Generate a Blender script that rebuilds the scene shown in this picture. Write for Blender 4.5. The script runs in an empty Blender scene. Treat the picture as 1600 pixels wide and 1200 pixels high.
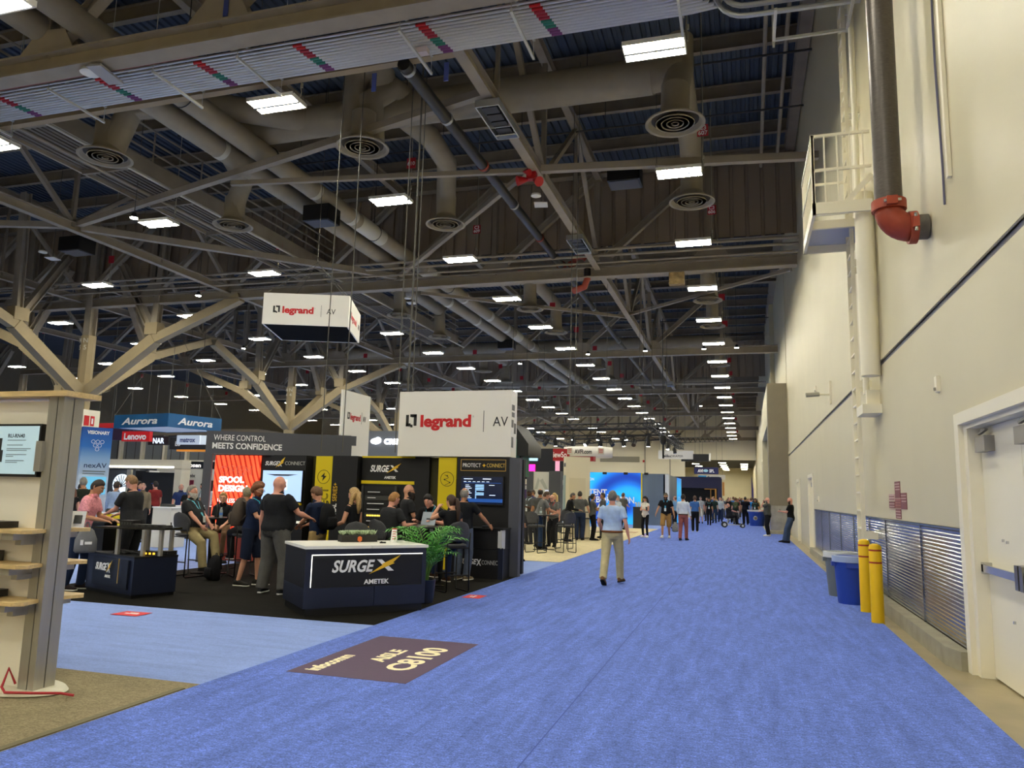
import bpy, bmesh, math, random
from mathutils import Vector, Matrix, Euler
from math import pi, sin, cos, radians as rad
random.seed(7)
S = bpy.context.scene
COL = S.collection
EYE = 1.66                                   # camera height above the carpet

# ---------------------------------------------------------------- camera, world, exposure
cam_d = bpy.data.cameras.new('camera'); cam = bpy.data.objects.new('camera', cam_d); COL.objects.link(cam)
cam_d.sensor_width = 36.0; cam_d.lens = 1187.0 / 1600 * 36.0; cam_d.clip_start = 0.1; cam_d.clip_end = 400
_a, _b, _c = rad(17.066), rad(8.247), rad(-1.392)          # yaw, pitch, roll solved from the vanishing points
_R = Matrix.Rotation(_a, 3, 'Z') @ Matrix.Rotation(_b, 3, 'X') @ Matrix.Rotation(_c, 3, 'Y') @ Matrix.Rotation(pi/2, 3, 'X')
cam.matrix_world = Matrix.Translation((0, 0, EYE)) @ _R.to_4x4()
S.camera = cam
W = bpy.data.worlds.new('hall_air'); S.world = W; W.use_nodes = True
W.node_tree.nodes['Background'].inputs[0].default_value = (0.95, 0.97, 1.0, 1); W.node_tree.nodes['Background'].inputs[1].default_value = 0.10
S.view_settings.view_transform = 'Standard'; S.view_settings.look = 'None'; S.view_settings.gamma = 1.0
S.view_settings.use_curve_mapping = False; S.view_settings.exposure = 1.85
LAMP = 34.0                                   # emission of the hanging fixtures

# ---------------------------------------------------------------- materials
def lin(c):
    if isinstance(c, str): c = tuple(int(c[i:i+2], 16)/255 for i in (0, 2, 4))
    return tuple((v/12.92 if v <= .04045 else ((v+.055)/1.055)**2.4) for v in c)
_M = {}
def mat(name, c, rough=.6, metal=0., emit=0., noise=0., nscale=8., bump=0., bscale=60., stretch=(1,1,1), spec=.5, alpha=1., trans=0.):
    if name in _M: return _M[name]
    m = bpy.data.materials.new(name); m.use_nodes = True; nt = m.node_tree; b = nt.nodes['Principled BSDF']
    col = lin(c); b.inputs['Base Color'].default_value = (*col, 1); b.inputs['Roughness'].default_value = rough
    b.inputs['Metallic'].default_value = metal; b.inputs['Specular IOR Level'].default_value = spec
    if alpha < 1: b.inputs['Alpha'].default_value = alpha
    if trans: b.inputs['Transmission Weight'].default_value = trans
    if emit: b.inputs['Emission Color'].default_value = (*col, 1); b.inputs['Emission Strength'].default_value = emit
    if noise or bump:
        tc = nt.nodes.new('ShaderNodeTexCoord'); mp = nt.nodes.new('ShaderNodeMapping'); mp.inputs['Scale'].default_value = stretch
        nt.links.new(tc.outputs['Object'], mp.inputs[0])
    if noise:
        n = nt.nodes.new('ShaderNodeTexNoise'); n.inputs['Scale'].default_value = nscale; n.inputs['Detail'].default_value = 6
        nt.links.new(mp.outputs[0], n.inputs['Vector'])
        r = nt.nodes.new('ShaderNodeValToRGB'); r.color_ramp.elements[0].position = .3; r.color_ramp.elements[1].position = .7
        r.color_ramp.elements[0].color = (*[v*(1-noise) for v in col], 1); r.color_ramp.elements[1].color = (*[min(1, v*(1+noise)) for v in col], 1)
        nt.links.new(n.outputs[0], r.inputs[0]); nt.links.new(r.outputs[0], b.inputs['Base Color'])
    if bump:
        n2 = nt.nodes.new('ShaderNodeTexNoise'); n2.inputs['Scale'].default_value = bscale; nt.links.new(mp.outputs[0], n2.inputs['Vector'])
        bp = nt.nodes.new('ShaderNodeBump'); bp.inputs['Strength'].default_value = bump; bp.inputs['Distance'].default_value = .01
        nt.links.new(n2.outputs[0], bp.inputs['Height']); nt.links.new(bp.outputs[0], b.inputs['Normal'])
    _M[name] = m; return m
def carpet(name, c, streak=.16, fibre=.3, along=(1,1,1)):
    """cut-pile carpet: fine fibre speckle and broad brushed streaks"""
    m = bpy.data.materials.new(name); m.use_nodes = True; nt = m.node_tree; b = nt.nodes['Principled BSDF']
    b.inputs['Roughness'].default_value = .95; b.inputs['Specular IOR Level'].default_value = .15
    col = lin(c); tc = nt.nodes.new('ShaderNodeTexCoord')
    def noise(sc, st, det):
        mp = nt.nodes.new('ShaderNodeMapping'); mp.inputs['Scale'].default_value = st; nt.links.new(tc.outputs['Object'], mp.inputs[0])
        n = nt.nodes.new('ShaderNodeTexNoise'); n.inputs['Scale'].default_value = sc; n.inputs['Detail'].default_value = det
        n.inputs['Roughness'].default_value = .65; nt.links.new(mp.outputs[0], n.inputs['Vector']); return n.outputs[0]
    a = noise(3.0, along, 6); f = noise(75, (1, 1, 1), 3); g = noise(22, (.8, 1.6, 1), 5)
    def mr(src, lo, hi):
        r = nt.nodes.new('ShaderNodeMapRange'); r.inputs[1].default_value = .3; r.inputs[2].default_value = .7
        r.inputs[3].default_value = lo; r.inputs[4].default_value = hi; nt.links.new(src, r.inputs[0]); return r.outputs[0]
    def mul(p, q):
        k = nt.nodes.new('ShaderNodeMath'); k.operation = 'MULTIPLY'; nt.links.new(p, k.inputs[0]); nt.links.new(q, k.inputs[1]); return k.outputs[0]
    v = mul(mul(mr(a, 1-streak, 1+streak), mr(f, 1-fibre, 1+fibre)), mr(g, 1-fibre*.6, 1+fibre*.6))
    vm = nt.nodes.new('ShaderNodeVectorMath'); vm.operation = 'SCALE'; vm.inputs[0].default_value = col; nt.links.new(v, vm.inputs['Scale'])
    nt.links.new(vm.outputs[0], b.inputs['Base Color']); _M[name] = m; return m

# ---------------------------------------------------------------- mesh collector
class MB:
    def __init__(s): s.v = []; s.f = []; s.mi = []; s.k = 0
    def _add(s, vs, fs):
        n = len(s.v); s.v += [tuple(p) for p in vs]; s.f += [tuple(i+n for i in f) for f in fs]; s.mi += [s.k]*len(fs); return s
    def box(s, x0, x1, y0, y1, z0, z1):
        return s._add([(x0,y0,z0),(x1,y0,z0),(x1,y1,z0),(x0,y1,z0),(x0,y0,z1),(x1,y0,z1),(x1,y1,z1),(x0,y1,z1)],
                      [(3,2,1,0),(4,5,6,7),(0,1,5,4),(1,2,6,5),(2,3,7,6),(3,0,4,7)])
    def bbox(s, c, d, rz=0., rx=0., ry=0.):
        R = Euler((rx, ry, rz)).to_matrix(); c = Vector(c); h = [q/2 for q in d]; vs = []
        for z in (-1, 1):
            for x, y in ((-1,-1),(1,-1),(1,1),(-1,1)): vs.append(c + R @ Vector((x*h[0], y*h[1], z*h[2])))
        return s._add(vs, [(3,2,1,0),(4,5,6,7),(0,1,5,4),(1,2,6,5),(2,3,7,6),(3,0,4,7)])
    def beam(s, p, q, w, h, up=(0,0,1)):
        p, q = Vector(p), Vector(q); d = (q-p).normalized(); u = Vector(up)
        if abs(d.dot(u)) > .98: u = Vector((0,1,0))
        a = d.cross(u).normalized(); u = a.cross(d).normalized(); vs = []
        for c in (p, q):
            for i, j in ((-1,-1),(1,-1),(1,1),(-1,1)): vs.append(c + a*(i*w/2) + u*(j*h/2))
        return s._add(vs, [(3,2,1,0),(4,5,6,7),(0,1,5,4),(1,2,6,5),(2,3,7,6),(3,0,4,7)])
    def ibeam(s, p, q, w, h, t=.03):
        u = Vector((0,0,1)) if abs((Vector(q)-Vector(p)).normalized().z) < .95 else Vector((0,1,0)); p, q = Vector(p), Vector(q)
        d = (q-p).normalized(); a = d.cross(u).normalized(); n = a.cross(d).normalized()
        s.beam(p+n*(h/2-t/2), q+n*(h/2-t/2), w, t, u); s.beam(p-n*(h/2-t/2), q-n*(h/2-t/2), w, t, u)
        return s.beam(p, q, t, h-2*t, u)
    def tube(s, path, r, n=10, caps=True, closed=False):
        P = [Vector(p) for p in path]; L = len(P); rs = r if isinstance(r, (list, tuple)) else [r]*L
        rings = []; prev = None; vs = []
        for i in range(L):
            if closed: d = P[(i+1) % L] - P[i-1]
            else: d = (P[min(i+1, L-1)] - P[max(i-1, 0)])
            d.normalize()
            if prev is None:
                a = d.orthogonal().normalized()
                if abs(d.z) < .9: a = d.cross(Vector((0,0,1))).normalized()
            else:
                a = (prev - d*prev.dot(d)).normalized()
            prev = a; b = d.cross(a)
            rr = rs[i]
            ra, rb = rr if isinstance(rr, (list, tuple)) else (rr, rr)
            vs += [P[i] + a*(cos(2*pi*k/n)*ra) + b*(sin(2*pi*k/n)*rb) for k in range(n)]
        fs = []
        for i in range(L if closed else L-1):
            j = (i+1) % L
            for k in range(n): fs.append((i*n+k, i*n+(k+1) % n, j*n+(k+1) % n, j*n+k))
        if caps and not closed: fs += [tuple(range(n-1, -1, -1)), tuple((L-1)*n+k for k in range(n))]
        return s._add(vs, fs)
    def cyl(s, p, q, r, n=12, r2=None): return s.tube([p, q], [r, r if r2 is None else r2], n)
    def lathe(s, prof, c=(0,0,0), n=20, ax='z', sx=1., sy=1.):
        vs = []; L = len(prof); c = Vector(c)
        for r, z in prof:
            for k in range(n):
                a = 2*pi*k/n; p = (r*cos(a)*sx, r*sin(a)*sy, z)
                if ax == 'y': p = (p[0], p[2], p[1])
                if ax == 'x': p = (p[2], p[0], p[1])
                vs.append(c + Vector(p))
        fs = [(i*n+k, i*n+(k+1) % n, (i+1)*n+(k+1) % n, (i+1)*n+k) for i in range(L-1) for k in range(n)]
        if prof[0][0] > 0: fs.append(tuple(range(n-1, -1, -1)))
        if prof[-1][0] > 0: fs.append(tuple((L-1)*n+k for k in range(n)))
        return s._add(vs, fs)
    def ell(s, c, r, n=12, m=8):
        return s.lathe([(max(1e-4, sin(pi*i/m)), -cos(pi*i/m)*r[2]) for i in range(m+1)], c, n, 'z', r[0], r[1])
    def prism(s, poly, lo, hi, ax='z'):
        n = len(poly)
        f = {'z': lambda p, t: (p[0], p[1], t), 'y': lambda p, t: (p[0], t, p[1]), 'x': lambda p, t: (t, p[0], p[1])}[ax]
        return s._add([f(p, lo) for p in poly] + [f(p, hi) for p in poly],
                      [tuple(range(n-1, -1, -1)), tuple(range(n, 2*n))] + [(i, (i+1) % n, n+(i+1) % n, n+i) for i in range(n)])
    def quad(s, a, b, c, d): return s._add([a, b, c, d], [(0, 1, 2, 3)])
    def xf(s, M):
        s.v = [tuple(M @ Vector(p)) for p in s.v]; return s
    def mesh(s, name, mats, smooth=False):
        me = bpy.data.meshes.new(name); me.from_pydata(s.v, [], s.f)
        for m in (mats if isinstance(mats, (list, tuple)) else [mats]): me.materials.append(m)
        if any(s.mi): me.polygons.foreach_set('material_index', s.mi)
        bm = bmesh.new(); bm.from_mesh(me); bmesh.ops.recalc_face_normals(bm, faces=bm.faces); bm.to_mesh(me); bm.free()
        if smooth is True: me.polygons.foreach_set('use_smooth', [True]*len(me.polygons))
        elif smooth:
            me.polygons.foreach_set('use_smooth', [True]*len(me.polygons)); me.set_sharp_from_angle(angle=rad(smooth))
        me.update(); return me
    def build(s, name, mats, parent=None, smooth=40, **kw):
        o = bpy.data.objects.new(name, s.mesh(name, mats, smooth)); COL.objects.link(o)
        if parent is not None: o.parent = parent
        return tag(o, **kw) if kw else o
def tag(o, label=None, cat=None, group=None, kind=None):
    if label: o['label'] = label
    if cat: o['category'] = cat
    if group: o['group'] = group
    if kind: o['kind'] = kind
    return o
def thing(name, label, cat, loc=(0,0,0), rz=0., group=None):
    o = bpy.data.objects.new(name, None); COL.objects.link(o); o.location = loc; o.rotation_euler = (0, 0, rz); o.empty_display_size = .1
    return tag(o, label, cat, group)
KIDS = lambda o: [c for c in o.children]
def dup(o, loc=None, rz=None, label=None, group=None, parent=None):
    c = o.copy(); COL.objects.link(c)
    if parent is not None: c.parent = parent
    if loc is not None: c.location = loc
    if rz is not None: c.rotation_euler = (0, 0, rz)
    if label: c['label'] = label
    if group: c['group'] = group
    for k in KIDS(o): dup(k, parent=c)
    return c
FACE = {'-y': (pi/2, 0, 0), '+x': (pi/2, 0, pi/2), '-x': (pi/2, 0, -pi/2), '+y': (pi/2, 0, pi), 'up': (0, 0, 0)}
def text(body, size, loc, m, parent=None, face='-y', bold=0., shear=0., align='LEFT', depth=.004, name='lettering', width=None, rot=None, space=1., squash=None, outline=False):
    """lettering as a thin solid mesh; width stretches the line to that length"""
    cu = bpy.data.curves.new('t', 'FONT'); cu.body = body; cu.size = size; cu.align_x = align; cu.offset = bold; cu.shear = shear
    cu.extrude = depth/2; cu.space_character = space; cu.resolution_u = 3
    if outline: cu.fill_mode = 'NONE'; cu.extrude = 0; cu.bevel_depth = .006; cu.bevel_resolution = 0
    t = bpy.data.objects.new('t', cu); COL.objects.link(t); dg = bpy.context.evaluated_depsgraph_get()
    me = bpy.data.meshes.new_from_object(t.evaluated_get(dg)); bpy.data.objects.remove(t); bpy.data.curves.remove(cu)
    if width and len(me.vertices):
        xs = [v.co.x for v in me.vertices]; k = width/max(1e-6, max(xs)-min(xs)); x0 = min(xs) if align == 'LEFT' else 0
        for v in me.vertices: v.co.x = (v.co.x-x0)*k
    if squash:
        for v in me.vertices: v.co.y *= squash
    me.materials.clear(); me.materials.append(m)
    o = bpy.data.objects.new(name, me); COL.objects.link(o); o.location = loc; o.rotation_euler = rot or FACE[face]
    if parent is not None: o.parent = parent
    return o
ORD = 'first second third fourth fifth sixth seventh eighth ninth tenth eleventh twelfth thirteenth fourteenth fifteenth sixteenth seventeenth eighteenth nineteenth twentieth'.split()
white = mat('white_paint', 'EFEBDD', .55); offwhite = mat('cream_paint', 'F2EBD2', .5); black = mat('black_plastic', '0B0B0D', .45)
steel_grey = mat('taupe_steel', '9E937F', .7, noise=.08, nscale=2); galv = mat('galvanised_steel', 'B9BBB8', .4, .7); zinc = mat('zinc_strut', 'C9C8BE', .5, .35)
red = mat('signal_red', 'C4161C', .45); orange_red = mat('primer_red', 'A5442A', .5, noise=.12, nscale=6); whitep = mat('white_ink', 'FFFFFF', .5)
dark_steel = mat('dark_steel_pipe', '3C3A37', .35, .5); glow = mat('lamp_diffuser', (1, .98, .905), .5, emit=LAMP); wire = mat('cable_grey', '57544C', .6)
chrome = mat('chrome', 'C8C8C6', .2, .9); yellow = mat('safety_yellow', 'F2C200', .45); wood = mat('light_oak', 'C9A874', .5, noise=.15, nscale=5, stretch=(1, 12, 12))
# ---------------------------------------------------------------- floor and carpets
ZD = 16.2                                     # roof deck
conc = mat('polished_concrete', '9C8F6E', .35, noise=.2, nscale=1.6, bump=.05)
MB().box(-75, 6, -34, 190, -.2, 0).build('floor', conc, kind='structure')
c_aisle = carpet('aisle_blue_pile', '647BCB', .19, .46, (2.6, .35, 1))
c_cross = carpet('cross_blue_pile', '8AA0DA', .10, .12, (.35, 2.6, 1))
c_grey = carpet('olive_grey_pile', '8E8368', .12, .3); c_black = carpet('black_pile', '15130F', .3, .5, (.4, 2.5, 1)); c_tan = carpet('beige_pile', 'D6C9A2', .12, .25)
def sheet(name, x0, x1, y0, y1, z, m, label, t=.006): return MB().box(x0, x1, y0, y1, z-t, z).build(name, m, label=label, cat='carpet')
MB().prism([(-4.42, -20), (1.8, -20), (1.8, 40.6), (1.05, 40.6), (1.05, 124), (-4.42, 124)], .002, .012).build('aisle_carpet', c_aisle, label='deep blue carpet runner of the wide aisle beside the white wall', cat='carpet')
sheet('cross_aisle_carpet', -74.9, -4.43, 5.68, 100, .006, c_cross, 'paler blue carpet of the cross aisle in front of the black booth', .005)
sheet('booth_carpet', -16, -4.43, -6, 5.67, .009, c_grey, 'olive grey booth carpet under the shelf display', .008)
sheet('booth_carpet', -10.75, -4.44, 8.87, 15.35, .012, c_black, 'black booth carpet under the dark reception desk', .005)
sheet('booth_carpet', -11.5, -4.44, 18.9, 41.5, .012, c_tan, 'beige booth carpet under the bar stools', .005)
MB().box(-4.50, -4.44, -6, 5.5, .009, .016).build('carpet_edge_strip', mat('tape_dark', '6F674F', .8), label='dark trim strip along the edge of the olive grey carpet', cat='trim strip')
# far floor seam in the aisle carpet
MB().box(-1.36, -1.35, 3, 124, .0120, .0126).build('carpet_seam', mat('seam_blue', '3F55A8', .9), label='thin lengthwise seam down the middle of the blue aisle carpet', cat='carpet seam')

# ---------------------------------------------------------------- right wall
wallm = mat('painted_wall', 'D3CAA8', .45, noise=.03, nscale=.6); rev = mat('reveal_shadow_gap', '8C8C94', .6)
WX = 2.15
W_ = MB()
W_.box(WX, 3.0, 9.02, 26.9, 1.42, 3.86).box(WX, 3.0, -33, 6.2, 0, 3.86).box(WX, 3.0, 6.2, 8.86, 2.5, 3.86).box(WX, 3.0, 8.86, 9.02, 0, 3.86)
W_.box(WX, 3.0, 28.7, 33.2, 0, 3.86).box(WX, 3.0, 26.9, 28.7, 2.5, 3.86).box(WX, 3.0, 34.8, 41, 0, 3.86).box(WX, 3.0, 33.2, 34.8, 2.5, 3.86)
W_.box(WX+.06, 3.0, -33, 41, 3.86, 3.94).box(WX+.015, 3.0, -33, 41, 3.94, ZD).box(WX-.012, WX+.03, -33, 41, 3.94, 4.12)
W_.box(WX+.25, 3.0, 9.02, 26.9, 0, 1.42)
W_.build('wall_right', wallm, kind='structure')
MB().box(1.85, 3.0, 55, 125, 0, ZD).build('wall_right_far', wallm, kind='structure'); MB().box(WX, 3.0, 41, 55, 7.66, ZD).box(1.76, 3.0, 42.6, 55, 0, 7.6).build('wall_right_middle', wallm, kind='structure')
MB().box(WX+.03, WX+.062, -33, 41, 3.862, 3.938).build('trim_1', rev, kind='structure')
# concrete curb with a chamfered end
cb = mat('curb_concrete', '9C9680', .75, noise=.15, nscale=4); cbt = mat('curb_top', 'CFC39B', .8, noise=.15, nscale=5)
k = MB(); k.prism([(WX-.001, 8.98), (WX-.001, 26.85), (1.98, 26.85), (1.98, 9.25), (2.06, 8.98)], 0, .19)
k.build('concrete_curb', cb, label='low grey concrete curb under the metal louvre panels', cat='curb')
# metal louvre screen: panels of slats
lv = mat('louvre_metal', 'A4A8B2', .2, .95, noise=.1, nscale=3); lvb = mat('louvre_back', '5D616E', .3, .7)
y = 9.03; n = 0
seams = [9.03, 11.02, 13.6, 15.3, 17.4, 19.7, 22.2, 24.4, 26.85]
for i in range(8):
    y0, y1 = seams[i], seams[i+1]
    t = thing('louvre_panel', ORD[i]+' grey metal louvre panel above the curb, counted from the big double door', 'louvre panel', (WX, y0, .19), 0, 'louvre panels along the white wall')
    m = MB(); nz = 27
    for j in range(nz):
        z = .02 + j*(1.19/nz); m.beam((.004, .012, z+.008), (.004, y1-y0-.012, z+.008), .008, .024, (-.16, 0, 1)); m.beam((.004, .012, z+.028), (.004, y1-y0-.012, z+.028), .006, .016, (.9, 0, 1))
    m.build('slats', lv, t)
    MB().box(.03, .04, .0, y1-y0, 0, 1.22).build('back_sheet', lvb, t)
    MB().box(-.012, .03, 0, .012, 0, 1.22).box(-.012, .03, y1-y0-.012, y1-y0, 0, 1.22).box(-.012, .03, 0, y1-y0, 1.205, 1.225).build('frame', lv, t)
# near double door with deep painted frame
def door(n, y0, y1, h, leaves, closer=True, bar=True):
    t = bpy.data.objects.new('door_%d' % n, None); COL.objects.link(t); t['kind'] = 'structure'; t.location = (WX, y0, 0)
    L = y1-y0; f = MB()
    f.box(-.03, .2, L-.02, L+.13, 0, h+.12).box(-.03, .2, -.13, .02, 0, h+.12).box(-.03, .2, .02, L-.02, h, h+.12)
    f.box(.02, .2, L-.14, L-.02, 0, h).box(.02, .2, .02, .14, 0, h).box(.02, .2, .14, L-.14, h-.05, h)
    f.build('frame', offwhite, t)
    g = (L-.28)/leaves
    for i in range(leaves):
        a = .14+i*g; lf = MB().box(.14, .19, a+.004, a+g-.004, .02, h-.055).build('leaf', offwhite, t)
        if bar:
            b = MB(); b.box(.06, .09, a+.06, a+g-.06, 1.02, 1.09); b.box(.06, .14, a+.05, a+.12, 1.0, 1.11).box(.06, .14, a+g-.12, a+g-.05, 1.0, 1.11); b.build('push_bar', chrome, lf)
            hb = MB(); hb.box(.05, .14, (a+.02 if i else a+g-.10), (a+.10 if i else a+g-.02), .95, 1.16); hb.build('latch_case', mat('dull_chrome', '8B8880', .3, .8), lf)
        if closer:
            c = MB(); yy = a+g-.45; c.box(.05, .14, yy, yy+.32, h-.3, h-.15).beam((.08, yy+.25, h-.12), (.08, yy+.02, h-.09), .03, .02); c.build('closer', mat('closer_grey', '9C978C', .4, .4), lf)
        if n == 1:
            s = MB()
            for yy, z in ((a+.5, 1.32), (a+.62, 1.33), (a+.45, .62)): s.box(.12, .14, yy, yy+.016, z, z+.025)
            s.build('stud', chrome, lf)
    return t
door(1, 6.25, 8.86, 2.48, 2)
door(2, 26.95, 28.65, 2.45, 2, True, False)
door(3, 33.25, 34.75, 2.45, 2, True, False)
# far wing wall and dark portal box
tp = mat('taupe_panel', '857B66', .6, noise=.04, nscale=2)
t = thing('partition_portal', 'tall taupe portal of the folded partition standing out from the white wall', 'portal', (1.2, 41, 0))
MB().box(0, .945, 0, 1.5, 1.42, 7.64).build('near_pier', tp, t); MB().box(0, .54, 1.5, 13, 5.6, 7.64).build('lintel', wallm, t); MB().box(0, .54, 13, 14, 0, 5.6).build('back_pier', wallm, t)
MB().box(.5, .54, 1.5, 13, 0, 5.6).build('folded_leaf', mat('leaf_dark', '6A6252', .6), t, label='darker folded leaf in the recess')
MB().box(.02, .93, -.02, 1.5, .16, 1.41).build('kick_panel', mat('brushed_sheet', 'B7B4AA', .25, .8, noise=.2, nscale=3), t, label='brushed metal kick panel')
MB().box(-.1, .93, -.3, 1.5, 0, .16).build('plinth', cb, t)
t = thing('service_window', 'taupe shuttered opening with a white rail on the far white wall', 'shutter', (1.79, 66, 0)); MB().box(.02, .05, 0, 14, 1.8, 4.2).box(.02, .05, 0, 14, 5.6, 6.6).build('shutter', tp, t)
b_ = MB()
for i in range(8): b_.box(-.1, .05, i*2, i*2+.2, 4.2, 5.6)
b_.box(-.1, .05, 0, 14.2, 4.2, 4.4).box(-.1, .05, 0, 14.2, 5.4, 5.6); b_.build('railing', offwhite, t)
# far wall with the tall opening into the next hall
fw = MB(); YF = 125
fw.box(-75, -35, YF, YF+.6, 0, ZD).box(-35, -29.5, YF, YF+.6, 6.9, ZD).box(-29.5, -9.1, YF, YF+.6, 0, ZD).box(-9.1, 1.84, YF, YF+.6, 7.8, ZD).box(-9.4, 1.84, YF-.25, YF, 7.8, 8.5)
fw.build('wall_far', mat('far_wall_paint', 'E8E2CE', .6), kind='structure')
MB().box(-75.5, -75, -33.5, 190, 0, ZD).build('wall_left', tp, kind='structure')
MB().box(-75, 3, -33.5, -33, 0, ZD).build('wall_near', wallm, kind='structure')
MB().box(-40, 3, 168, 168.5, 0, 8.5).build('wall_far_beyond', wallm, kind='structure')
MB().box(1.75, 2.2, 125, 188, 0, ZD).build('wall_right_beyond', wallm, kind='structure')
MB().box(-40, 3, 125.6, 168, 8.25, 8.5).build('ceiling_beyond', mat('dark_deck', '20222A', .8), kind='structure')

# ---------------------------------------------------------------- things on the right wall
# big dark pipe with grooved elbow
t = thing('drain_pipe', 'large dark brown steel pipe dropping down the white wall with a red elbow', 'pipe', (1.74, 9.75, 4.93))
MB().cyl((0, 0, .36), (0, 0, ZD-4.93), .155, 24).build('riser', mat('brown_steel_pipe', '57504A', .38, .3, noise=.25, nscale=14, stretch=(1, 1, 9), bump=.1, bscale=30), t)
el = MB(); R0 = .24
el.tube([(R0 - R0*cos(a), 0, .25 - R0*sin(a) - .0) for a in [i*pi/2/8 for i in range(9)]], .165, 20); el.build('elbow', orange_red, t, True)
MB().cyl((R0, 0, .01), (.41, 0, .01), .15, 24).build('stub', mat('stub_steel', '6A675F', .5, .4, noise=.25, nscale=9), t)
for p, q, nm in (((0, 0, .24), (0, 0, .36), 0), ((.2, 0, .01), (.29, 0, .01), 1)):
    c = MB(); c.cyl(p, q, .195, 20)
    if nm == 0: c.box(-.06, .06, -.24, -.18, .25, .35).box(-.06, .06, .18, .24, .25, .35)
    else: c.box(.21, .28, -.24, -.18, -.05, .07).box(.21, .28, .18, .24, -.05, .07)
    cc = c.build('coupling', orange_red, t)
    b = MB(); b.cyl(*(((-.09, -.21, .3), (.1, -.21, .3)) if nm == 0 else ((.245, -.21, -.1), (.245, -.21, .12))), .022, 8); b.build('bolt', chrome, cc)
# ladder with platform
t = thing('wall_ladder', 'tall white steel ladder fixed to the wall behind the yellow bollards', 'ladder', (1.93, 14.35, .45))
for yy in (0, .5): MB().box(-.035, .035, yy-.008, yy+.008, 0, 12.5).build('rail', offwhite, t)
for j in range(41): MB().box(-.025, .025, .008, .492, .15+j*.305, .178+j*.305).build('rung', offwhite, t)
for z in (.6, 3.2, 5.4, 8.3, 10.6):
    MB().box(0, .22, -.02, .02, z, z+.12).build('bracket', offwhite, t); MB().box(0, .22, .48, .52, z, z+.12).build('bracket', offwhite, t)
t = thing('ladder_landing', 'white railed steel landing high on the wall beside the ladder', 'platform', (1.18, 13.1, 6.42))
MB().box(0, .92, 0, .06, 0, .2).box(0, .05, 0, 2.2, 0, .2).box(0, .92, 2.14, 2.2, 0, .2).box(0, .92, .9, .96, .05, .2).build('frame', offwhite, t)
MB().box(.02, .92, .95, 2.15, .14, .17).build('floor_plate', mat('plate_blue_grey', 'B8BCC8', .6), t)
r = MB()
for z in (.75, 1.36): r.box(0, .05, 0, 2.2, z, z+.05).box(0, .92, 0, .045, z, z+.045).box(0, .92, 2.15, 2.2, z, z+.045)
r.build('handrail', offwhite, t)
b = MB()
for i in range(13): b.box(.01, .04, i*.18, i*.18+.025, .2, 1.4)
b.box(.0, .05, 0, .05, .2, 1.4)
for i in range(1, 5): b.box(i*.2, i*.2+.025, .01, .035, .2, 1.36)
b.build('baluster', offwhite, t)
MB().beam((.45, .03, .1), (.93, .03, .62), .05, .08).build('brace', offwhite, t)
t = thing('wall_duct', 'white round pipe running down the wall beside the ladder', 'pipe', (2.0, 13.35, 3.7))
MB().cyl((0, 0, 0), (0, 0, 3.1), .15, 18).build('riser', offwhite, t); MB().cyl((-.02, .42, -.25), (-.02, .42, 9), .05, 12).build('conduit', offwhite, t)
MB().box(-.14, .15, .05, .75, -.6, -.45).build('bracket', offwhite, t); MB().box(-.05, .15, .2, .3, -.45, -.2).build('bracket', offwhite, t)
MB().tube([(2.145, 8.95 + .03*sin(z*2.1), z) for z in [4.9+i*.35 for i in range(20)]], .012, 6).build('wall_cable', mat('violet_cable', '5A5872', .6), label='thin dark cable hanging down the wall above the pipe stub', cat='cable')
MB().box(2.12, 2.16, 8.62, 8.7, 5.1, 10).build('wall_conduit', offwhite, label='thin white conduit climbing the wall past the pipe stub', cat='conduit')
# outlets, camera
for y, z, lb in ((9.63, 3.02, 'small white outlet box on the wall high above the louvre panels near the door'), (24.6, 5.05, 'small white box high on the wall beyond the ladder'), (24.9, 1.74, 'slim white switch plate above the far louvre panels')):
    t = thing('outlet_box', lb, 'outlet box', (WX, y, z)); MB().box(-.04, .0, -.05, .05, -.09, .09).build('plate', offwhite, t); MB().box(-.06, -.04, -.02, .02, -.07, -.04).build('socket', mat('socket_grey', '8C8878', .6), t)
t = thing('security_camera', 'grey security camera on a bracket high on the wall beyond the ladder', 'camera', (WX, 20.6, 4.35))
MB().box(-.05, .0, -.03, .03, -.25, .35).build('bracket', offwhite, t); MB().cyl((0, 0, .0), (-.42, -.1, 0), .02, 8).build('arm', offwhite, t); MB().cyl((-.62, -.12, -.02), (-.3, -.1, .0), .055, 12).build('housing', mat('cam_grey', 'A8A593', .5), t)
# fire point sign: a cross of maroon stickers
t = thing('wall_stickers', 'cross of small maroon notice stickers on the wall above the louvre panels', 'sign', (WX-.004, 12.42, 1.68))
mar = mat('maroon_sticker', '7E3B3B', .5); pk = mat('pale_sticker', 'C9A9A0', .5)
for dy, z0, z1, w, m in ((0, .06, .30, .40, mar), (0, -.09, .05, .42, mat('rose_sticker', 'A5625A', .5)), (0, -.24, -.10, .40, mar), (.48, .02, .12, .46, pk), (.48, -.09, .01, .46, mar), (-.44, -.10, .13, .40, mar)):
    s = MB().box(-.004, .003, dy-w/2, dy+w/2, z0, z1).build('sticker', m, t)
    for i in range(3): MB().box(-.006, -.004, dy-w/2+.015, dy+w/2-.02*(i+1), z1-.045-.04*i, z1-.03-.04*i).build('text_line', pk if m is mar else mar, s)
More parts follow.
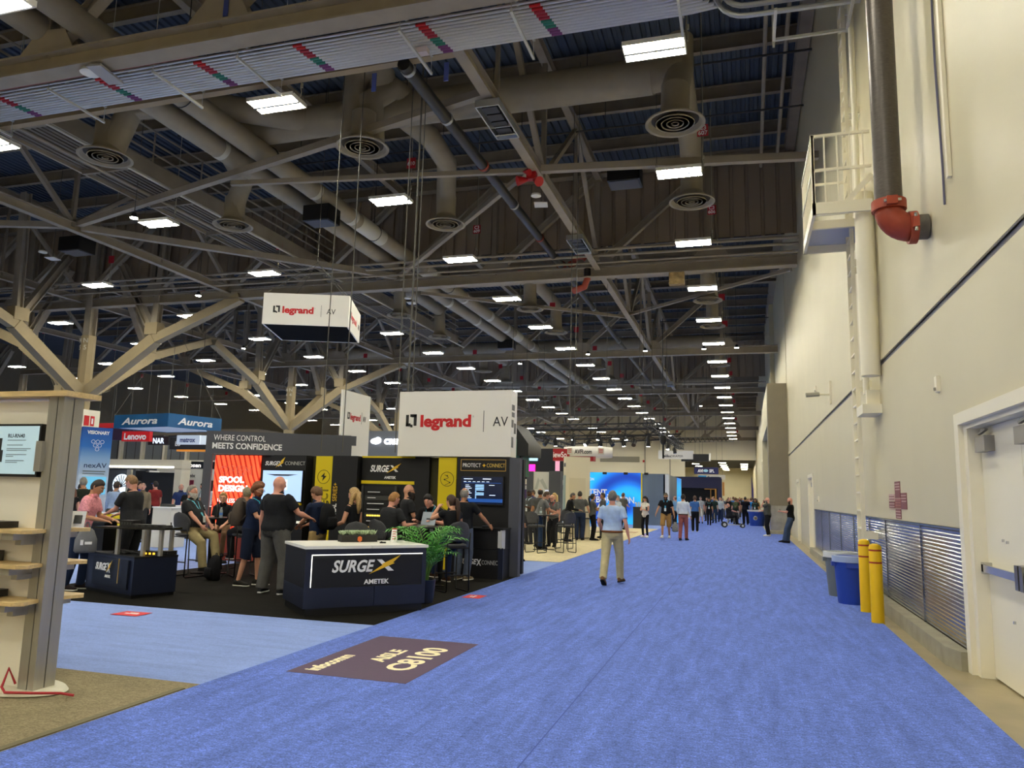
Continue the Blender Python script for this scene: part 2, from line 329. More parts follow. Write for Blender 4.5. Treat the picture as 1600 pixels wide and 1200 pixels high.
# bollards
for x, y, h, lb in ((1.75, 13.07, 1.1, 'yellow steel bollard with two red bands, standing next to the blue bin'), (1.745, 11.98, 1.09, 'yellow steel bollard with two red bands, standing nearer the big door')):
    t = thing('bollard', lb, 'bollard', (x, y, 0), 0, 'yellow bollards')
    MB().lathe([(.085, 0), (.085, h-.05), (.07, h-.015), (.03, h), (.0, h)], n=24).build('post', yellow, t)
    for z in (h-.09, h-.26): MB().lathe([(.0855, z-.012), (.0865, z), (.0855, z+.012)], n=24).build('band', mat('band_red', 'A8321C', .5), t, label='dark red band')
# bins
def bin_(x, y, m, lb, lm, h=.76, r=.27):
    t = thing('waste_bin', lb, 'bin', (x, y, .012))
    MB().lathe([(r*.78, 0), (r*.8, .02), (r*.97, h-.08), (r*.99, h-.06), (r*.99, h), (r*.93, h), (r*.76, .04), (.01, .04)], n=24).build('body', m, t)
    MB().lathe([(r*1.0, h-.04), (r*1.06, h-.03), (r*1.06, h), (r*.93, h+.004)], n=24).build('rim', m, t)
    MB().lathe([(r*1.07, h-.09), (r*1.08, h+.008), (r*.9, h+.012), (r*.86, h-.1)], n=24).build('liner', lm, t)
    b = MB(); b.box(-r-.03, -r+.05, -.09, .09, h-.16, h-.09).box(-.1, .1, -r-.02, -r+.05, h-.17, h-.1); b.build('grip', m, t); return t
bin_(1.62, 15.05, mat('bin_grey', '6E7472', .5), 'grey round waste bin lined with a clear bag beside the louvres', mat('clear_bag', 'D8DBDA', .3))
bin_(1.66, 14.0, mat('bin_blue', '2747A8', .45), 'blue round recycling bin behind the yellow bollards', mat('blue_clear_bag', 'A9BBDF', .3))
t = bin_(.72, 52.3, mat('bin_blue_far', '2E4FA6', .5), 'blue recycling bin standing far down the aisle', mat('clear_bag', 'D8DBDA', .3), 1.0, .55)
MB().lathe([(.09, -.01), (.13, -.01), (.13, .01), (.09, .01), (.09, -.01)], (-.1, -.53, .5), 12, 'y').build('recycling_mark', whitep, t)
# aisle floor sign
t = thing('floor_sign', 'dark purple floor decal in the aisle reading AISLE C8100', 'floor decal', (-4.03, 6.33, .0125))
MB().box(0, 1.19, 0, 1.9, 0, .0015).build('decal', mat('plum_vinyl', '4B3152', .6, noise=.06, nscale=20), t)
ink = mat('cream_ink', 'FFF3C8', .5)
Rz = (0, 0, pi/2)
text('C8100', .36, (1.0, .42, .002), ink, t, rot=Rz, bold=.012, width=1.1, depth=.001); text('AISLE', .22, (.62, .68, .002), ink, t, rot=Rz, bold=.009, width=.6, depth=.001)
text('infocomm', .2, (.24, .13, .002), ink, t, rot=Rz, bold=.008, width=.72, depth=.001)
for x, y, rz, lb in ((-7.62, 8.3, .03, 'red floor sticker on the paler blue carpet before the black booth'), (-4.2, 11.9, 1.57, 'red floor sticker on the aisle edge beside the palm'), (-4.25, 34.5, 1.5, 'small red floor sticker on the far aisle edge')):
    t = thing('floor_sticker', lb, 'floor sticker', (x, y, .0125), rz); MB().box(-.2, .2, -.15, .15, 0, .001).build('decal', mat('sticker_red', 'E03A3E', .5), t)
    MB().box(-.1, .1, -.02, .02, .001, .0016).box(-.06, .07, .04, .07, .001, .0016).build('print', whitep, t)
# ================================================================ roof and everything hung from it
deck = mat('navy_roof_deck', '3B4756', .6, noise=.12, nscale=.5); shade = mat('taupe_steel_shaded', '8A7F6D', .75, noise=.1, nscale=2)  # shade: the same taupe steel darkened, roof shade painted into its colour
m = MB(); x = -75.0; P = .30
prof = []
while x < 2.6:
    prof += [(x, 0), (x+.12, 0), (x+.15, .07), (x+.27, .07)]; x += P
n = len(prof)
vs = [(px, -33, ZD+pz) for px, pz in prof] + [(px, 125, ZD+pz) for px, pz in prof]
m._add(vs, [(i, i+1, n+i+1, n+i) for i in range(n-1)])
m.build('ceiling', deck, kind='structure', smooth=False)
MB().box(-75.5, 3.2, -33.5, 126, ZD+.2, ZD+.3).build('roof_slab', black, kind='structure')
# purlins every ten feet
PUR = [4.8+3.05*i for i in range(39)]
m = MB(); m.ibeam((-60, 0, -.27), (2.1, 0, -.27), .2, .5, .03)
pm = m.mesh('purlin', shade, 40)
for i, y in enumerate(PUR):
    o = bpy.data.objects.new('roof_purlin', pm); COL.objects.link(o); o.location = (0, y, ZD); tag(o, 'grey steel purlin crossing directly beneath the ribbed navy roof deck', 'purlin', 'roof purlins')
# main trusses across the hall
YT = [12.0+18.2*i for i in range(7)]; zb = 10.85; zt = 15.3
def seq(a, b, s):
    out = []
    while a < b+1e-6: out.append(a); a += s
    return out
XN = seq(-50.7, 2.2, 4.5)      # panel points
def truss_parts(t):
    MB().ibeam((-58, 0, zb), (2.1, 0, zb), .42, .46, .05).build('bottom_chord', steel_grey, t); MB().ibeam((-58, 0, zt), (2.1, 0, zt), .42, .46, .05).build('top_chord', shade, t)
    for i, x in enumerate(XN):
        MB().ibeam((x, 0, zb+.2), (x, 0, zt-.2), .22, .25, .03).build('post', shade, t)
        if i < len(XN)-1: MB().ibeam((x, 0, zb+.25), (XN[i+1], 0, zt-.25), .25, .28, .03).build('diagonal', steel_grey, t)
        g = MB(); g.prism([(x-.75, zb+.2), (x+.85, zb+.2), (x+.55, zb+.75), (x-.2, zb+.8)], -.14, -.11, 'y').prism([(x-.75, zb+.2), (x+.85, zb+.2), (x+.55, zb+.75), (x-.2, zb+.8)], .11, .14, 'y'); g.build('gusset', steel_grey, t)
tw = ['nearest the shelf display, above the grey conduits', 'carrying the ribbed draft curtain', 'third back from the conduit rack', 'fourth back from the conduit rack', 'fifth back from the conduit rack', 'sixth back, above the stage lights', 'last before the pale far wall']
t0 = thing('roof_truss', 'deep steel roof truss '+tw[0], 'roof truss', (0, YT[0], 0), 0, 'main roof trusses'); truss_parts(t0)
for i in range(1, 7): dup(t0, (0, YT[i], 0), label='deep steel roof truss '+tw[i])
# draft curtain of ribbed panels
for y, z0, z1, lb in ((30.75, 12.15, 15.2, 'brown ribbed metal draft curtain behind the second roof truss'), (67.2, 12.1, 15.2, 'brown ribbed metal draft curtain far back behind the fourth roof truss')):
    m = MB(); x = -50.
    pr = []
    while x < 2.1: pr += [(x, 0), (x+.42, 0), (x+.45, .08), (x+.55, .08), (x+.58, 0)]; x += .6
    nn = len(pr); m._add([(px, py, 0) for px, py in pr]+[(px, py, z1-z0) for px, py in pr], [(i, i+1, nn+i+1, nn+i) for i in range(nn-1)])
    o = m.build('draft_curtain', mat('brown_ribbed_sheet', '9E8E79', .7), label=lb, cat='draft curtain', smooth=False); o.location = (0, y, z0)
# secondary trusses lengthwise
zs, zu = 11.1, 15.0
def sec_parts(t, L):
    MB().ibeam((0, 0, zs), (0, L, zs), .26, .34, .03).build('bottom_chord', steel_grey, t); MB().ibeam((0, 0, zu), (0, L, zu), .26, .34, .03).build('top_chord', shade, t)
    y = 0; k = 0
    while y <= L-9.0:
        for a, b in (((0, y+.2, zs+.2), (0, y+4.4, zu-.2)), ((0, y+9.0, zs+.2), (0, y+4.7, zu-.2))): MB().beam(a, b, .16, .16).build('diagonal', steel_grey, t)
        MB().beam((0, y+4.55, zs), (0, y+4.55, zu), .1, .1).build('post', shade, t); MB().beam((0, y+9.1, zs), (0, y+9.1, zu), .14, .14).build('post', shade, t)
        y += 9.1
XS = [-5.65, -14.6, -23.7, -32.7, -41.7]
sl = ['nearest the white wall', 'above the pair of tan ducts', 'left of the railed catwalk', 'second beyond the railed catwalk', 'farthest beyond the railed catwalk']
s0 = thing('lengthwise_truss', 'steel truss running along the hall, '+sl[0], 'roof truss', (XS[0], 12.0, 0), 0, 'lengthwise roof trusses'); sec_parts(s0, 91)
for i in range(2, 5): dup(s0, (XS[i], 12.0, 0), label='steel truss running along the hall, '+sl[i])
MB().ibeam((XS[1], 12.2, 15.0), (XS[1], 103, 15.0), .26, .4, .03).build('roof_girder', steel_grey, label='steel girder running along the hall high above the pair of tan ducts', cat='girder')
for i, (x, z) in enumerate(((.75, 14.7), (1.35, 14.9))): MB().cyl((x, 12.3, z), (x+.1, 30, z), .06, 8).build('roof_pipe', steel_grey, label=['thin tan pipe along the roof near the white wall', 'thin tan pipe closest to the top of the white wall'][i], cat='pipe')
MB().ibeam((1.95, 12.3, 15.55), (1.95, 60, 15.55), .36, .5, .04).build('wall_girder', shade, label='dark roof beam lying along the top of the white wall', cat='girder')
# struts and lateral braces at bottom chord level
def strut(name, p, q, w, h, m_, lb, cat='brace'): return MB().beam(p, q, w, h).build(name, m_, label=lb, cat=cat)
zz = 10.95
strut('lateral_brace', (-23.6, 21.3, zz+.3), (-5.9, 16.2, zz+.3), .2, .2, steel_grey, 'long tan brace slanting across below the deck behind the conduit rack')
strut('lateral_brace', (-15, 18.8, zz), (-5.75, 20.1, zz), .14, .14, steel_grey, 'thin tan strut meeting the truss at the red alarm horns')
strut('lateral_brace', (-5.5, 20.3, zz+.1), (2.1, 21.25, zz+.1), .2, .2, steel_grey, 'tan strut from the red alarm horns across to the white wall')
strut('lateral_brace', (-24, 14.35, zz+.15), (-5.8, 14.1, zz+.15), .2, .22, mat('tan_strut', 'A08D6C', .65), 'tan strut running just behind the grey conduit rack')
strut('lateral_brace', (-41, 16, zz+.25), (-24, 21.2, zz+.25), .22, .22, steel_grey, 'tan brace slanting to the truss joint left of the catwalk')
strut('lateral_brace', (-23.6, 21.4, zz+.2), (-14.7, 29.9, zz+.2), .24, .24, steel_grey, 'tan brace running from the catwalk joint to the second truss')
strut('lateral_brace', (-14.5, 29.9, zz+.25), (-5.8, 21.4, zz+.9), .16, .16, steel_grey, 'tan brace crossing under the ribbed draft curtain')
strut('lateral_brace', (-5.6, 39.0, zz+.2), (2.0, 32.4, zz+.2), .14, .14, steel_grey, 'thin brace slanting toward the white wall behind the second truss')
strut('lateral_brace', (-5.6, 39.3, zz+.1), (-14.6, 32.4, zz+.1), .14, .14, steel_grey, 'thin brace slanting between the dark pipe and the tan ducts')
for i, (y, z, r_) in enumerate(((28.6, 11.35, .06), (28.9, 11.2, .06), (29.2, 11.0, .05), (50, 11.3, .06), (65, 11.3, .07))):
    MB().cyl((-45, y-.6, z), (2.1, y+.3, z), r_, 8).build('cross_pipe', steel_grey, label=['upper of three thin pipes under the ribbed draft curtain', 'middle of three thin pipes under the ribbed draft curtain', 'lowest of three thin pipes under the ribbed draft curtain', 'thin pipe crossing the hall behind the third truss', 'thin pipe crossing the hall before the fourth truss'][i], cat='pipe')
for i, y in enumerate((21.9, 25.2, 38, 44, 56)):
    m = MB().cyl((-20, y, 14.6), (2.1, y, 14.6), .035, 8)
    for k in range(7): m.cyl((-20+k*3.1, y, 14.6), (-20+k*3.1, y, 15.7), .012, 6)
    m.build('sprinkler_line', dark_steel, label=ORD[i]+' thin dark sprinkler line crossing under the purlins beyond the conduit rack', cat='sprinkler pipe')
# ---------------------------------------------------------------- hanging lamps
def lamp_parts(t, full):
    h = MB(); h.box(-.62, .62, -.31, .31, .03, .09).box(-.62, -.595, -.31, .31, -.01, .03).box(.595, .62, -.31, .31, -.01, .03).box(-.6, .6, -.31, -.29, -.005, .03).box(-.6, .6, .29, .31, -.005, .03)
    h.build('housing', white, t)
    MB().box(-.6, .6, -.035, .035, -.035, .03).build('divider', mat('divider_grey', '8C8A84', .6), t)
    for y in (-.16, .16): MB().box(-.592, .592, y-.122, y+.122, -.008, .028).build('diffuser', glow, t)
    w = MB()
    for x in (-.62, .62): w.tube([(x, -.28, .05), (x, 0, .55), (x, .28, .05)], .006, 5); w.cyl((x, 0, .55), (x, 0, 5.66), .006, 5)
    w.build('hanger', wire, t)
    if full:
        c = MB(); c.tube([(.66, -.05, .06), (.67, -.02, .2), (.63, 0, .35), (.66, 0, 1.0), (.64, 0, 5.0)], .014, 6); c.cyl((.66, 0, .34), (.66, 0, .44), .03, 8); c.build('power_cord', mat('pale_cord', 'A9A48F', .6), t)
        g = MB().box(.50, .80, -.03, -.015, 1.0, 1.34).build('circuit_tag', mat('tag_red', 'B8232E', .5), t)
        return g
lm = []
RX = [-1.58-8.82*k for k in range(7)]; ZL = 10.62
rown = ['in the row along the white wall', 'in the second row from the white wall', 'in the third row from the white wall', 'in the fourth row from the white wall', 'in the fifth row from the white wall', 'in the sixth row from the white wall', 'in the seventh row from the white wall']
proto = thing('hanging_lamp', 'x', 'lamp', (0, 0, 0)); gtag = lamp_parts(proto, True)
first = True
tags = {(0, 0): '608', (0, 1): 'C3\n607', (0, 2): 'C3\n606', (1, 1): '610', (1, 2): 'C3\n609', (2, 2): 'C3\n612'}
for k in range(7):
    for j in range(-7, 18):
        x, y = RX[k], 14.4+6.12*j
        if k >= 3 and 0 <= j < 2: continue
        if j < 0 and k > 3: continue
        if k >= 5 and j < 4: continue
        lb = 'white lamp %s from the conduit rack, %s' % (ORD[j], rown[k].replace('in the ', '')) if j >= 0 else 'white lamp %s this side of the conduit rack, %s' % (ORD[-1-j], rown[k].replace('in the ', ''))
        if first: o = proto; o.location = (x, y, ZL); o['label'] = lb; o['group'] = 'hanging lamps'; first = False
        else: o = dup(proto, (x, y, ZL), label=lb, group='hanging lamps')
        if k == 2 and 0 <= j <= 5: [c for c in o.children if c.name.startswith('hanger')][0].scale.z = .19
        if (k, j) in tags:
            tg = [c for c in o.children if c.name.startswith('circuit_tag')][0]; b = tags[(k, j)].split('\n')
            for q, s_ in enumerate(b): text(s_, .17, (.65, -.0305, 1.19-.15*q if len(b) > 1 else 1.1), whitep, tg, align='CENTER', bold=.004, depth=.001)
for i, (x, y) in enumerate(((-3.5, 131), (-3.5, 139), (-3.5, 147), (-3.5, 155), (-3.5, 162), (0, 135), (0, 143), (0, 151), (0, 159), (-8, 135), (-8, 145), (-8, 155), (-8, 162), (-31, 135), (-31, 145), (-31, 157))):
    o = thing('hanging_lamp', 'white lamp in the next hall through the far opening, %s back' % ORD[i], 'lamp', (x, y, 7.6), 0, 'lamps in the next hall')
    for c in KIDS(proto):
        if c.name.split('.')[0] in ('housing', 'diffuser', 'divider'): dup(c, parent=o)
    MB().cyl((-.6, 0, .08), (-.6, 0, .66), .01, 5).cyl((.6, 0, .08), (.6, 0, .66), .01, 5).build('hanger', wire, o)
# near lamp whose rounded corner shows at the top edge
t = thing('linear_lamp', 'rounded white end of a lamp close overhead beside the tan ducts', 'lamp', (-10.35, 7.55, 8.67)); MB().bbox((0, 0, 0), (.9, .5, .1)).build('housing', white, t); MB().bbox((0, 0, -.053), (.8, .42, .01)).build('diffuser', mat('dim_diffuser', 'FFFDF2', .5, emit=1.2), t)
MB().cyl((0, 0, .05), (0, 0, 7.4), .01, 6).build('hanger', wire, t)
# small bright spots scattered below the trusses
sp = mat('spot_glow', (1, .98, .92), .5, emit=40)
for i, (px_, py_, z_) in enumerate(((-23.8, 28.2, 10.3), (-14.4, 48.6, 10.4), (-9.2, 46, 10.4), (-5.6, 45.5, 10.4), (-2.2, 46.5, 10.6), (-.3, 46.4, 10.6), (-19.2, 19.4, 10.4), (-30, 40, 10.3), (-3.9, 75, 10.5))):
    t = thing('spot_lamp', ['small round spot lamp glowing by the tree column branch', 'small round spot lamp glowing behind the hanging cables', 'small round spot lamp glowing beside the tan ducts', 'small round spot lamp glowing beside the dark pipe', 'one of two small spot lamps by the white wall, farther from the wall', 'one of two small spot lamps by the white wall, nearer the wall', 'tiny spot lamp under the catwalk rail', 'tiny spot lamp among the far tree branches', 'tiny spot lamp far down the hall'][i], 'spot lamp', (px_, py_, z_), 0, 'spot lamps')
    MB().cyl((0, 0, .02), (0, 0, .2), .13, 12, .06).build('can', black, t); MB().lathe([(.001, 0), (.12, 0), (.12, .02), (.001, .02)], n=12).build('lens', sp, t); MB().cyl((0, 0, .2), (0, 0, ZD+.05-z_), .012, 6).build('stem', wire, t)

# ---------------------------------------------------------------- ducts
duct = mat('tan_duct', '9B9078', .6, noise=.06, nscale=3, bump=.05, bscale=8)
def arc(c, u, v, r, a0, a1, n=7): return [tuple(Vector(c)+Vector(u)*(r*cos(a0+(a1-a0)*i/(n-1)))+Vector(v)*(r*sin(a0+(a1-a0)*i/(n-1)))) for i in range(n)]
def diffuser(t, x, y, z, r=.7, up=1.0, rn=.33):
    d = MB(); d.lathe([(rn, up), (rn, .34), (r*.62, .16), (r*.93, .05), (r, .03), (r, -.005), (r*.9, -.0), (r*.82, .07), (r*.8, .11)], (x, y, z), 28)
    d.build('diffuser', duct, t)
    q = MB(); q.lathe([(r*.8, .1), (.001, .12)], (x, y, z), 24); q.build('throat', mat('diffuser_throat', '4A4338', .8), t)
    for rr in (.66, .47, .29, .13):
        q = MB(); q.lathe([(r*rr, .01), (r*rr*.98, -.012), (r*(rr-.09), .05), (r*(rr-.08), .07), (r*rr, .01)], (x, y, z), 24); q.build('diffuser_ring', duct, t)
t = thing('air_duct', 'large round tan cross duct with ring diffusers behind the first row of lamps', 'air duct', (0, 0, 0))
yd = 18.6; zd = 12.5
MB().tube([(-15.5, yd+.1, zd), (-12, yd, zd), (-2.6, yd, zd), (-2.1, yd, zd)], .47, 20).build('main_run', duct, t)
MB().tube([(-2.6, yd, zd), (-1.9, yd, zd+.05), (-1.3, yd, zd+.05)], [.47, .46, .36], 18).build('tee', duct, t)
MB().tube([(-1.4, yd+.1, zd+1.0), (-1.4, yd, zd), (-1.45, yd-.7, 11.7), (-1.45, yd-.85, 10.9)], .35, 18).build('drop', duct, t)
MB().tube([(-1.4, yd, zd), (-1.4, yd+3.9, zd)] + arc((-1.4, yd+3.9, zd-.6), (0, 0, 1), (0, 1, 0), .6, 0, pi/2) + [(-1.4, yd+4.5, 10.95)], .34, 18).build('branch', duct, t)
diffuser(t, -1.45, yd-.9, 10.65, .72); diffuser(t, -1.4, yd+4.5, 10.75, .7)
MB().tube([(-10, yd-.1, zd+.8)] + arc((-9.8, yd-.9, zd+.4), (0, 0, 1), (-1, 0, 0), .45, -pi/2, pi/2, 9) + [(-10.2, yd-.9, 11.0)], .33, 16).build('drop', duct, t)
MB().tube([(-9.7, yd-.8, 11.2), (-9.75, yd-.85, 12.4), (-9.3, yd-.5, 12.9), (-9.0, yd, zd+.2)], .36, 16).build('drop', duct, t)
diffuser(t, -9.75, yd-1.2, 10.85, .72)
MB().tube([(-9.4, yd, zd), (-9, yd+1.6, zd-.1), (-9.1, yd+3.2, zd-.2), (-9.5, yd+4.2, zd-.6), (-9.6, yd+4.45, 11.6), (-9.6, yd+4.5, 10.95)], .33, 16).build('branch', duct, t); diffuser(t, -9.6, yd+4.5, 10.7, .68)
MB().tube([(-12, yd, zd), (-15, yd-2.0, zd), (-16.4, yd-2.5, 12.2), (-16.9, yd-2.6, 10.95)], .36, 16).build('drop', duct, t); diffuser(t, -16.95, yd-2.7, 10.7, .72)
MB().tube([(-14, yd-.4, zd), (-15.8, yd+.8, zd), (-16.4, yd+2.6, 12.2), (-16.9, yd+2.9, 11.6), (-16.95, yd+2.95, 10.9)], .34, 16).build('branch', duct, t); diffuser(t, -16.95, yd+2.9, 10.7, .68)
for a, (yq, lb) in enumerate(((35.7, 'round tan cross duct with ring diffusers behind the second truss'), (54, 'round cross duct with ring diffusers behind the third truss'), (72, 'round cross duct far back behind the fourth truss'))):
    t = thing('air_duct', lb, 'air duct', (0, 0, 0)); MB().cyl((-17.8 if a == 0 else -34, yq, 12.6), (-1.2, yq, 12.6), .47, 16).build('main_run', duct, t)
    for x in (-1.5, -10.2, -17.4) if a == 0 else (-1.5, -10.2, -19, -28):
        for dy in (0, 5.6):
            b = MB(); b.tube([(x, yq, 12.6), (x, yq+dy, 12.5), (x, yq+dy+.2, 12.2), (x, yq+dy+.3, 11.2)], .33, 12); b.build('branch', duct, t); diffuser(t, x, yq+dy+.3, 10.9, .68, .6)
# pair of long ducts along the hall
band = mat('band_white', 'C9C4B0', .5)
t = thing('long_duct', 'long tan round duct with white bands, nearer the white wall of the pair', 'air duct', (-13.85, 0, 11.75))
MB().cyl((0, 6, 0), (0, 86, 0), .31, 20).build('run', duct, t)
for y0, y1 in ((21.5, 21.7), (24.0, 24.25), (24.6, 26.6), (30.8, 31.8), (36, 36.2), (40, 40.4), (43.2, 43.6), (45, 46.4), (49, 49.3), (55, 55.3), (61, 61.4), (67, 67.5)): MB().cyl((0, y0, 0), (0, y1, 0), .318, 20).build('band', band, t, label='white band around the duct')
for y in (15.2, 19, 26, 34): MB().beam((0, y, 0), (0, y, 3.6), .02, .02).tube(arc((0, y, 0), (1, 0, 0), (0, 0, 1), .33, 0, 2*pi, 17), .015, 5).build('hanger', dark_steel, t)
t = thing('long_duct', 'long tan round duct running through the black boxes, beside the white banded one', 'air duct', (-14.95, 0, 11.75))
MB().cyl((0, 6, 0), (0, 86, 0), .31, 20).build('run', duct, t)
for y0, y1 in ((18, 18.2), (31, 31.2), (36.5, 36.8), (41, 41.3), (50, 50.2)): MB().cyl((0, y0, 0), (0, y1, 0), .318, 20).build('band', band, t, label='white band around the duct')
# dark sprinkler main in two lengths
t = thing('sprinkler_main', 'dark steel sprinkler main with red couplings above the aisle', 'pipe', (-6.95, 0, 10.9))
MB().cyl((0, 14.0, 0), (-.35, 30.6, .45), .15, 16).build('run', dark_steel, t)
for y in (14.2, 16.6, 19.6, 22.9, 26.5): MB().cyl((-.021*(y-14), y, .027*(y-14)), (-.021*(y-14), y+.1, .027*(y-14)), .17, 16).build('coupling', orange_red if y in (19.6, 26.5) else galv, t)
MB().tube([(-.35, 30.4, .45), (-.37, 30.9, .45), (-.45, 31.1, .3), (-.45, 31.1, .05)], .19, 14).build('elbow', orange_red, t, True)
MB().tube([(.15, 30.0, .3)] + arc((.55, 30.2, .4), (-1, 0, 0), (0, 0, 1), .3, 0, pi, 9) + [(.85, 30.2, -.3)] + [(.7, 30.3, -.6), (.2, 30.5, -.7)], .14, 12).build('offset_loop', orange_red, t, True)
MB().cyl((.85, 30.2, .2), (.85, 30.2, -.2), .148, 12).build('spool', dark_steel, t)
t = thing('sprinkler_main', 'dark steel sprinkler main continuing far along the hall', 'pipe', (-7.3, 0, 11.3)); MB().tube([(0, 30.8, .2), (0, 33, 0), (-.6, 84, .4)], .13, 14).build('run', dark_steel, t)
for y in (38, 42, 47, 53, 60): MB().cyl((-.012*(y-33), y, .008*(y-33)), (-.012*(y-33), y+.1, .008*(y-33)), .15, 14).build('coupling', galv, t)
# ---------------------------------------------------------------- conduit rack
t = thing('conduit_rack', 'rack of parallel grey electrical conduits hung under the nearest truss', 'conduit rack', (0, 0, 10.86))
NC = 12; y0, y1 = 12.62, 13.72
cols = [red, red, red, mat('paint_red', 'A8283A', .5), mat('paint_red', 'A8283A', .5), mat('paint_red', 'A8283A', .5), mat('paint_green', '2C7D68', .5), mat('paint_green', '2C7D68', .5), mat('paint_green', '2C7D68', .5), mat('paint_purple', '7A3A70', .5), mat('paint_purple', '7A3A70', .5), mat('paint_purple', '7A3A70', .5)]
for i in range(NC):
    y = y0+(y1-y0)*(i/(NC-1))**.9; r = .028+.010*(i/(NC-1)); xe = -.2-(NC-1-i)*.10
    cd = MB(); cd.tube([(-24, y, 0), (xe-.6, y, 0), (xe-.1, y+.02, .06), (xe, y+.03, .3), (xe, y+.03, 4.5)], r, 8); o = cd.build('conduit', mat('bright_conduit', 'D2D2CF', .35, .55), t)
    for xb in (-13.9, -11.2, -8.7, -5.9, -3.55, -17.0):
        if i > 0: MB().cyl((xb-.22+i*.02, y, 0), (xb-.0+i*.02, y, 0), r+.005, 8).build('paint_mark', cols[i % 12], o)
for x in (-18.0, -15.0, -12.1, -9.95, -6.25, -3.98, -.98):
    s = MB(); s.box(x-.025, x+.025, y0-.3, y1+.22, -.36, -.31).box(x-.025, x+.025, y0-.3, y1+.22, .05, .1)
    s.cyl((x, y1+.19, -.36), (x, y1+.19, 5.3), .008, 6).cyl((x, y0-.28, -.36), (x, y0-.28, 5.3), .008, 6); s.build('trapeze', zinc, t)
MB().beam((-10.9, 12.15, 10.7), (-18.5, 12.2, 10.72), .3, .06).build('cable_bundle', mat('rust_red_cable', '7C3A30', .7), label='dark red cable bundle lying beside the conduits under the truss', cat='cable')
MB().beam((-1.5, 12.35, 10.95), (-11.2, 12.35, 10.95), .35, .08).build('cable_bundle', mat('bright_red_cable', 'B04434', .6), label='brighter red cables behind the conduits near the blue-taped strut', cat='cable')
t = thing('curved_conduits', 'grey conduits bending round a sharp corner near the top of the wall', 'conduit', (0, 0, 0))
for i in range(3): MB().tube([(-.45+i*.12, 13.2, 16)] + arc((.2, 13.3, 10.9+.1*i), (-1, 0, 0), (0, 0, -1), .55-.1*i, 0, pi/2, 7) + [(2.1, 13.35, 10.35+.2*i)], .05, 8).build('conduit', galv, t)
s = MB(); s.box(.65, .7, 12.9, 13.9, 10.1, 10.15).box(1.9, 1.95, 12.9, 13.9, 10.1, 10.15).box(.65, 1.95, 13.85, 13.9, 10.12, 10.17).beam((.67, 13.87, 10.0), (.67, 13.87, 11.5), .04, .04); s.build('strut_frame', zinc, t)
# little ceiling boxes
def wifi(x, y, z, lb):
    t = thing('wireless_unit', lb, 'wireless unit', (x, y, z)); MB().bbox((0, 0, 0), (.42, .42, .03), .2).build('panel', mat('pale_unit', 'D9D6CC', .5), t); MB().lathe([(.001, 0), (.16, .0), (.15, .06), (.001, .07)], (-.05, -.42, .12), 16).build('dome', white, t); MB().cyl((0, 0, 0), (0, 0, ZD+.05-z), .01, 6).build('stem', wire, t)
wifi(-6.0, 22.2, 10.75, 'white square antenna panel with a dome below the red alarm horns')
wifi(-26.2, 22.6, 10.5, 'white antenna panel by the truss joint above the tree column')
wifi(-15.6, 33.6, 10.9, 'white antenna panel beneath the pair of tan ducts')
t = thing('antenna_tray', 'grey flat panel with a white oval dome at the near truss above the conduits', 'wireless unit', (-13.2, 12.15, 10.52)); MB().bbox((0, 0, 0), (.35, .75, .05), .15).build('panel', mat('grey_panel', 'A9A7A4', .5), t); MB().lathe([(.001, 0), (.2, 0), (.18, .06), (.001, .07)], (-.3, -.12, .0), 16).build('dome', white, t)
def cradle(y, lb):
    t = thing('equipment_cradle', lb, 'equipment cradle', (XS[0], y, zs-.4)); f = MB()
    f.box(-.3, -.27, -.85, .85, 0, .18).box(.27, .3, -.85, .85, 0, .18).box(-.3, .3, -.87, -.84, 0, .18).box(-.3, .3, .84, .87, 0, .18).box(-.3, .3, .2, .23, 0, .16).box(-.28, .28, -.85, .85, .17, .19); f.build('frame', galv, t)
    for i in range(4): MB().box(-.17, .2, -.75+i*.36, -.45+i*.36, .02, .15).build('module', black, t)
    MB().bbox((0, .72, .05), (.5, .25, .03), 0, .5).build('reflector', mat('reflector', 'BFC6D8', .2, .8), t)
cradle(16.7, 'open metal cradle of four black modules under the truss near the conduits'); cradle(26.4, 'open metal cradle of black modules before the draft curtain'); cradle(62, 'small open metal cradle far along the truss')
t = thing('alarm_horns', 'cluster of red alarm horns fixed to the truss joint', 'alarm', (-5.75, 20.2, 10.75))
MB().bbox((0, 0, .1), (.28, .2, .28)).build('box', red, t)
for dx, dz in ((-.38, -.12), (.28, -.2), (-.1, .22)): MB().cyl((dx*.3, -.05, dz*.3), (dx, -.2, dz), .05, 12, .15).build('horn', red, t)
for x, y, z, lb in ((-14.0, 22.4, 11.15, 'black box where the farther tan duct passes through, above the hanging sign'), (-24.8, 22.4, 10.85, 'black box hung at the truss joint left of the catwalk'), (-14.9, 12.7, 11.35, 'black box beside the tan ducts over the conduit rack'), (-3.4, 22.6, 11.6, 'dark box near the purlins beyond the second lamp by the wall'), (-14.7, 46.5, 11.3, 'black box on the farther tan duct behind the third truss')):
    t = thing('speaker_box', lb, 'speaker', (x, y, z)); MB().bbox((0, 0, 0), (1.0, .8, .55)).build('cabinet', black, t); MB().bbox((0, 0, -.285), (.9, .7, .02)).build('grille', mat('grille_grey', '3F4044', .5), t)
MB().bbox((-2.45, 30.2, 10.38), (.6, .3, .5)).build('junction_crate', mat('ply_crate', 'A98F5F', .7, noise=.3, nscale=6), label='tan plywood box stuck under the second truss', cat='box')
MB().bbox((-6.25, 13.4, 10.72), (.28, .16, .12)).build('warning_lamp', mat('red_white_box', 'D8C8C4', .5), label='small white box with a red cap clipped to the conduits', cat='sensor')
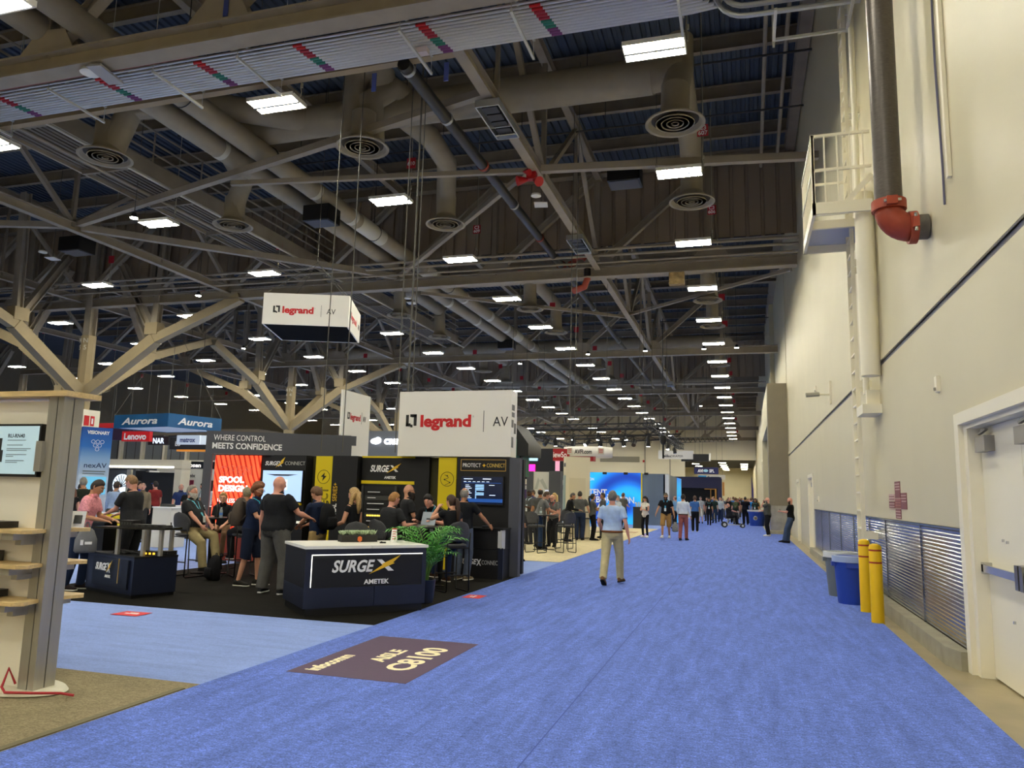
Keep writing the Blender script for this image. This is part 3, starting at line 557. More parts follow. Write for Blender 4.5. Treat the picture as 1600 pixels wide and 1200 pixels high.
for x, y, z in ((-5.9, 14.1, 10.6), (-7.6, 14.1, 10.6), (-14.3, 31, 10.75), (-9.9, 12, 11.4), (-17.3, 12, 10.7)): MB().box(x-.05, x+.05, y-.2, y-.17, z-.3, z+.12).build('blue_tape', mat('blue_tape', '3B4A8C', .5), label='short strip of blue tape hanging from the roof steel', cat='tape', group='blue tape strips')
# ---------------------------------------------------------------- catwalk
t = thing('catwalk', 'long steel catwalk with pipe railings hung under the roof', 'catwalk', (0, 12.3, 11.75))
pk_ = MB()
for i in range(10): pk_.box(-20.38+i*.19, -20.38+i*.19+.115, 0, 35, 0, .05)
pk_.build('deck', mat('grate_dark', '6E6456', .7), t)
MB().box(-18.5, -18.42, 0, 35, -.1, .42).box(-20.48, -20.4, 0, 35, -.1, .42).build('side_channel', steel_grey, t)
for i in range(12): MB().box(-20.4, -18.5, i*3.0, i*3.0+.1, -.15, 0).build('cross_bearer', shade, t)
for x in (-18.46, -20.44):
    r = MB()
    for z in (.75, 1.1, 1.5): r.cyl((x, 0, z), (x, 35, z), .035, 8)
    for i in range(16): r.cyl((x, i*2.3, .4), (x, i*2.3, 1.5), .03, 8)
    r.build('railing', steel_grey, t)
MB().cyl((-18.1, 0, -.35), (-18.0, 35, -.35), .045, 8).build('pipe', mat('pale_pipe', 'C9C3B0', .5), t); MB().cyl((-19.2, 0, -.3), (-19.3, 35, -.3), .05, 8).build('pipe', steel_grey, t)
# ---------------------------------------------------------------- tree columns
tcol = mat('tree_tan', 'A3926F', .65, noise=.05, nscale=2)
def tree(x, y, nm, lb):
    t = thing('tree_column', lb, 'column', (x, y, 0)); zj = 6.1
    MB().prism([(.38*cos(a*pi/4+pi/8), .38*sin(a*pi/4+pi/8)) for a in range(8)], .007, zj+.6).build('shaft', tcol, t)
    up = MB().prism([(.34*cos(a*pi/4), .34*sin(a*pi/4)) for a in range(8)], zj+.5, 9.15).build('upper_shaft', tcol, t)
    MB().ibeam((0, 0, 9.1), (0, 0, 15.2), .4, .45, .05).build('steel_post', steel_grey, t)
    for dx, dy in ((1, 0), (-1, 0), (0, 1), (0, -1)):
        u = Vector((dx, dy, 0)); br = MB().beam(u*.1+Vector((0, 0, zj)), u*4.2+Vector((0, 0, 8.85)), .5, .55); br.beam(u*4.0+Vector((0, 0, 8.75)), u*9.0+Vector((0, 0, 10.7)), .42, .42); br.build('branch', tcol, t)
        k = u*4.1
        for e, w in ((u*4.35+Vector((0, 0, 15.1)), .34), (u*1.7+Vector((0, 0, 12.8)), .34)): MB().ibeam(k+Vector((0, 0, 9.0)), e, w, w, .05).build('strut', steel_grey, t)
        MB().bbox(u*4.05+Vector((0, 0, 9.35)), (.75 if dx else .5, .5 if dx else .75, .6)).build('gusset', tcol, t)
    if nm:
        for dx in (-.16, .16):
            for q, s_ in enumerate(nm): text(s_, .34, (dx, -.335, 8.75-.36*q), mat('pale_stencil', 'D6D0BC', .6), up, align='CENTER', bold=.006, rot=(pi/2, 0, .4 if dx > 0 else -.4))
    return t
tree(-32, 30.2, 'N5', 'tan tree-like column lettered N 5 behind the shelf display')
tree(-32, 48.6, 'N4', 'tan tree-like column lettered N 4 behind the dark grey header')
tree(-32, 66.8, '', 'tan tree-like column far behind the one lettered N 4')
tree(-58, 48.6, '', 'tan tree-like column seen far off below the red hanging sign')
tree(-32, 85, '', 'tan tree-like column farthest back in the hall')
# rigging cables over the white block
for i, (x, y) in enumerate(((-7.25, 15.6), (-7.1, 15.5), (-7.35, 15.3), (-4.9, 22.5), (-5.4, 24), (-8.6, 15.2), (-9.2, 15.3))): MB().cyl((x, y, 2.5 if i < 3 or i > 4 else 4), (x+.05, y, 15.6), .012 if i else .022, 6).build('rigging_cable', wire, label=['thickest dark rigging cable hanging down behind the white block', 'thin rigging cable beside the thickest one', 'thin rigging cable on the window side of the thickest one', 'thin rigging cable dropping beside the tall white block', 'thin rigging cable far behind the tall white block', 'thin rigging cable before the hanging white sign', 'slanting rigging cable before the hanging white sign'][i], cat='cable')
# ================================================================ people
V = Vector
def remesh(mb, vox, sm=4):
    me = mb.mesh('tmp', [], False); o = bpy.data.objects.new('tmp', me); COL.objects.link(o)
    r = o.modifiers.new('r', 'REMESH'); r.mode = 'VOXEL'; r.voxel_size = vox; r.use_smooth_shade = True
    if sm: q = o.modifiers.new('s', 'SMOOTH'); q.factor = .5; q.iterations = sm
    out = bpy.data.meshes.new_from_object(o.evaluated_get(bpy.context.evaluated_depsgraph_get()))
    bpy.data.objects.remove(o); bpy.data.meshes.remove(me); out.materials.clear(); return out
def put(name, me, m, parent):
    me.materials.append(m); o = bpy.data.objects.new(name, me); COL.objects.link(o); o.parent = parent; return o
def loft(mb, secs, n=14, p=2.3):
    """secs: (centre, right axis, front axis, half width, half depth)"""
    vs = []
    for c, a, b, ra, rb in secs:
        for k in range(n):
            t = 2*pi*k/n; cx = math.copysign(abs(cos(t))**(2/p), cos(t)); sy = math.copysign(abs(sin(t))**(2/p), sin(t))
            vs.append(V(c)+V(a)*(cx*ra)+V(b)*(sy*rb))
    L = len(secs)
    fs = [(i*n+k, i*n+(k+1) % n, (i+1)*n+(k+1) % n, (i+1)*n+k) for i in range(L-1) for k in range(n)]
    fs += [tuple(range(n-1, -1, -1)), tuple((L-1)*n+k for k in range(n))]
    return mb._add(vs, fs)
def ik(a, b, l1, l2, pole):
    a, b = V(a), V(b); d = b-a; L = min(d.length, (l1+l2)*.995); d.normalize(); b = a+d*L
    x = (l1*l1-l2*l2+L*L)/(2*L); hgt = math.sqrt(max(0, l1*l1-x*x)); p = V(pole); p = (p-d*p.dot(d)).normalized()
    return a+d*x+p*hgt, b
def headpt(d, r=(.076, .097, .12)):
    x, y, z = d; k = 1.0
    p = V((x*r[0], y*r[1], z*r[2]))
    if z < 0: p.x *= 1+.30*z; p.y = p.y*(1+.10*z)+(.012*-z if y > 0 else .012*z*-1.5 if False else 0)
    if y > 0 and -.95 < z < -.35: p.y += .006
    if y < 0 and z < -.2: p.y *= 1+.35*(z+.2)
    return p
def headgrid(fn, n=24, m=18):
    mb = MB(); vs = []
    for i in range(m+1):
        th = pi*i/m
        for k in range(n):
            a = 2*pi*k/n; d = (max(sin(th), 1e-3)*sin(a), max(sin(th), 1e-3)*cos(a), cos(th)); vs.append(fn(d))
    mb._add(vs, [(i*n+k, (i+1)*n+k, (i+1)*n+(k+1) % n, i*n+(k+1) % n) for i in range(m) for k in range(n)]+[tuple(range(n)), tuple(m*n+k for k in range(n-1, -1, -1))])
    return mb
SK = {k: mat('skin_'+k, c, .5, spec=.3) for k, c in dict(fair='D9A184', pink='DDA08A', tan='B98462', olive='C08C6A', brown='7A5138', dark='54382A').items()}
def cloth(c, n=.12): return mat('cloth_'+c, c, .85, spec=.2, noise=n, nscale=9, bump=.35, bscale=26)
def hairm(c): return mat('hair_'+c, c, .6, noise=.3, nscale=40, bump=.5, bscale=90)
def sstep(a, b, x): t = max(0, min(1, (x-a)/(b-a))); return t*t*(3-2*t)

def person(label, loc, rz, h=1.75, w=1.0, belly=0., hip=None, lean=0., side=0., twist=0., look=(0, 0), LH=None, RH=None, LF=None, RF=None,
           skin='fair', shirt='202124', sleeve='short', pants='2A2C33', plen='long', shoes='1A1A1C', sole=None, hair='3A2A1E', style='short', beard=None,
           glasses=False, cap=None, lanyard=None, collar=True, belt=None, vox=.011, chest=0., tuck=False, elbow=None, face=True, curl=.35, skirt=False, cat='person', group=None, knee=None, fem=False, earring=False):
    """local axes: +y is where the person faces, +x the right hand"""
    s = h/1.75; root = thing('person', label, cat, loc, rz, group)
    hip = V(hip or (0, 0, .93)); U = V((math.sin(side), math.sin(lean)*math.cos(side), math.cos(lean)*math.cos(side))).normalized()
    Rv = V((cos(twist), sin(twist), 0)); Rv = (Rv-U*Rv.dot(U)).normalized(); Fv = U.cross(Rv).normalized()
    T = lambda t, f=0., r=0.: hip+U*t+Fv*f+Rv*r
    sw = .172*(.93 if fem else 1)*(1+(w-1)*.8)
    sh = {-1: T(.49, 0, -sw), 1: T(.49, 0, sw)}
    LH = V(LH) if LH else sh[-1]+V((-.08, .05, -.56)); RH = V(RH) if RH else sh[1]+V((.08, .05, -.56))
    LF = LF or (-.10, 0, 0, .12); RF = RF or (.10, 0, 0, -.12)
    arms = {}; legs = {}
    for sd, hd in ((-1, LH), (1, RH)):
        pole = (elbow or {}).get(sd, (sd*.5, -.8, -.5)); e, wr = ik(sh[sd], hd, .285, .255, pole); arms[sd] = (sh[sd], e, wr)
    hj = .092*(1+(w-1)*.7)
    for sd, ft in ((-1, LF), (1, RF)):
        a = hip+V((sd*hj*cos(twist*.5), sd*hj*sin(twist*.5), 0)); ank = V((ft[0], ft[1], ft[2]+.085)); fy = ft[3]
        k, ank = ik(a, ank, .435, .42, (knee or {}).get(sd, (-sin(fy)*.6+sd*.1, cos(fy), .15))); legs[sd] = (a, k, ank, ft)
    torso = [(-.09, .115, .10, 0), (-.03, .160, .115, -.005), (.05, .168, .12, -.005), (.14, .155, .108, .01), (.22, .145, .102, .012), (.31, .155, .112, .01), (.39, .172, .115, .008), (.45, .175, .105, .0), (.50, .150, .085, -.01), (.545, .085, .066, -.012)]
    if fem: torso = [(t, rx*(1.02 if t < .1 else .88 if t < .3 else .9), ry*(1.05 if t < .1 else .92 if t < .3 else 1.0), f) for t, rx, ry, f in torso]
    def tor(g, lo=-.2, hi=.6):
        out = []
        for t, rx, ry, f in torso:
            if not lo <= t <= hi: continue
            bw = w if t < .5 else 1+(w-1)*.5; bb = belly*max(0, 1-((t-.16)/.24)**2)
            out.append((T(t, f+bb*.55+(chest*.4*max(0, 1-((t-.37)/.1)**2))), Rv, Fv, rx*bw+bb*.35+g, ry*bw+bb*.6+g+chest*.3*max(0, 1-((t-.37)/.1)**2)))
        return out
    hc = T(.685, .012); lk, lp = look
    fwd = Fv; HM = Matrix((Rv, Fv, U)).transposed() @ Euler((lp, 0, lk)).to_matrix()
    hw = lambda p: hc+HM @ V(p)
    # ---- the body: one continuous surface
    B = MB(); loft(B, tor(-.012))
    B.tube([T(.50, -.015), T(.57, -.006), hw((0, -.022, -.05))], [.068, .055*(1+(w-1)*.5), .056], 12)
    hg = headgrid(headpt)
    B._add([hw(p) for p in hg.v], hg.f)
    B.tube([hw((0, .090, .028)), hw((0, .104, -.002)), hw((0, .112, -.026)), hw((0, .098, -.034))], [.009, .011, .0145, .010], 8)
    B.tube([hw((-.016, .088, -.062)), hw((.016, .088, -.062))], .0075, 6); B.ell(hw((0, .082, -.098)), (.022, .018, .016), 8, 6)
    B.tube([hw((-.05, .082, .035)), hw((0, .094, .032)), hw((.05, .082, .035))], .009, 6)
    for sd in (-1, 1):
        e0 = hw((sd*.078, -.008, 0)); B.tube([hw((sd*.072, -.004, -.028)), hw((sd*.083, -.012, -.008)), hw((sd*.086, -.016, .018)), hw((sd*.075, -.006, .030))], [.008, .010, .012, .008], 7)
        a, e, wr = arms[sd]
        B.tube([a+Rv*(-sd*.03), a+(e-a)*.15, a+(e-a)*.55, e, e+(wr-e)*.3, e+(wr-e)*.75, wr], [.056, .052*w**.5, .046*w**.6, .038, .040*w**.6, .031, .025], 12)
        # hand
        d = (wr-e).normalized(); down = d.z < -.6
        nm = V((-sd, .15, 0)) if down else V((-.15*sd, 0, -1)); nm = (nm-d*nm.dot(d)).normalized(); ac = d.cross(nm)*1.0   # across
        th = 1 if ac.dot(V((0, 1, 0)) if down else V((-sd, 0, 0))) > 0 else -1; ac = ac*th     # thumb side
        loft(B, [(wr-d*.01, ac, nm, .024, .020), (wr+d*.03, ac, nm, .036, .017), (wr+d*.07, ac, nm, .041, .015), (wr+d*.092, ac, nm, .037, .012)], 10)
        for i, (o_, ln) in enumerate(((.030, .068), (.010, .076), (-.010, .071), (-.030, .056))):
            p = wr+d*.085+ac*o_; q = d; pts = [p]; 
            for jn in (.45, .32, .26):
                q = (q*cos(curl)+nm*sin(curl)).normalized(); pts.append(pts[-1]+q*(ln*jn)); nm2 = nm
            B.tube(pts, [.0095, .009, .0085, .007], 7)
        p = wr+d*.028+ac*.028; q = (d*.62+ac*.7+nm*.3).normalized(); B.tube([p, p+q*.034, p+q*.034+(d*.8+ac*.3+nm*.35).normalized()*.028], [.0125, .0105, .008], 7)
        # leg
        a, k, an, ft = legs[sd]
        B.tube([a+V((0, 0, .03)), a+(k-a)*.3, k, k+(an-k)*.35, an], [.082*w, .075*w, .052, .050, .034], 12)
        fd = V((-sin(ft[3]), cos(ft[3]), 0)); B.tube([an, an-V((0, 0, .05))+fd*.02, an-V((0, 0, .055))+fd*.12], [.034, .034, .026], 8)
    sc = lambda mb: mb.xf(Matrix.Scale(s, 4))
    put('body', remesh(sc(B), vox*s, 3), SK[skin], root)
    # ---- face
    if face:
        E_ = MB(); Ir = MB(); Br = MB()
        for sd in (-1, 1):
            E_.ell(hw((sd*.031, .083, .012)), (.013, .012, .008), 10, 6); Ir.ell(hw((sd*.031, .0925, .012)), (.006, .005, .0065), 8, 6)
            Br.tube([hw((sd*.016, .097, .036)), hw((sd*.032, .094, .041)), hw((sd*.05, .082, .036))], .005, 6)
        eo = sc(E_).build('eyes', mat('eye_white', 'E9E2DA', .3), root, True); sc(Ir).build('iris', mat('iris_dark', '2A1D16', .3), eo, True)
        sc(Br).build('eyebrows', hairm(hair if hair else '5A4030'), root, True)
        sc(MB().tube([hw((-.022, .0905, -.0625)), hw((0, .0975, -.062)), hw((.022, .0905, -.0625))], .0045, 6)).build('lips', mat('lips_'+skin, {'fair': 'B0695C', 'pink': 'B8655A', 'tan': '965848', 'olive': '9A5C4C', 'brown': '5E352C', 'dark': '43261F'}[skin], .5), root, True)
    # ---- hair / beard as shells round the head
    if style and hair:
        hm = hairm(hair)
        thick = {'short': .011, 'buzz': .005, 'tail': .014, 'long': .02, 'curly': .026, 'fringe': .008, 'side': .017, 'balding': .008}[style]
        def hf(d):
            x, y, z = d; p = headpt(d); line = .42 if style != 'fringe' else 2
            on = sstep(-.10, .20, z-(.50*sstep(.05, .75, y)-.60*(1-sstep(-.45, .22, y))) + (0 if y < .2 else -.05))
            if style == 'fringe': on = sstep(-.5, -.35, z)*(1-sstep(.15, .4, z))*(1-sstep(-.2, .25, y))
            if style == 'balding': on *= 1-sstep(.55, .8, z)*.9
            if style in ('long', 'tail') : on = max(on, sstep(-.75, -.6, z)*(1-sstep(-.25, .1, y)))
            if style == 'side': on = max(on, sstep(.3, .5, z)*sstep(.9, .6, y))
            k = thick*(1+(.5*z if z > 0 else 0))
            if style == 'curly': k *= 1+.35*math.sin(9*x+4*y)*math.sin(8*z+5*x)
            L = p.length; return hw(p*((L+k*on-.010*(1-on))/L))
        H = headgrid(hf, 28, 22)
        if style == 'long':
            for sd in (-1, 1):
                H.tube([hw((sd*.05, -.06, .05)), hw((sd*.085, -.03, -.03)), hw((sd*.10, -.01, -.13)), hw((sd*.10, .02, -.25)), hw((sd*.085, .035, -.34))], [(.05, .05), (.045, .04), (.048, .035), (.04, .03), (.012, .012)], 10)
            H.tube([hw((0, -.08, .05)), hw((0, -.10, -.08)), hw((0, -.10, -.22)), hw((0, -.09, -.32))], [(.06, .05), (.085, .05), (.09, .045), (.05, .02)], 12)
        if style == 'tail':
            H.tube([hw((0, -.10, .03)), hw((0, -.145, .02)), hw((0, -.155, -.06)), hw((.01, -.14, -.2)), hw((.0, -.12, -.34)), hw((.01, -.11, -.40))], [.03, .032, .04, .038, .026, .006], 10)
        sc(H).build('hair', hm, root, True)
    if beard:
        col, bt, ln = beard
        def bf(d):
            x, y, z = d; p = headpt(d); on = sstep(-.12, -.3, z-.12*(1-sstep(.0, .5, y)))*sstep(-.35, -.05, y)
            if y > .75 and -.62 < z < -.42 and abs(x) < .35: on = .12
            if y > .5 and -.44 < z < -.28 and abs(x) < .4: on = .8
            k = bt*on; L = p.length; q = p*((L+k-.012*(1-on))/L)
            if ln and z < -.45 and y > -.1: q.z -= ln*on*(-z-.45)*1.8; q.y += ln*.25*on
            return hw(q)
        sc(headgrid(bf, 24, 22)).build('beard', hairm(col), root, True)
    if glasses:
        G = MB()
        for sd in (-1, 1): G.tube(arc(hw((sd*.033, .108, .010)), HM @ V((1, 0, 0)), HM @ V((0, 0, 1)), .022, 0, 2*pi, 13), .0028, 5); G.tube([hw((sd*.054, .104, .015)), hw((sd*.083, .06, .016)), hw((sd*.086, -.01, .014))], .0026, 5)
        G.tube([hw((-.012, .110, .013)), hw((.012, .110, .013))], .0026, 5); sc(G).build('glasses', black, root)
    if cap:
        C_ = headgrid(lambda d: hw(headpt(d)*(1.13 if d[2] > .28 else .9 if d[2] < .12 else .9+.23*(d[2]-.12)/.16)), 24, 18)
        C_.tube([hw((0, .07, .052)), hw((0, .12, .058)), hw((0, .175, .045))], [(.075, .008), (.072, .008), (.04, .006)], 12); sc(C_).build('cap', cloth(cap), root, True)
    # ---- clothes
    K = MB(); g = .012
    lo = -.09 if not tuck else .01
    loft(K, tor(g, lo, .6)[:-1]+[(T(.535, -.012), Rv, Fv, .095*(1+(w-1)*.5), .075)], 18)
    for sd in (-1, 1):
        a, e, wr = arms[sd]
        if sleeve == 'short': K.tube([a+Rv*(-sd*.04)+U*.0, a+(e-a)*.12, a+(e-a)*.45, a+(e-a)*.74], [.064*w**.4, .066*w**.5, .064*w**.6, .065*w**.6], 12)
        elif sleeve == 'long': K.tube([a+Rv*(-sd*.04), a+(e-a)*.12, a+(e-a)*.55, e, e+(wr-e)*.35, e+(wr-e)*.9], [.066*w, .066*w, .058*w, .050*w, .047, .035], 12)
        elif sleeve == 'cap': K.tube([a+Rv*(-sd*.05), a+(e-a)*.1, a+(e-a)*.35], [.062*w, .063*w, .062*w], 12)
    if skirt: pass
    so = put('shirt', remesh(sc(K), (vox+.003)*s, 4), shirt if not isinstance(shirt, str) else cloth(shirt), root)
    if collar:
        sc(MB().tube([T(.532, .01), T(.556, .004), T(.574, -.004)], [(.088, .082), (.076, .074), (.070, .070)], 16)).build('collar', shirt if not isinstance(shirt, str) else cloth(shirt), root, True)
    Pn = MB(); loft(Pn, tor(g-.004+(.004 if not tuck else .006), -.1, .06 if not tuck else .06), 18)
    for sd in (-1, 1):
        a, k, an, ft = legs[sd]; top = a+V((0, 0, .04))
        if plen == 'long': Pn.tube([top, a+(k-a)*.3, k, k+(an-k)*.4, k+(an-k)*.85, an+(an-k).normalized()*.02], [.100*w, .096*w, .076*w, .072*w, .066*w, .066*w] if not fem else [.098*w, .092*w, .068*w, .062*w, .056*w, .056*w], 14)
        else: Pn.tube([top, a+(k-a)*.3, a+(k-a)*.75, k+(an-k)*.02, k+(an-k)*.10], [.100*w, .100*w, .092*w, .088*w, .088*w], 14)
    put('trousers' if plen == 'long' else 'shorts', remesh(sc(Pn), (vox+.003)*s, 4), cloth(pants), root)
    if belt:
        tt = [q for q in tor(g+.006, .0, .06)]
        Bt = MB(); loft(Bt, [(T(.028, -.004), Rv, Fv, .168*w+g+.007+belly*.3, .12*w+g+.007+belly*.4), (T(.066, -.002), Rv, Fv, .166*w+g+.007+belly*.3, .118*w+g+.007+belly*.4)], 20); sc(Bt).build('belt', cloth(belt), root, True)
    for sd in (-1, 1):
        a, k, an, ft = legs[sd]; fd = V((-sin(ft[3]), cos(ft[3]), 0)); ac = V((cos(ft[3]), sin(ft[3]), 0)); b = V((an.x, an.y, an.z-.085)); up = V((0, 0, 1))
        pit = ft[4] if len(ft) > 4 else 0
        if pit: M3 = Matrix.Rotation(pit, 3, ac); fd2 = M3 @ fd; up = M3 @ up
        else: fd2 = fd
        o_ = an-up*.085
        S_ = MB(); loft(S_, [(o_-fd2*.075+up*.048, ac, up, .026, .036), (o_-fd2*.055+up*.056, ac, up, .036, .05), (o_+fd2*.0+up*.062, ac, up, .040, .056), (o_+fd2*.06+up*.050, ac, up, .042, .042), (o_+fd2*.13+up*.038, ac, up, .048, .028), (o_+fd2*.18+up*.034, ac, up, .040, .022), (o_+fd2*.205+up*.030, ac, up, .022, .014)], 12)
        shoe = sc(S_).build('shoe', cloth(shoes, .05), root, True)
        S2 = MB(); loft(S2, [(o_-fd2*.08+up*.012, ac, up, .030, .012), (o_-fd2*.05+up*.012, ac, up, .040, .012), (o_+fd2*.05+up*.011, ac, up, .042, .011), (o_+fd2*.13+up*.011, ac, up, .051, .011), (o_+fd2*.19+up*.012, ac, up, .042, .011), (o_+fd2*.215+up*.014, ac, up, .022, .009)], 12, 3.5); sc(S2).build('sole', cloth(sole or '151515', .05), shoe, True)
    if lanyard:
        Ly = MB(); rr = .094*w+belly*.6+chest*.6
        for sd in (-1, 1): Ly.tube([T(.56, -.055, sd*.045), T(.55, .0, sd*.088*(1+(w-1)*.4)), T(.50, .098, sd*.065), T(.36, .128*w+belly*.3+chest*.5, sd*.028), T(.22, .135*w+belly*1.15+chest*.3, sd*.006)], [(.012, .003)]*5, 6)
        lo_ = sc(Ly).build('lanyard', cloth(lanyard, .02), root); bd = MB(); c = T(.17, .140*w+belly*1.2+.004)
        for_ = [(c+U*.06, Rv, Fv, .038, .003), (c-U*.06, Rv, Fv, .038, .003)]; loft(bd, for_, 8, 12); sc(bd).build('badge', mat('badge_white', 'E8EAEA', .4), root)
    root['_s'] = s
    return root
STAND = lambda x, y: (x, y, .012)
# ================================================================ near shelf display
alu = mat('brushed_alu', 'B4B1A6', .35, .6, noise=.05, nscale=20, stretch=(1, 1, .05)); board = mat('cream_board', 'F6F0DE', .5); oak = mat('oak_edge', 'D9BC84', .45, noise=.12, nscale=4, stretch=(2, 14, 14))
dv = mat('device_black', '17171A', .4); dg_ = mat('device_grey', '3A3B3A', .45)
t = thing('shelf_display', 'double sided cream shelf display with oak shelves and an aluminium end post', 'shelf display', (-5.32, 5.0, .009))
MB().box(-3.2, -.2, -.045, .045, .07, 2.33).build('back_panel', board, t)
for x0, x1, y0, y1 in ((-.22, -.13, -.10, .10), (-.12, -.06, -.10, -.005), (-.12, -.06, .005, .10)): MB().box(x0, x1, y0, y1, .03, 2.36).build('post', alu, t)
MB().box(-3.2, .03, -.17, .19, 2.36, 2.405).build('top_cap', oak, t, label='oak top cap')
MB().lathe([(.001, 0), (.5, 0), (.52, .01), (.5, .03), (.001, .035)], (-.42, 0, 0), 36, 'z', 1.05, .52).build('foot_plate', mat('foot_white', 'E4DFC9', .5), t); MB().box(-3.2, -.2, -.05, .05, .02, .07).build('plinth', board, t)
for z in (.70, .98, 1.25):
    for s_ in (-1, 1):
        e = MB(); y0 = .05*s_; y1 = .34*s_
        e.prism([(-3.2, y0), (-.10, y0), (-.10, y0+s_*.05), (-.04, y1-s_*.06), (-.10, y1), (-3.2, y1)][::1], z, z+.028); sh_ = e.build('shelf', oak, t)
        b = MB(); b.box(-.32, -.2, min(y0, y1*.9), max(y0, y1*.9), z-.055, z-.004).box(-.26, -.2, min(y0, y1*.68), max(y0, y1*.68), z-.095, z-.05); b.build('bracket', alu, sh_)
for i, (x, y, w_, d_, h_, z, m_, lb) in enumerate(((-.62, -.19, .42, .2, .055, 1.278, dv, 'flat black unit at the open end of the top shelf'), (-1.1, -.19, .42, .2, .055, 1.278, dv, 'flat black unit farther along the top shelf'), (-.72, -.19, .36, .22, .085, 1.008, dg_, 'grey wedge-shaped control unit on the middle shelf'), (-1.15, -.2, .36, .2, .05, 1.008, dv, 'low black unit behind the wedge-shaped one'), (-.6, -.18, .3, .2, .06, .728, dv, 'small black box at the open end of the bottom shelf'), (-1.0, -.18, .4, .22, .05, .728, dv, 'flat black box farther along the bottom shelf'))):
    q = thing('media_device', lb, 'device', (-5.32+x, 5.0+y, .009+z)); b = MB()
    if i == 2: b.prism([(-d_/2, 0), (d_/2, 0), (d_/2, h_), (-d_/2+.05, h_), (-d_/2, .03)], -w_/2, w_/2, 'x')
    else: b.box(-w_/2, w_/2, -d_/2, d_/2, .004, h_)
    b.build('case', m_, q); f = MB().box(-w_/2+.04, w_/2-.16, -d_/2-.003, -d_/2, .012, h_-.012 if i != 2 else .026).build('display', mat('device_display', '24110F', .2), q)
    k = MB()
    for j in range(4): k.cyl((w_/2-.13+j*.028, -d_/2, h_*.5 if i != 2 else .016), (w_/2-.13+j*.028, -d_/2-.008, h_*.5 if i != 2 else .016), .008, 8)
    k.build('buttons', dg_, q)
q = thing('price_stand', 'white folded card stand on the far side top shelf', 'card stand', (-5.42, 5.2, 1.29)); MB().bbox((0, 0, .07), (.11, .01, .14), .5, -.3).build('card', whitep, q); MB().bbox((.01, -.01, .07), (.06, .012, .07), .5, -.3).build('picture', dg_, q)
MB().tube([(-5.55, 4.89, .08), (-5.6, 4.86, .2), (-5.56, 4.78, .08), (-5.5, 4.76, .05), (-5.3, 4.80, .055), (-5.1, 4.9, .05), (-5.02, 4.95, .03)], .010, 8).build('power_cable', mat('red_cable', 'B0202C', .5), label='red cable looped round the foot of the shelf display', cat='cable')
# monitor on the display
def screen(name, label, x, y, z, w_, h_, face_mat, rz=0., bez=.018, d=.045, cat='screen'):
    q = thing(name, label, cat, (x, y, z), rz); MB().box(-w_/2, w_/2, 0, d, 0, h_).build('bezel', black, q); MB().box(-w_/2+bez, w_/2-bez, -.002, 0, bez*1.2, h_-bez).build('display', face_mat, q); return q
lcd = mat('lcd_pale_blue', 'A9C3CC', .3, emit=.16)
q = screen('wall_monitor', 'monitor on the shelf display showing a black box and model text', -6.06, 4.90, 1.705, .94, .44, lcd)
ink_d = mat('ink_dark', '23262B', .6); ink_g = mat('ink_grey', '6F7C84', .6)
text('RU-RN40', .046, (.12, -.004, .325), ink_d, q, bold=.0006, depth=.001)
for z, w_ in ((.30, .2), (.26, .17), (.23, .26), (.215, .22), (.18, .22), (.165, .08), (.13, .2), (.115, .13)): MB().box(.12, .12+w_, -.0035, -.002, z, z+.006).build('text_line', ink_g, q)
MB().box(-.2, .06, -.004, -.002, .2, .32).box(-.18, .08, -.005, -.002, .12, .22).build('picture', ink_d, q)
text('TRUE', .012, (.0, -.004, .006), whitep, q, align='CENTER', depth=.001)
MB().box(-5.585, -5.52, 4.86, 4.945, 1.75, 2.0).build('monitor_mount', alu, label='aluminium clamp beside the monitor on the end post', cat='bracket')

# ================================================================ reception desk
navy = mat('desk_navy', '1B2134', .35, noise=.06, nscale=3); pblack = mat('panel_black', '0C0D10', .5); sil = mat('silver_letters', 'FFFFFF', .4); yel = mat('banner_yellow', 'E8CF00', .5)
A = math.atan2(1.24, 1.18)
t = thing('reception_desk', 'dark navy angled reception desk with a white top and white lettering', 'desk', (-5.53, 8.98, .012), A); L = 1.712; D = 1.12
MB().box(.03, L-.03, .03, D-.02, 0, .1).build('toe_kick', pblack, t)
MB().box(0, L*.56, 0, D, .1, .36).box(L*.565, L, 0, D, .1, .36).build('lower_body', navy, t)
MB().box(0, L, .012, D, .36, .865).build('body', pblack, t)
MB().box(0, L, 0, .02, .79, .865).box(0, .085, 0, .02, .36, .79).box(L-.06, L, 0, .02, .36, .79).build('front_frame', navy, t)
MB().box(.085, L-.06, -.004, .008, .782, .792).box(.078, .088, -.004, .008, .37, .792).build('light_strip', mat('strip_glow', 'F4F2E6', .4, emit=.9), t)
MB().box(-.02, L*.52, -.02, D+.0, .866, .905).box(L*.525, L+.02, -.02, D*.9, .866, .905).build('worktop', mat('white_top', 'F2F0E6', .3), t)
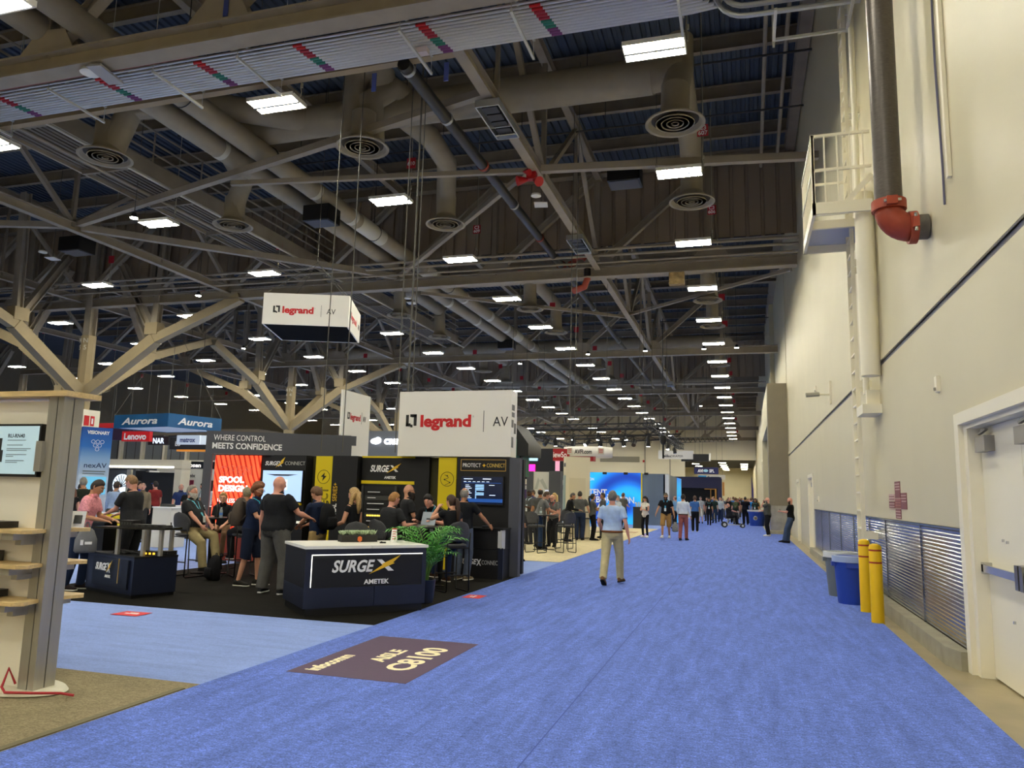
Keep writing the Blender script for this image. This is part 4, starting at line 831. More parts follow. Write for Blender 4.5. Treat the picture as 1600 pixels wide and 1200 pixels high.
def surgex(p, x, z, y, hgt, w_, face_rot=None, parent=None, ametek=True, con=None):
    """SURGE with an X crossed by a yellow bolt"""
    text('SURGE', hgt, (x, y, z), sil, parent, bold=hgt*.03, shear=.28, width=w_*.66, depth=.004)
    x1 = x+w_*.67; b = MB(); q = hgt*.72
    b.prism([(x1+.02*w_, z+q), (x1+.10*w_, z+q), (x1+.30*w_, z), (x1+.21*w_, z)], y-.003, y+.003, 'y'); b.build('lettering', sil, parent)
    b = MB(); b.prism([(x1-.10*w_, z-q*.25), (x1+.12*w_, z+q*.55), (x1+.10*w_, z+q*.6), (x1+.40*w_, z+q*1.35), (x1+.28*w_, z+q*.72), (x1+.31*w_, z+q*.66)], y-.008, y-.003, 'y'); b.build('bolt_mark', mat('bolt_yellow', 'F2C230', .5), parent)
    if ametek: text('AMETEK', hgt*.4, (x+w_*.50, y, z-hgt*.78), sil, parent, bold=hgt*.012, width=w_*.40, depth=.004)
surgex(None, .36, .56, .004, .215, .90, parent=t)
q = thing('succulent_planter', 'dark trough of pale green succulents on the white desk top', 'planter', (-5.53+cos(A)*.95-sin(A)*.78, 8.98+sin(A)*.95+cos(A)*.78, .917), A)
MB().box(-.27, .27, -.09, .09, 0, .1).build('trough', mat('trough_dark', '262422', .6), q); sm = MB(); random.seed(3)
for i in range(46):
    cx, cy = random.uniform(-.25, .25), random.uniform(-.07, .07); r_ = random.uniform(.032, .055)
    for k in range(7):
        a = k*.9+i; sm.tube([(cx, cy, .1), (cx+cos(a)*r_*.6, cy+sin(a)*r_*.6, .115+r_*.4), (cx+cos(a)*r_, cy+sin(a)*r_, .12+r_*.9)], [.006, .009, .002], 5)
sm.build('succulents', mat('succulent_green', 'B4C6A2', .6, noise=.3, nscale=14), q, kind='stuff')
MB().prism([(-.035, -.02), (0, -.045), (.035, -.02), (.03, .025), (0, .04), (-.03, .025)], -.098, -.092, 'y').xf(Matrix.Translation((0.0, 0, .045))).build('sticker', mat('sticker_orange', 'F07A3C', .5), q)
q = thing('sign_card', 'white folded card with a red top edge on the white desk top', 'card', (-5.53+cos(A)*1.45-sin(A)*.62, 8.98+sin(A)*1.45+cos(A)*.62, .917), A-.5); MB().prism([(-.05, 0), (.05, 0), (.035, .2), (-.03, .2)], -.02, .02, 'y').build('card', whitep, q); MB().prism([(-.033, .185), (.038, .185), (.035, .2), (-.03, .2)], -.022, .022, 'y').build('red_edge', red, q)
b = MB()
for k in range(4): b.box(-.02, .03, -.0215, -.02, .04+k*.035, .055+k*.035)
b.build('print', mat('print_pink', 'D98A84', .5), q)
q = thing('gadget', 'small black gadget lying on the white desk top', 'gadget', (-5.53+cos(A)*1.2-sin(A)*.4, 8.98+sin(A)*1.2+cos(A)*.4, .917), A); MB().box(-.04, .04, -.02, .02, 0, .02).build('body', black, q); MB().cyl((-.02, 0, .02), (-.02, 0, .028), .012, 10).build('knob', dg_, q)
# ================================================================ low kiosk with raised shelf
t = thing('product_kiosk', 'low black kiosk with a raised gadget shelf on silver legs', 'kiosk', (-8.58, 9.30, .012), 0)
base = [(0, 0), (.21, .66), (-.55, 1.15), (-1.38, .52)]
MB().prism([(x*.97-.02, y*.97+.02) for x, y in base], 0, .05).build('toe_kick', pblack, t); MB().prism(base, .05, .57).build('body', navy, t); MB().prism([(x*1.01, y*1.01) for x, y in base], .57, .60).build('worktop', black, t)
fk = bpy.data.objects.new('front_panel', None); ang = math.atan2(-.52, 1.38)
fp = MB().bbox((-.62, .215, .33), (1.1, .03, .42), ang).build('front_panel', mat('panel_ink', '10141F', .4), t); bpy.data.objects.remove(fk)
def onf(u, z): p = V((-1.38, .52, 0))+V((1.38, -.52, 0)).normalized()*u+V((-.35, -.94, 0))*.06; return (p.x, p.y, z)
text('SURGE', .15, onf(.42, .36), sil, fp, rot=(pi/2, 0, ang), bold=.005, shear=.28, width=.36); text('X', .19, onf(.79, .34), sil, fp, rot=(pi/2, 0, ang), bold=.006, width=.1)
k = V(onf(.76, .33)); u_ = V((1.38, -.52, 0)).normalized(); b = MB(); n_ = V((-.35, -.94, 0))*.006
b._add([tuple(k+n_+u_*a+V((0, 0, c))) for a, c in ((0, 0), (.1, .09), (.085, .1), (.2, .2), (.13, .1), (.145, .09))], [(0, 1, 2, 3, 4, 5)]); b.build('bolt_mark', mat('bolt_yellow', 'F2C230', .5), fp)
text('AMETEK', .055, onf(.74, .26), sil, fp, rot=(pi/2, 0, ang), bold=.002, width=.18); k = V(onf(1.16, .2)); MB().beam(k+n_, k+n_+V((0, 0, .36)), .012, .01).build('gold_strip', mat('gold_trim', 'C9A55C', .3, .6), fp)
sh_ = MB().prism([(-.92, .12), (.25, .28), (.2, .72), (-.7, 1.0)], .985, 1.012).build('raised_shelf', mat('smoked_acrylic', '121214', .2), t)
for x, y in ((-.04, .2), (.16, .33), (.10, .62), (-.52, .82), (-.56, .25)): MB().box(x-.025, x+.025, y-.025, y+.025, .6, .985).build('post', alu, t)
for i, (x, y, z, dx, dy, dz, m_, lb) in enumerate(((-.02, .35, .612, .3, .16, .07, dv, 'black box with orange lights under the raised kiosk shelf'), (.06, .6, .612, .2, .2, .06, dv, 'small black box behind the orange-lit one on the kiosk'), (-.2, .45, 1.024, .5, .12, .04, dv, 'row of black outlets on the raised kiosk shelf'), (-.6, .5, 1.024, .22, .2, .09, dv, 'black unit under the hands of the person in the dark polo'), (.05, .5, 1.024, .2, .12, .035, dg_, 'grey unit at the open corner of the raised kiosk shelf'))):
    q = thing('power_unit', lb, 'device', (-8.58+x, 9.30+y, z), .15); MB().box(-dx/2, dx/2, -dy/2, dy/2, 0, dz).build('case', m_, q); s_ = MB()
    for j in range(4): s_.box(-dx*.4+j*dx*.22, -dx*.4+j*dx*.22+dx*.12, -dy/2-.002, -dy/2, dz*.3, dz*.7)
    s_.build('outlets', mat('orange_led', 'F0B030', .5, emit=.6) if i == 0 else dg_, q)
sm = MB(); random.seed(5)
for i in range(9):
    a = random.uniform(0, 6.28); sm.tube([(-.75+cos(a)*.05, .45+sin(a)*.05, .615), (-.6+cos(a)*.2, .5+sin(a)*.15, .63+random.uniform(0, .05)), (-.5+cos(a+1)*.2, .5+sin(a+1)*.2, .625), (-.45, .4, .62)], .008, 6)
sm.build('cable_tangle', black, label='tangle of black cables on the kiosk under the raised shelf', cat='cable', kind='stuff').location = (-8.58, 9.30, 0)

# ================================================================ back wall of the black booth
YB = 15.1; hd = mat('header_grey', '4F5159', .6); bw = mat('wall_black', '0D0D10', .55); olive = mat('olive_recess', '3A3608', .6)
w_ = thing('booth_wall', 'tall black booth wall with yellow trim behind the reception desk', 'booth wall', (0, 0, .012))
MB().box(-11.9, -4.5, YB+.55, YB+.7, 0, 2.38).build('backing', bw, w_)
for x0, x1, yf, nm in ((-11.85, -10.60, YB, 'red_side_module'), (-10.59, -9.44, YB, 'screen_module'), (-8.78, -8.16, YB+.02, 'narrow_module'), (-8.14, -6.52, YB+.2, 'centre_module'), (-5.80, -4.63, YB, 'end_module')):
    MB().box(x0, x1, yf, YB+.56, 0, 2.40).build(nm, bw, w_)
for x0, x1 in ((-9.44, -9.22), (-8.155, -8.14), (-6.52, -6.26), (-5.83, -5.80)): MB().box(x0, x1, YB+.3, YB+.54, 0, 2.39).build('recess_panel', olive, w_)
MB().box(-4.625, -4.405, YB-.06, YB+.12, 0, 2.39).build('end_panel', hd, w_, label='grey end panel')
MB().box(-8.14, -6.86, YB+.185, YB+.2, 2.37, 2.41).box(-8.14, -6.86, YB+.185, YB+.2, 1.80, 1.87).build('yellow_trim', yel, w_)
surgex(None, -7.93, 2.07, YB+.19, .195, .70, parent=w_)
text('SURGE', .13, (-10.5, YB-.008, 2.17), sil, w_, bold=.003, shear=.28, width=.36); text('X', .16, (-10.15, YB-.008, 2.15), sil, w_, bold=.005, width=.09)
MB().prism([(-10.22, 2.12), (-10.08, 2.25), (-10.1, 2.26), (-9.98, 2.36), (-10.03, 2.24), (-10.01, 2.23)], YB-.014, YB-.008, 'y').build('bolt_mark', mat('bolt_yellow', 'F2C230', .5), w_)
thin = mat('thin_silver', 'B9B9B4', .5); text('CONNECT', .12, (-9.98, YB-.006, 2.18), thin, w_, width=.52)
fr = MB(); fr.box(-5.72, -4.72, YB-.012, YB, 2.34, 2.352).box(-5.72, -4.72, YB-.012, YB, 2.11, 2.122).box(-5.72, -5.708, YB-.012, YB, 2.11, 2.352).box(-4.732, -4.72, YB-.012, YB, 2.11, 2.352); fr.build('gold_frame', mat('gold_trim', 'C9A55C', .3, .6), w_)
text('PROTECT', .115, (-5.67, YB-.01, 2.19), sil, w_, width=.40); text('+', .12, (-5.235, YB-.01, 2.185), mat('bolt_yellow', 'F2C230', .5), w_, bold=.004); text('CONNECT', .115, (-5.14, YB-.01, 2.19), mat('gold_text', 'E0C060', .4), w_, width=.40)
# rack of gear in the centre module
t = thing('equipment_rack', 'black equipment rack with orange lights in the middle of the booth wall', 'equipment rack', (-8.02, YB+.12, .012))
MB().box(0, .75, 0, .09, .25, 1.74).build('cabinet', mat('rack_black', '17181A', .5), t)
for i in range(11):
    z = .32+i*.125; u = MB().box(.05, .70, -.02, 0, z, z+.1).build('rack_unit', black if i % 3 else dg_, t)
    if i in (1, 3, 4, 6): 
        k = MB()
        for j in range(8): k.box(.1+j*.062, .145+j*.062, -.024, -.02, z+.03, z+.06)
        k.build('indicator_lights', mat('orange_led2', 'F0B840', .5, emit=1.1), u)
    else: MB().box(.1, .1+.2+.1*(i % 3), -.022, -.02, z+.045, z+.06).build('label_strip', sil, u)
MB().box(-.05, .0, -.03, .09, .2, 1.76).build('rail', dg_, t); MB().box(.75, .8, -.03, .09, .2, 1.76).build('rail', dg_, t)
# banners
def zig(mb, pts, y, w=.012):
    for a, b in zip(pts, pts[1:]): mb.beam((a[0], y, a[1]), (b[0], y, b[1]), w, .004, (0, 1, 0))
def yban(x0, x1, lb, kind):
    t = thing('yellow_banner', lb, 'banner', ((x0+x1)/2, YB+.04, .012)); w2 = (x1-x0)/2
    MB().box(-w2, w2, 0, .05, .05, 2.39).build('panel', yel, t); m = MB(); m.tube(arc((0, -.004, 1.93), (1, 0, 0), (0, 0, 1), .15, 0, 2*pi, 33), .005, 5)
    if kind: m.prism([(.02, 2.02), (-.07, 1.93), (-.01, 1.93), (-.03, 1.84), (.07, 1.95), (.01, 1.95)], -.006, 0, 'y')
    else:
        zig(m, [(-.06, 2.02), (.0, 2.0), (.03, 1.96), (-.06, 1.92), (.07, 1.86), (-.05, 1.8)], -.004, .008)
        for p in ((0, 2.0), (-.06, 1.92), (.06, 1.86)): m.ell((p[0], -.004, p[1]), (.016, .006, .016), 8, 6)
    m.build('emblem', black, t)
    if kind:
        text('PROTECT', .26, (.13, -.004, .75), black, t, rot=(pi/2, -pi/2, 0), width=.95, outline=True)
    else:
        zig(m2 := MB(), [(-.15, 1.32), (.0, 1.22), (-.15, 1.1), (-.15, 1.04), (.05, 1.19), (.05, 1.24), (-.15, 1.38), (-.15, 1.32)], -.004, .008); m2.build('outline_mark', black, t); text('CONNECT', .26, (.13, -.004, .3), black, t, rot=(pi/2, -pi/2, 0), width=.8, outline=True)
    return t
yban(-9.21, -8.78, 'yellow banner with a lightning emblem between the two booth screens', True); yban(-6.24, -5.83, 'yellow banner with a zigzag emblem beside the gold framed panel', False)
text('VERTICAL', .15, (-8.62, YB-.0, .85), sil, w_, rot=(pi/2, -pi/2, 0), bold=.004, width=.5); text('SERIES+', .15, (-8.62, YB, 1.40), mat('bolt_yellow', 'F2C230', .5), w_, rot=(pi/2, -pi/2, 0), width=.40)
lit_white = mat('backlit_white', 'FFFFFF', .5, emit=.45)
# red light box
t = thing('light_box', 'orange red light box printed with twisted cables and white words', 'light box', (-11.22, YB-.05, .012))
rm = bpy.data.materials.new('red_folds'); rm.use_nodes = True; nt = rm.node_tree; b_ = nt.nodes['Principled BSDF']; tc = nt.nodes.new('ShaderNodeTexCoord'); mp = nt.nodes.new('ShaderNodeMapping'); mp.inputs['Rotation'].default_value = (0, .35, 0)
wv = nt.nodes.new('ShaderNodeTexWave'); wv.inputs['Scale'].default_value = 2.6; wv.inputs['Distortion'].default_value = 2.5; wv.inputs['Detail'].default_value = 1; wv.inputs['Detail Scale'].default_value = .6
rp = nt.nodes.new('ShaderNodeValToRGB'); rp.color_ramp.elements[0].color = (*lin('A01408'), 1); rp.color_ramp.elements[1].color = (*lin('FF5A34'), 1); rp.color_ramp.elements[1].position = .55
nt.links.new(tc.outputs['Object'], mp.inputs[0]); nt.links.new(mp.outputs[0], wv.inputs[0]); nt.links.new(wv.outputs['Color'], rp.inputs[0]); nt.links.new(rp.outputs[0], b_.inputs['Base Color']); nt.links.new(rp.outputs[0], b_.inputs['Emission Color']); b_.inputs['Emission Strength'].default_value = .35; b_.inputs['Roughness'].default_value = .7
MB().box(-.61, .61, 0, .05, .7, 2.385).build('panel', rm, t)
text('OPEN', .27, (-.46, -.006, 1.95), mat('outline_pink', 'F29A80', .5), t, width=.88, bold=.002, outline=True)
text('SPOOL', .19, (-.46, -.004, 1.76), lit_white, t, bold=.008, width=.68); text('DESIGN', .19, (-.46, -.004, 1.56), lit_white, t, bold=.008, width=.78); text('USES LESS CABLE', .13, (-.46, -.004, 1.30), lit_white, t, width=.82)
MB().box(-.61, .61, -.01, 0, .0, .7).build('kick_panel', mat('rust_panel', '8A2E1A', .6), t)
# screens on the wall
q = screen('wall_screen', 'pale blue screen below yellow and white lettering on the booth wall', -9.99, YB-.06, 1.36, 1.06, .72, mat('screen_blue', 'A3C0EE', .3, emit=.3))
MB().prism([(-.42, .62), (.40, .62), (.15, .585), (-.2, .585)], -.005, -.002, 'y').build('page_banner', ink_d, q); MB().box(-.14, .14, -.004, -.002, .27, .50).build('login_box', mat('login_pale', 'B5CDF0', .4, emit=.5), q); MB().box(-.12, .10, -.006, -.004, .32, .345).box(-.1, .0, -.006, -.004, .45, .456).build('login_field', ink_d, q)
MB().box(-.52, .52, -.02, .03, -.06, -.01).build('yellow_ledge', mat('ledge_yellow', 'C8A800', .5), q)
q = screen('wall_screen', 'dark blue control screen beneath the gold framed lettering', -5.22, YB-.06, 1.42, .95, .60, mat('screen_navy', '081226', .25, emit=.35))
k = MB()
for j in range(9): k.box(-.14, .05 if j not in (4, 7, 8) else -.115, -.004, -.002, .40-j*.033, .42-j*.033)
k.build('value_bars', mat('bar_blue', '8CB8F0', .4, emit=.4), q)
k = MB(); k.box(-.46, .46, -.003, -.002, .06, .13).box(-.4, .42, -.003, -.002, .45, .46); k.build('footer_band', mat('footer_blue', '17407F', .4, emit=.35), q)
k = MB()
for j in range(9): k.box(-.36, -.36+.08+.03*(j % 3), -.004, -.002, .405-j*.033, .413-j*.033)
for j in range(6): k.box(-.4+j*.1, -.4+j*.1+.06, -.004, -.002, .475, .483)
k.box(-.4, -.2, -.004, -.002, .53, .54).box(.02, .2, -.004, -.002, .53, .545).box(.16, .28, -.004, -.002, .405, .413).box(.17, .30, -.004, -.002, .2, .21); k.build('text_line', mat('screen_text', 'C9D6EA', .4, emit=.6), q)
# grey header set at an angle
t = thing('fascia_header', 'dark grey angled header lettered WHERE CONTROL MEETS CONFIDENCE', 'header', (-11.62, 14.42, .012), rad(27))
MB().box(0, 3.22, 0, .12, 2.395, 2.90).build('fascia', hd, t); MB().box(3.22, 3.32, 0, .12, 2.68, 2.90).box(-.02, 3.2, .02, .2, 2.9, 2.91).build('end_cap', hd, t); MB().box(-.02, .16, .0, .10, 0, 2.395).build('post', hd, t)
MB().box(2.86, 2.865, -.002, 0, 2.395, 2.9).build('joint', dg_, t)
text('WHERE CONTROL', .185, (.16, -.004, 2.70), sil, t, width=1.13); text('MEETS CONFIDENCE', .185, (.14, -.004, 2.515), sil, t, bold=.005, width=1.52)
# counter at the end of the wall
t = thing('side_counter', 'black counter lettered in silver at the open end of the booth wall', 'counter', (-5.62, 14.42, .012)); MB().box(0, 1.06, 0, .55, 0, .56).build('lower_body', bw, t); MB().box(.02, 1.06, .02, .55, .57, .94).build('upper_body', bw, t); MB().box(-.01, 1.08, -.01, .56, .94, .97).build('worktop', black, t)
MB().box(1.0, 1.1, -.02, .0, 0, .6).build('end_strip', navy, t); MB().box(.98, 1.04, .0, .02, .6, .92).box(1.04, 1.07, -.02, .2, .58, .94).build('white_bracket', mat('bracket_white', 'D6D6D4', .4), t)
text('SURGE', .14, (.20, -.004, .27), sil, t, bold=.004, shear=.28, width=.36); text('X', .17, (.55, -.004, .25), sil, t, bold=.005, width=.1); text('CONNECT', .12, (.66, -.004, .27), thin, t, width=.38)
q = thing('puck_device', 'small black puck on the counter at the end of the booth wall', 'device', (-4.95, 14.6, .982)); MB().lathe([(.001, 0), (.09, 0), (.09, .03), (.06, .045), (.001, .046)], n=20).build('body', black, q); MB().cyl((0, 0, .045), (0, 0, .05), .03, 12).build('cap', dg_, q)

# ================================================================ white lettered blocks and hanging sign
lw = mat('block_white', 'F6F3EB', .5); lred = mat('brand_red', 'D3101C', .45); lblk = mat('brand_black', '1A1A1C', .45)
def legrand(t, x, z, y, k, rot=None, sub=True):
    """square bracket mark, red word, thin rule and AV; k scales the line"""
    def T(px, pz): return (x+px*k, y, z+pz*k)
    m = MB(); q = lambda a, b, c, d: m.box(x+a*k, x+b*k, y-.004, y+.004, z+c*k, z+d*k)
    q(0, .10, 0, .38); q(0, .17, 0, .10); q(.15, .23, .31, .40); q(.28, .38, .02, .40); q(.20, .38, .30, .40); q(.17, .24, -.03, .06); m.build('emblem', lblk, t)
    text('legrand', .52*k, T(.52, 0), lred, t, bold=.022*k, width=1.76*k); text('R', .09*k, T(2.33, .28), thin, t, depth=.002)
    MB().box(x+2.70*k, x+2.715*k, y-.004, y+.004, z-.18*k, z+.5*k).build('rule', lblk, t); text('AV', .44*k, T(3.02, 0), lblk, t, width=.50*k)
t = thing('lettered_block', 'tall white block on top of the booth wall lettered legrand AV', 'sign block', (-7.19, YB-.02, 2.42)); MB().box(0, 2.56, 0, .42, 0, 1.40).build('block', lw, t)
legrand(t, .17, .64, -.003, .66); 
sd = mat('side_print', '5A5A5C', .5)
for z0, z1, y0, y1 in ((.98, 1.1, .05, .26), (.84, .94, .05, .28), (.62, .78, .04, .2), (.5, .72, .22, .38), (.2, .42, .05, .22)):
    m = MB(); n_ = int((y1-y0)/.05)
    for i in range(n_): m.box(2.56, 2.564, y0+i*.05, y0+i*.05+.03, z0, z1)
    m.build('print', sd, t)
t = thing('upright_sign', 'white panel lettered legrand AV standing edge-on beside the grey header', 'sign panel', (-9.28, 16.3, .24)); MB().box(-.06, 0, 0, 1.42, 2.1, 3.84).build('panel', lw, t)
kk = bpy.data.objects.new('print', None); bpy.data.objects.remove(kk)
text('legrand', .22, (.004, .40, 3.15), lred, t, face='+x', bold=.006, width=.52); text('AV', .2, (.004, 1.05, 3.15), lblk, t, face='+x', width=.15); m = MB(); m.box(0, .004, .26, .29, 3.15, 3.32).box(0, .004, .26, .33, 3.15, 3.19).box(0, .004, .34, .37, 3.16, 3.32).box(0, .004, .31, .37, 3.28, 3.32).box(0, .004, .98, .985, 3.08, 3.38); m.build('emblem', lblk, t)
t = thing('hanging_sign', 'white hanging box sign lettered legrand AV with a black underside', 'hanging sign', (-13.57, 18.85, 6.47), rad(20.6))
MB().box(0, 2.52, 0, .04, 0, .95).box(0, 2.52, 2.46, 2.5, 0, .95).box(0, .04, .04, 2.46, 0, .95).box(2.48, 2.52, .04, 2.46, 0, .95).build('side_panel', lw, t); MB().box(.03, 2.49, .03, 2.47, .01, .05).build('underside', mat('matte_black', '08080A', .95, spec=.1), t)
legrand(t, .30, .36, -.004, .52)
text('legrand', .3, (2.524, .55, .36), lred, t, face='+x', bold=.008, width=1.1); m = MB(); m.box(2.52, 2.526, .25, .31, .36, .58).box(2.52, 2.526, .25, .38, .36, .42).box(2.52, 2.526, .4, .46, .38, .58); m.build('emblem', lblk, t); text('AV', .26, (2.524, 2.0, .36), lblk, t, face='+x', width=.3)
c = MB()
for x, y in ((.05, .05), (2.47, .05), (2.47, 2.45), (.05, 2.45)): c.cyl((x, y, .95), (1.26, 1.25, 2.3), .008, 6)
c.cyl((1.26, 1.25, 2.3), (1.26, 1.25, 9.78), .012, 6); c.build('bridle', wire, t)

# ================================================================ stools, tables, small things in the booth
seatm = mat('stool_fabric', '46474A', .7, noise=.08, nscale=30); legm = mat('stool_frame', '111113', .4, .3)
def stool(label, x, y, rz, group='bar stools', src=None, z=.012):
    if src is not None: return dup(src, (x, y, z), rz, label, group)
    t = thing('bar_stool', label, 'stool', (x, y, z), rz, group)
    m = MB(); loft(m, [((0, .0, .735), (1, 0, 0), (0, 1, 0), .15, .14), ((0, 0, .745), (1, 0, 0), (0, 1, 0), .215, .205), ((0, 0, .775), (1, 0, 0), (0, 1, 0), .225, .215), ((0, 0, .792), (1, 0, 0), (0, 1, 0), .19, .18)], 20, 2.8); m.build('seat', seatm, t, True)
    vs = []; bk = MB(); n = 20; mm = 10
    for s_ in (0, 1):
        for i in range(mm+1):
            for j in range(n+1):
                u = -1+2*j/n; v = i/mm; hw_ = .215*math.sqrt(max(0, 1-max(0, (v-.45)/.55)**2))*(.85+.15*min(1, v*3)); xx = u*hw_; vs.append((xx, -.21-.05*v+.12*(xx/.22)**2*.5-(.022*(1-u*u*.6) if s_ else 0), .84+.34*v))
    N = (mm+1)*(n+1); f = []
    for i in range(mm):
        for j in range(n):
            a = i*(n+1)+j; f += [(a, a+1, a+n+2, a+n+1), (N+a, N+a+n+1, N+a+n+2, N+a+1)]
    for j in range(n): f += [(j, N+j, N+j+1, j+1)]
    for i in range(mm):
        a = i*(n+1); f += [(a, a+n+1, N+a+n+1, N+a), (a+n, N+a+n, N+a+2*n+1, a+2*n+1)]
    bk._add(vs, f); bk.build('backrest', seatm, t, True)
    for sx in (-1, 1):
        MB().tube([(sx*.21, -.24, .98), (sx*.205, -.215, .74), (sx*.21, -.225, .03), (sx*.21, -.20, .012), (sx*.21, .22, .012), (sx*.21, .24, .03), (sx*.19, .19, .74)], .0115, 8).build('leg', legm, t, True)
    for a_, b2 in (((-.21, .215, .28), (.21, .215, .28)), ((-.21, -.22, .28), (.21, -.22, .28)), ((-.205, -.215, .73), (.205, -.215, .73)), ((-.19, .18, .73), (.19, .18, .73))): MB().cyl(a_, b2, .0115, 8).build('stretcher', legm, t)
    return t
ST = stool('dark grey bar stool under the seated person with the white beard', -9.9, 12.02, -.15)
def high_table(label, x, y, r=.43, h=1.05, z=.012):
    t = thing('high_table', label, 'table', (x, y, z), 0, 'round high tables'); MB().lathe([(.001, h-.03), (r-.01, h-.03), (r, h-.02), (r, h-.004), (r-.006, h), (.001, h)], n=32).build('tabletop', mat('table_black', '1B1B1D', .35), t); MB().cyl((0, 0, .03), (0, 0, h-.03), .045, 16).build('column', legm, t); b = MB()
    for k in range(4): b.beam((0, 0, .02), (.33*cos(k*pi/2+.4), .33*sin(k*pi/2+.4), .012), .07, .022)
    b.build('foot', legm, t); return t
high_table('round black high table holding the bottles before the red light box', -9.85, 12.6, .43, 1.07)
high_table('round black high table carrying the open laptop', -5.42, 12.72, .44, 1.05)
stool('dark grey bar stool under the blond seated woman by the light box', -10.3, 13.55, pi+.35, src=ST); stool('dark grey bar stool under the man seated beside the brown backpack', -9.1, 12.6, .9, src=ST)
stool('dark grey bar stool under the man typing at the laptop', -5.88, 12.0, -.35, src=ST); stool('empty grey bar stool behind the desk next to the succulents', -5.75, 10.9, .15, src=ST)
stool('grey bar stool under the woman with the ponytail', -4.78, 12.35, .85, src=ST)
def bottle(label, x, y, z, cap_m, lab, h=.2, r=.033, dark=None):
    t = thing('drink_bottle', label, 'bottle', (x, y, z), 0, 'bottles on the high table'); m_ = dark or mat('bottle_clear', 'CBD6DC', .1, trans=.5)
    MB().lathe([(.001, 0), (r, 0), (r, h*.62), (r*.85, h*.74), (r*.4, h*.88), (r*.4, h*.93)], n=16).build('body', m_, t); MB().lathe([(r*.45, h*.92), (r*.45, h), (.001, h)], n=12).build('cap', cap_m, t)
    if lab: MB().lathe([(r*1.02, h*.25), (r*1.02, h*.5)], n=16).build('paper_label', lab, t)
zt_ = 1.084
bottle('clear bottle with an orange cap, outermost on the high table', -10.1, 12.42, zt_, mat('cap_orange', 'F07828', .5), mat('lab_cream', 'E0D8C8', .5)); bottle('clear water bottle with a white cap on the high table', -9.92, 12.4, zt_, whitep, mat('lab_violet', '8A86B0', .5), .22); bottle('clear bottle with a blue paper label beside the black flask', -9.56, 12.45, zt_, whitep, mat('lab_blue', '4A7CC8', .5), .19)
bottle('tall black insulated flask on the high table', -9.76, 12.6, zt_, black, None, .3, .045, mat('flask_black', '101012', .4))
q = thing('laptop', 'silver laptop open on the high table before the leaning man', 'laptop', (-5.5, 12.72, 1.064), -.35); MB().box(-.17, .17, -.12, .12, 0, .015).build('base', alu, q); MB().bbox((0, .15, .125), (.34, .012, .235), 0, -.25).build('lid', mat('lid_silver', 'A3ADB8', .3, .6), q); MB().bbox((.0, .143, .12), (.1, .012, .02), 0, -.25).build('emblem', ink_d, q); MB().box(-.15, .15, -.06, .08, .015, .017).build('keyboard', black, q)
# backpack on the floor
def backpack(label, loc, rz, col, s_=1., lean=0., z0=0):
    t = thing('backpack', label, 'backpack', loc, rz); m = MB(); loft(m, [((0, 0, .0), (1, 0, 0), (0, 1, 0), .13*s_, .08*s_), ((0, 0, .02), (1, 0, 0), (0, 1, 0), .155*s_, .105*s_), ((0, 0, .22*s_), (1, 0, 0), (0, 1, 0), .16*s_, .105*s_), ((0, -.01, .38*s_), (1, 0, 0), (0, 1, 0), .14*s_, .085*s_), ((0, -.02, .46*s_), (1, 0, 0), (0, 1, 0), .09*s_, .05*s_), ((0, -.02, .48*s_), (1, 0, 0), (0, 1, 0), .03*s_, .02*s_)], 18, 2.8); m.build('body', cloth(col), t, True)
    p = MB(); loft(p, [((0, .10*s_, .04), (1, 0, 0), (0, 1, 0), .10*s_, .03), ((0, .115*s_, .06), (1, 0, 0), (0, 1, 0), .115*s_, .04), ((0, .115*s_, .2*s_), (1, 0, 0), (0, 1, 0), .115*s_, .04), ((0, .1*s_, .24*s_), (1, 0, 0), (0, 1, 0), .09*s_, .02)], 14, 3); p.build('pocket', cloth(col), t, True)
    for sx in (-1, 1): MB().tube([(sx*.06*s_, -.09*s_, .42*s_), (sx*.1*s_, -.17*s_, .40*s_), (sx*.12*s_, -.2*s_, .2*s_), (sx*.13*s_, -.09*s_, .06*s_)], [(.022, .005)]*4, 8).build('strap', cloth(col), t, True)
    MB().tube([(-.03, -.03, .47*s_), (-.02, -.03, .51*s_), (.02, -.03, .51*s_), (.03, -.03, .47*s_)], .007, 6).build('handle', cloth(col), t); MB().box(.03, .036, .145*s_, .155*s_, .1*s_, .2*s_).build('zip', sil, t); return t
backpack('black backpack standing on the black carpet under the high table', (-9.12, 11.8, .012), pi*.85, '1B1B1E', .92)
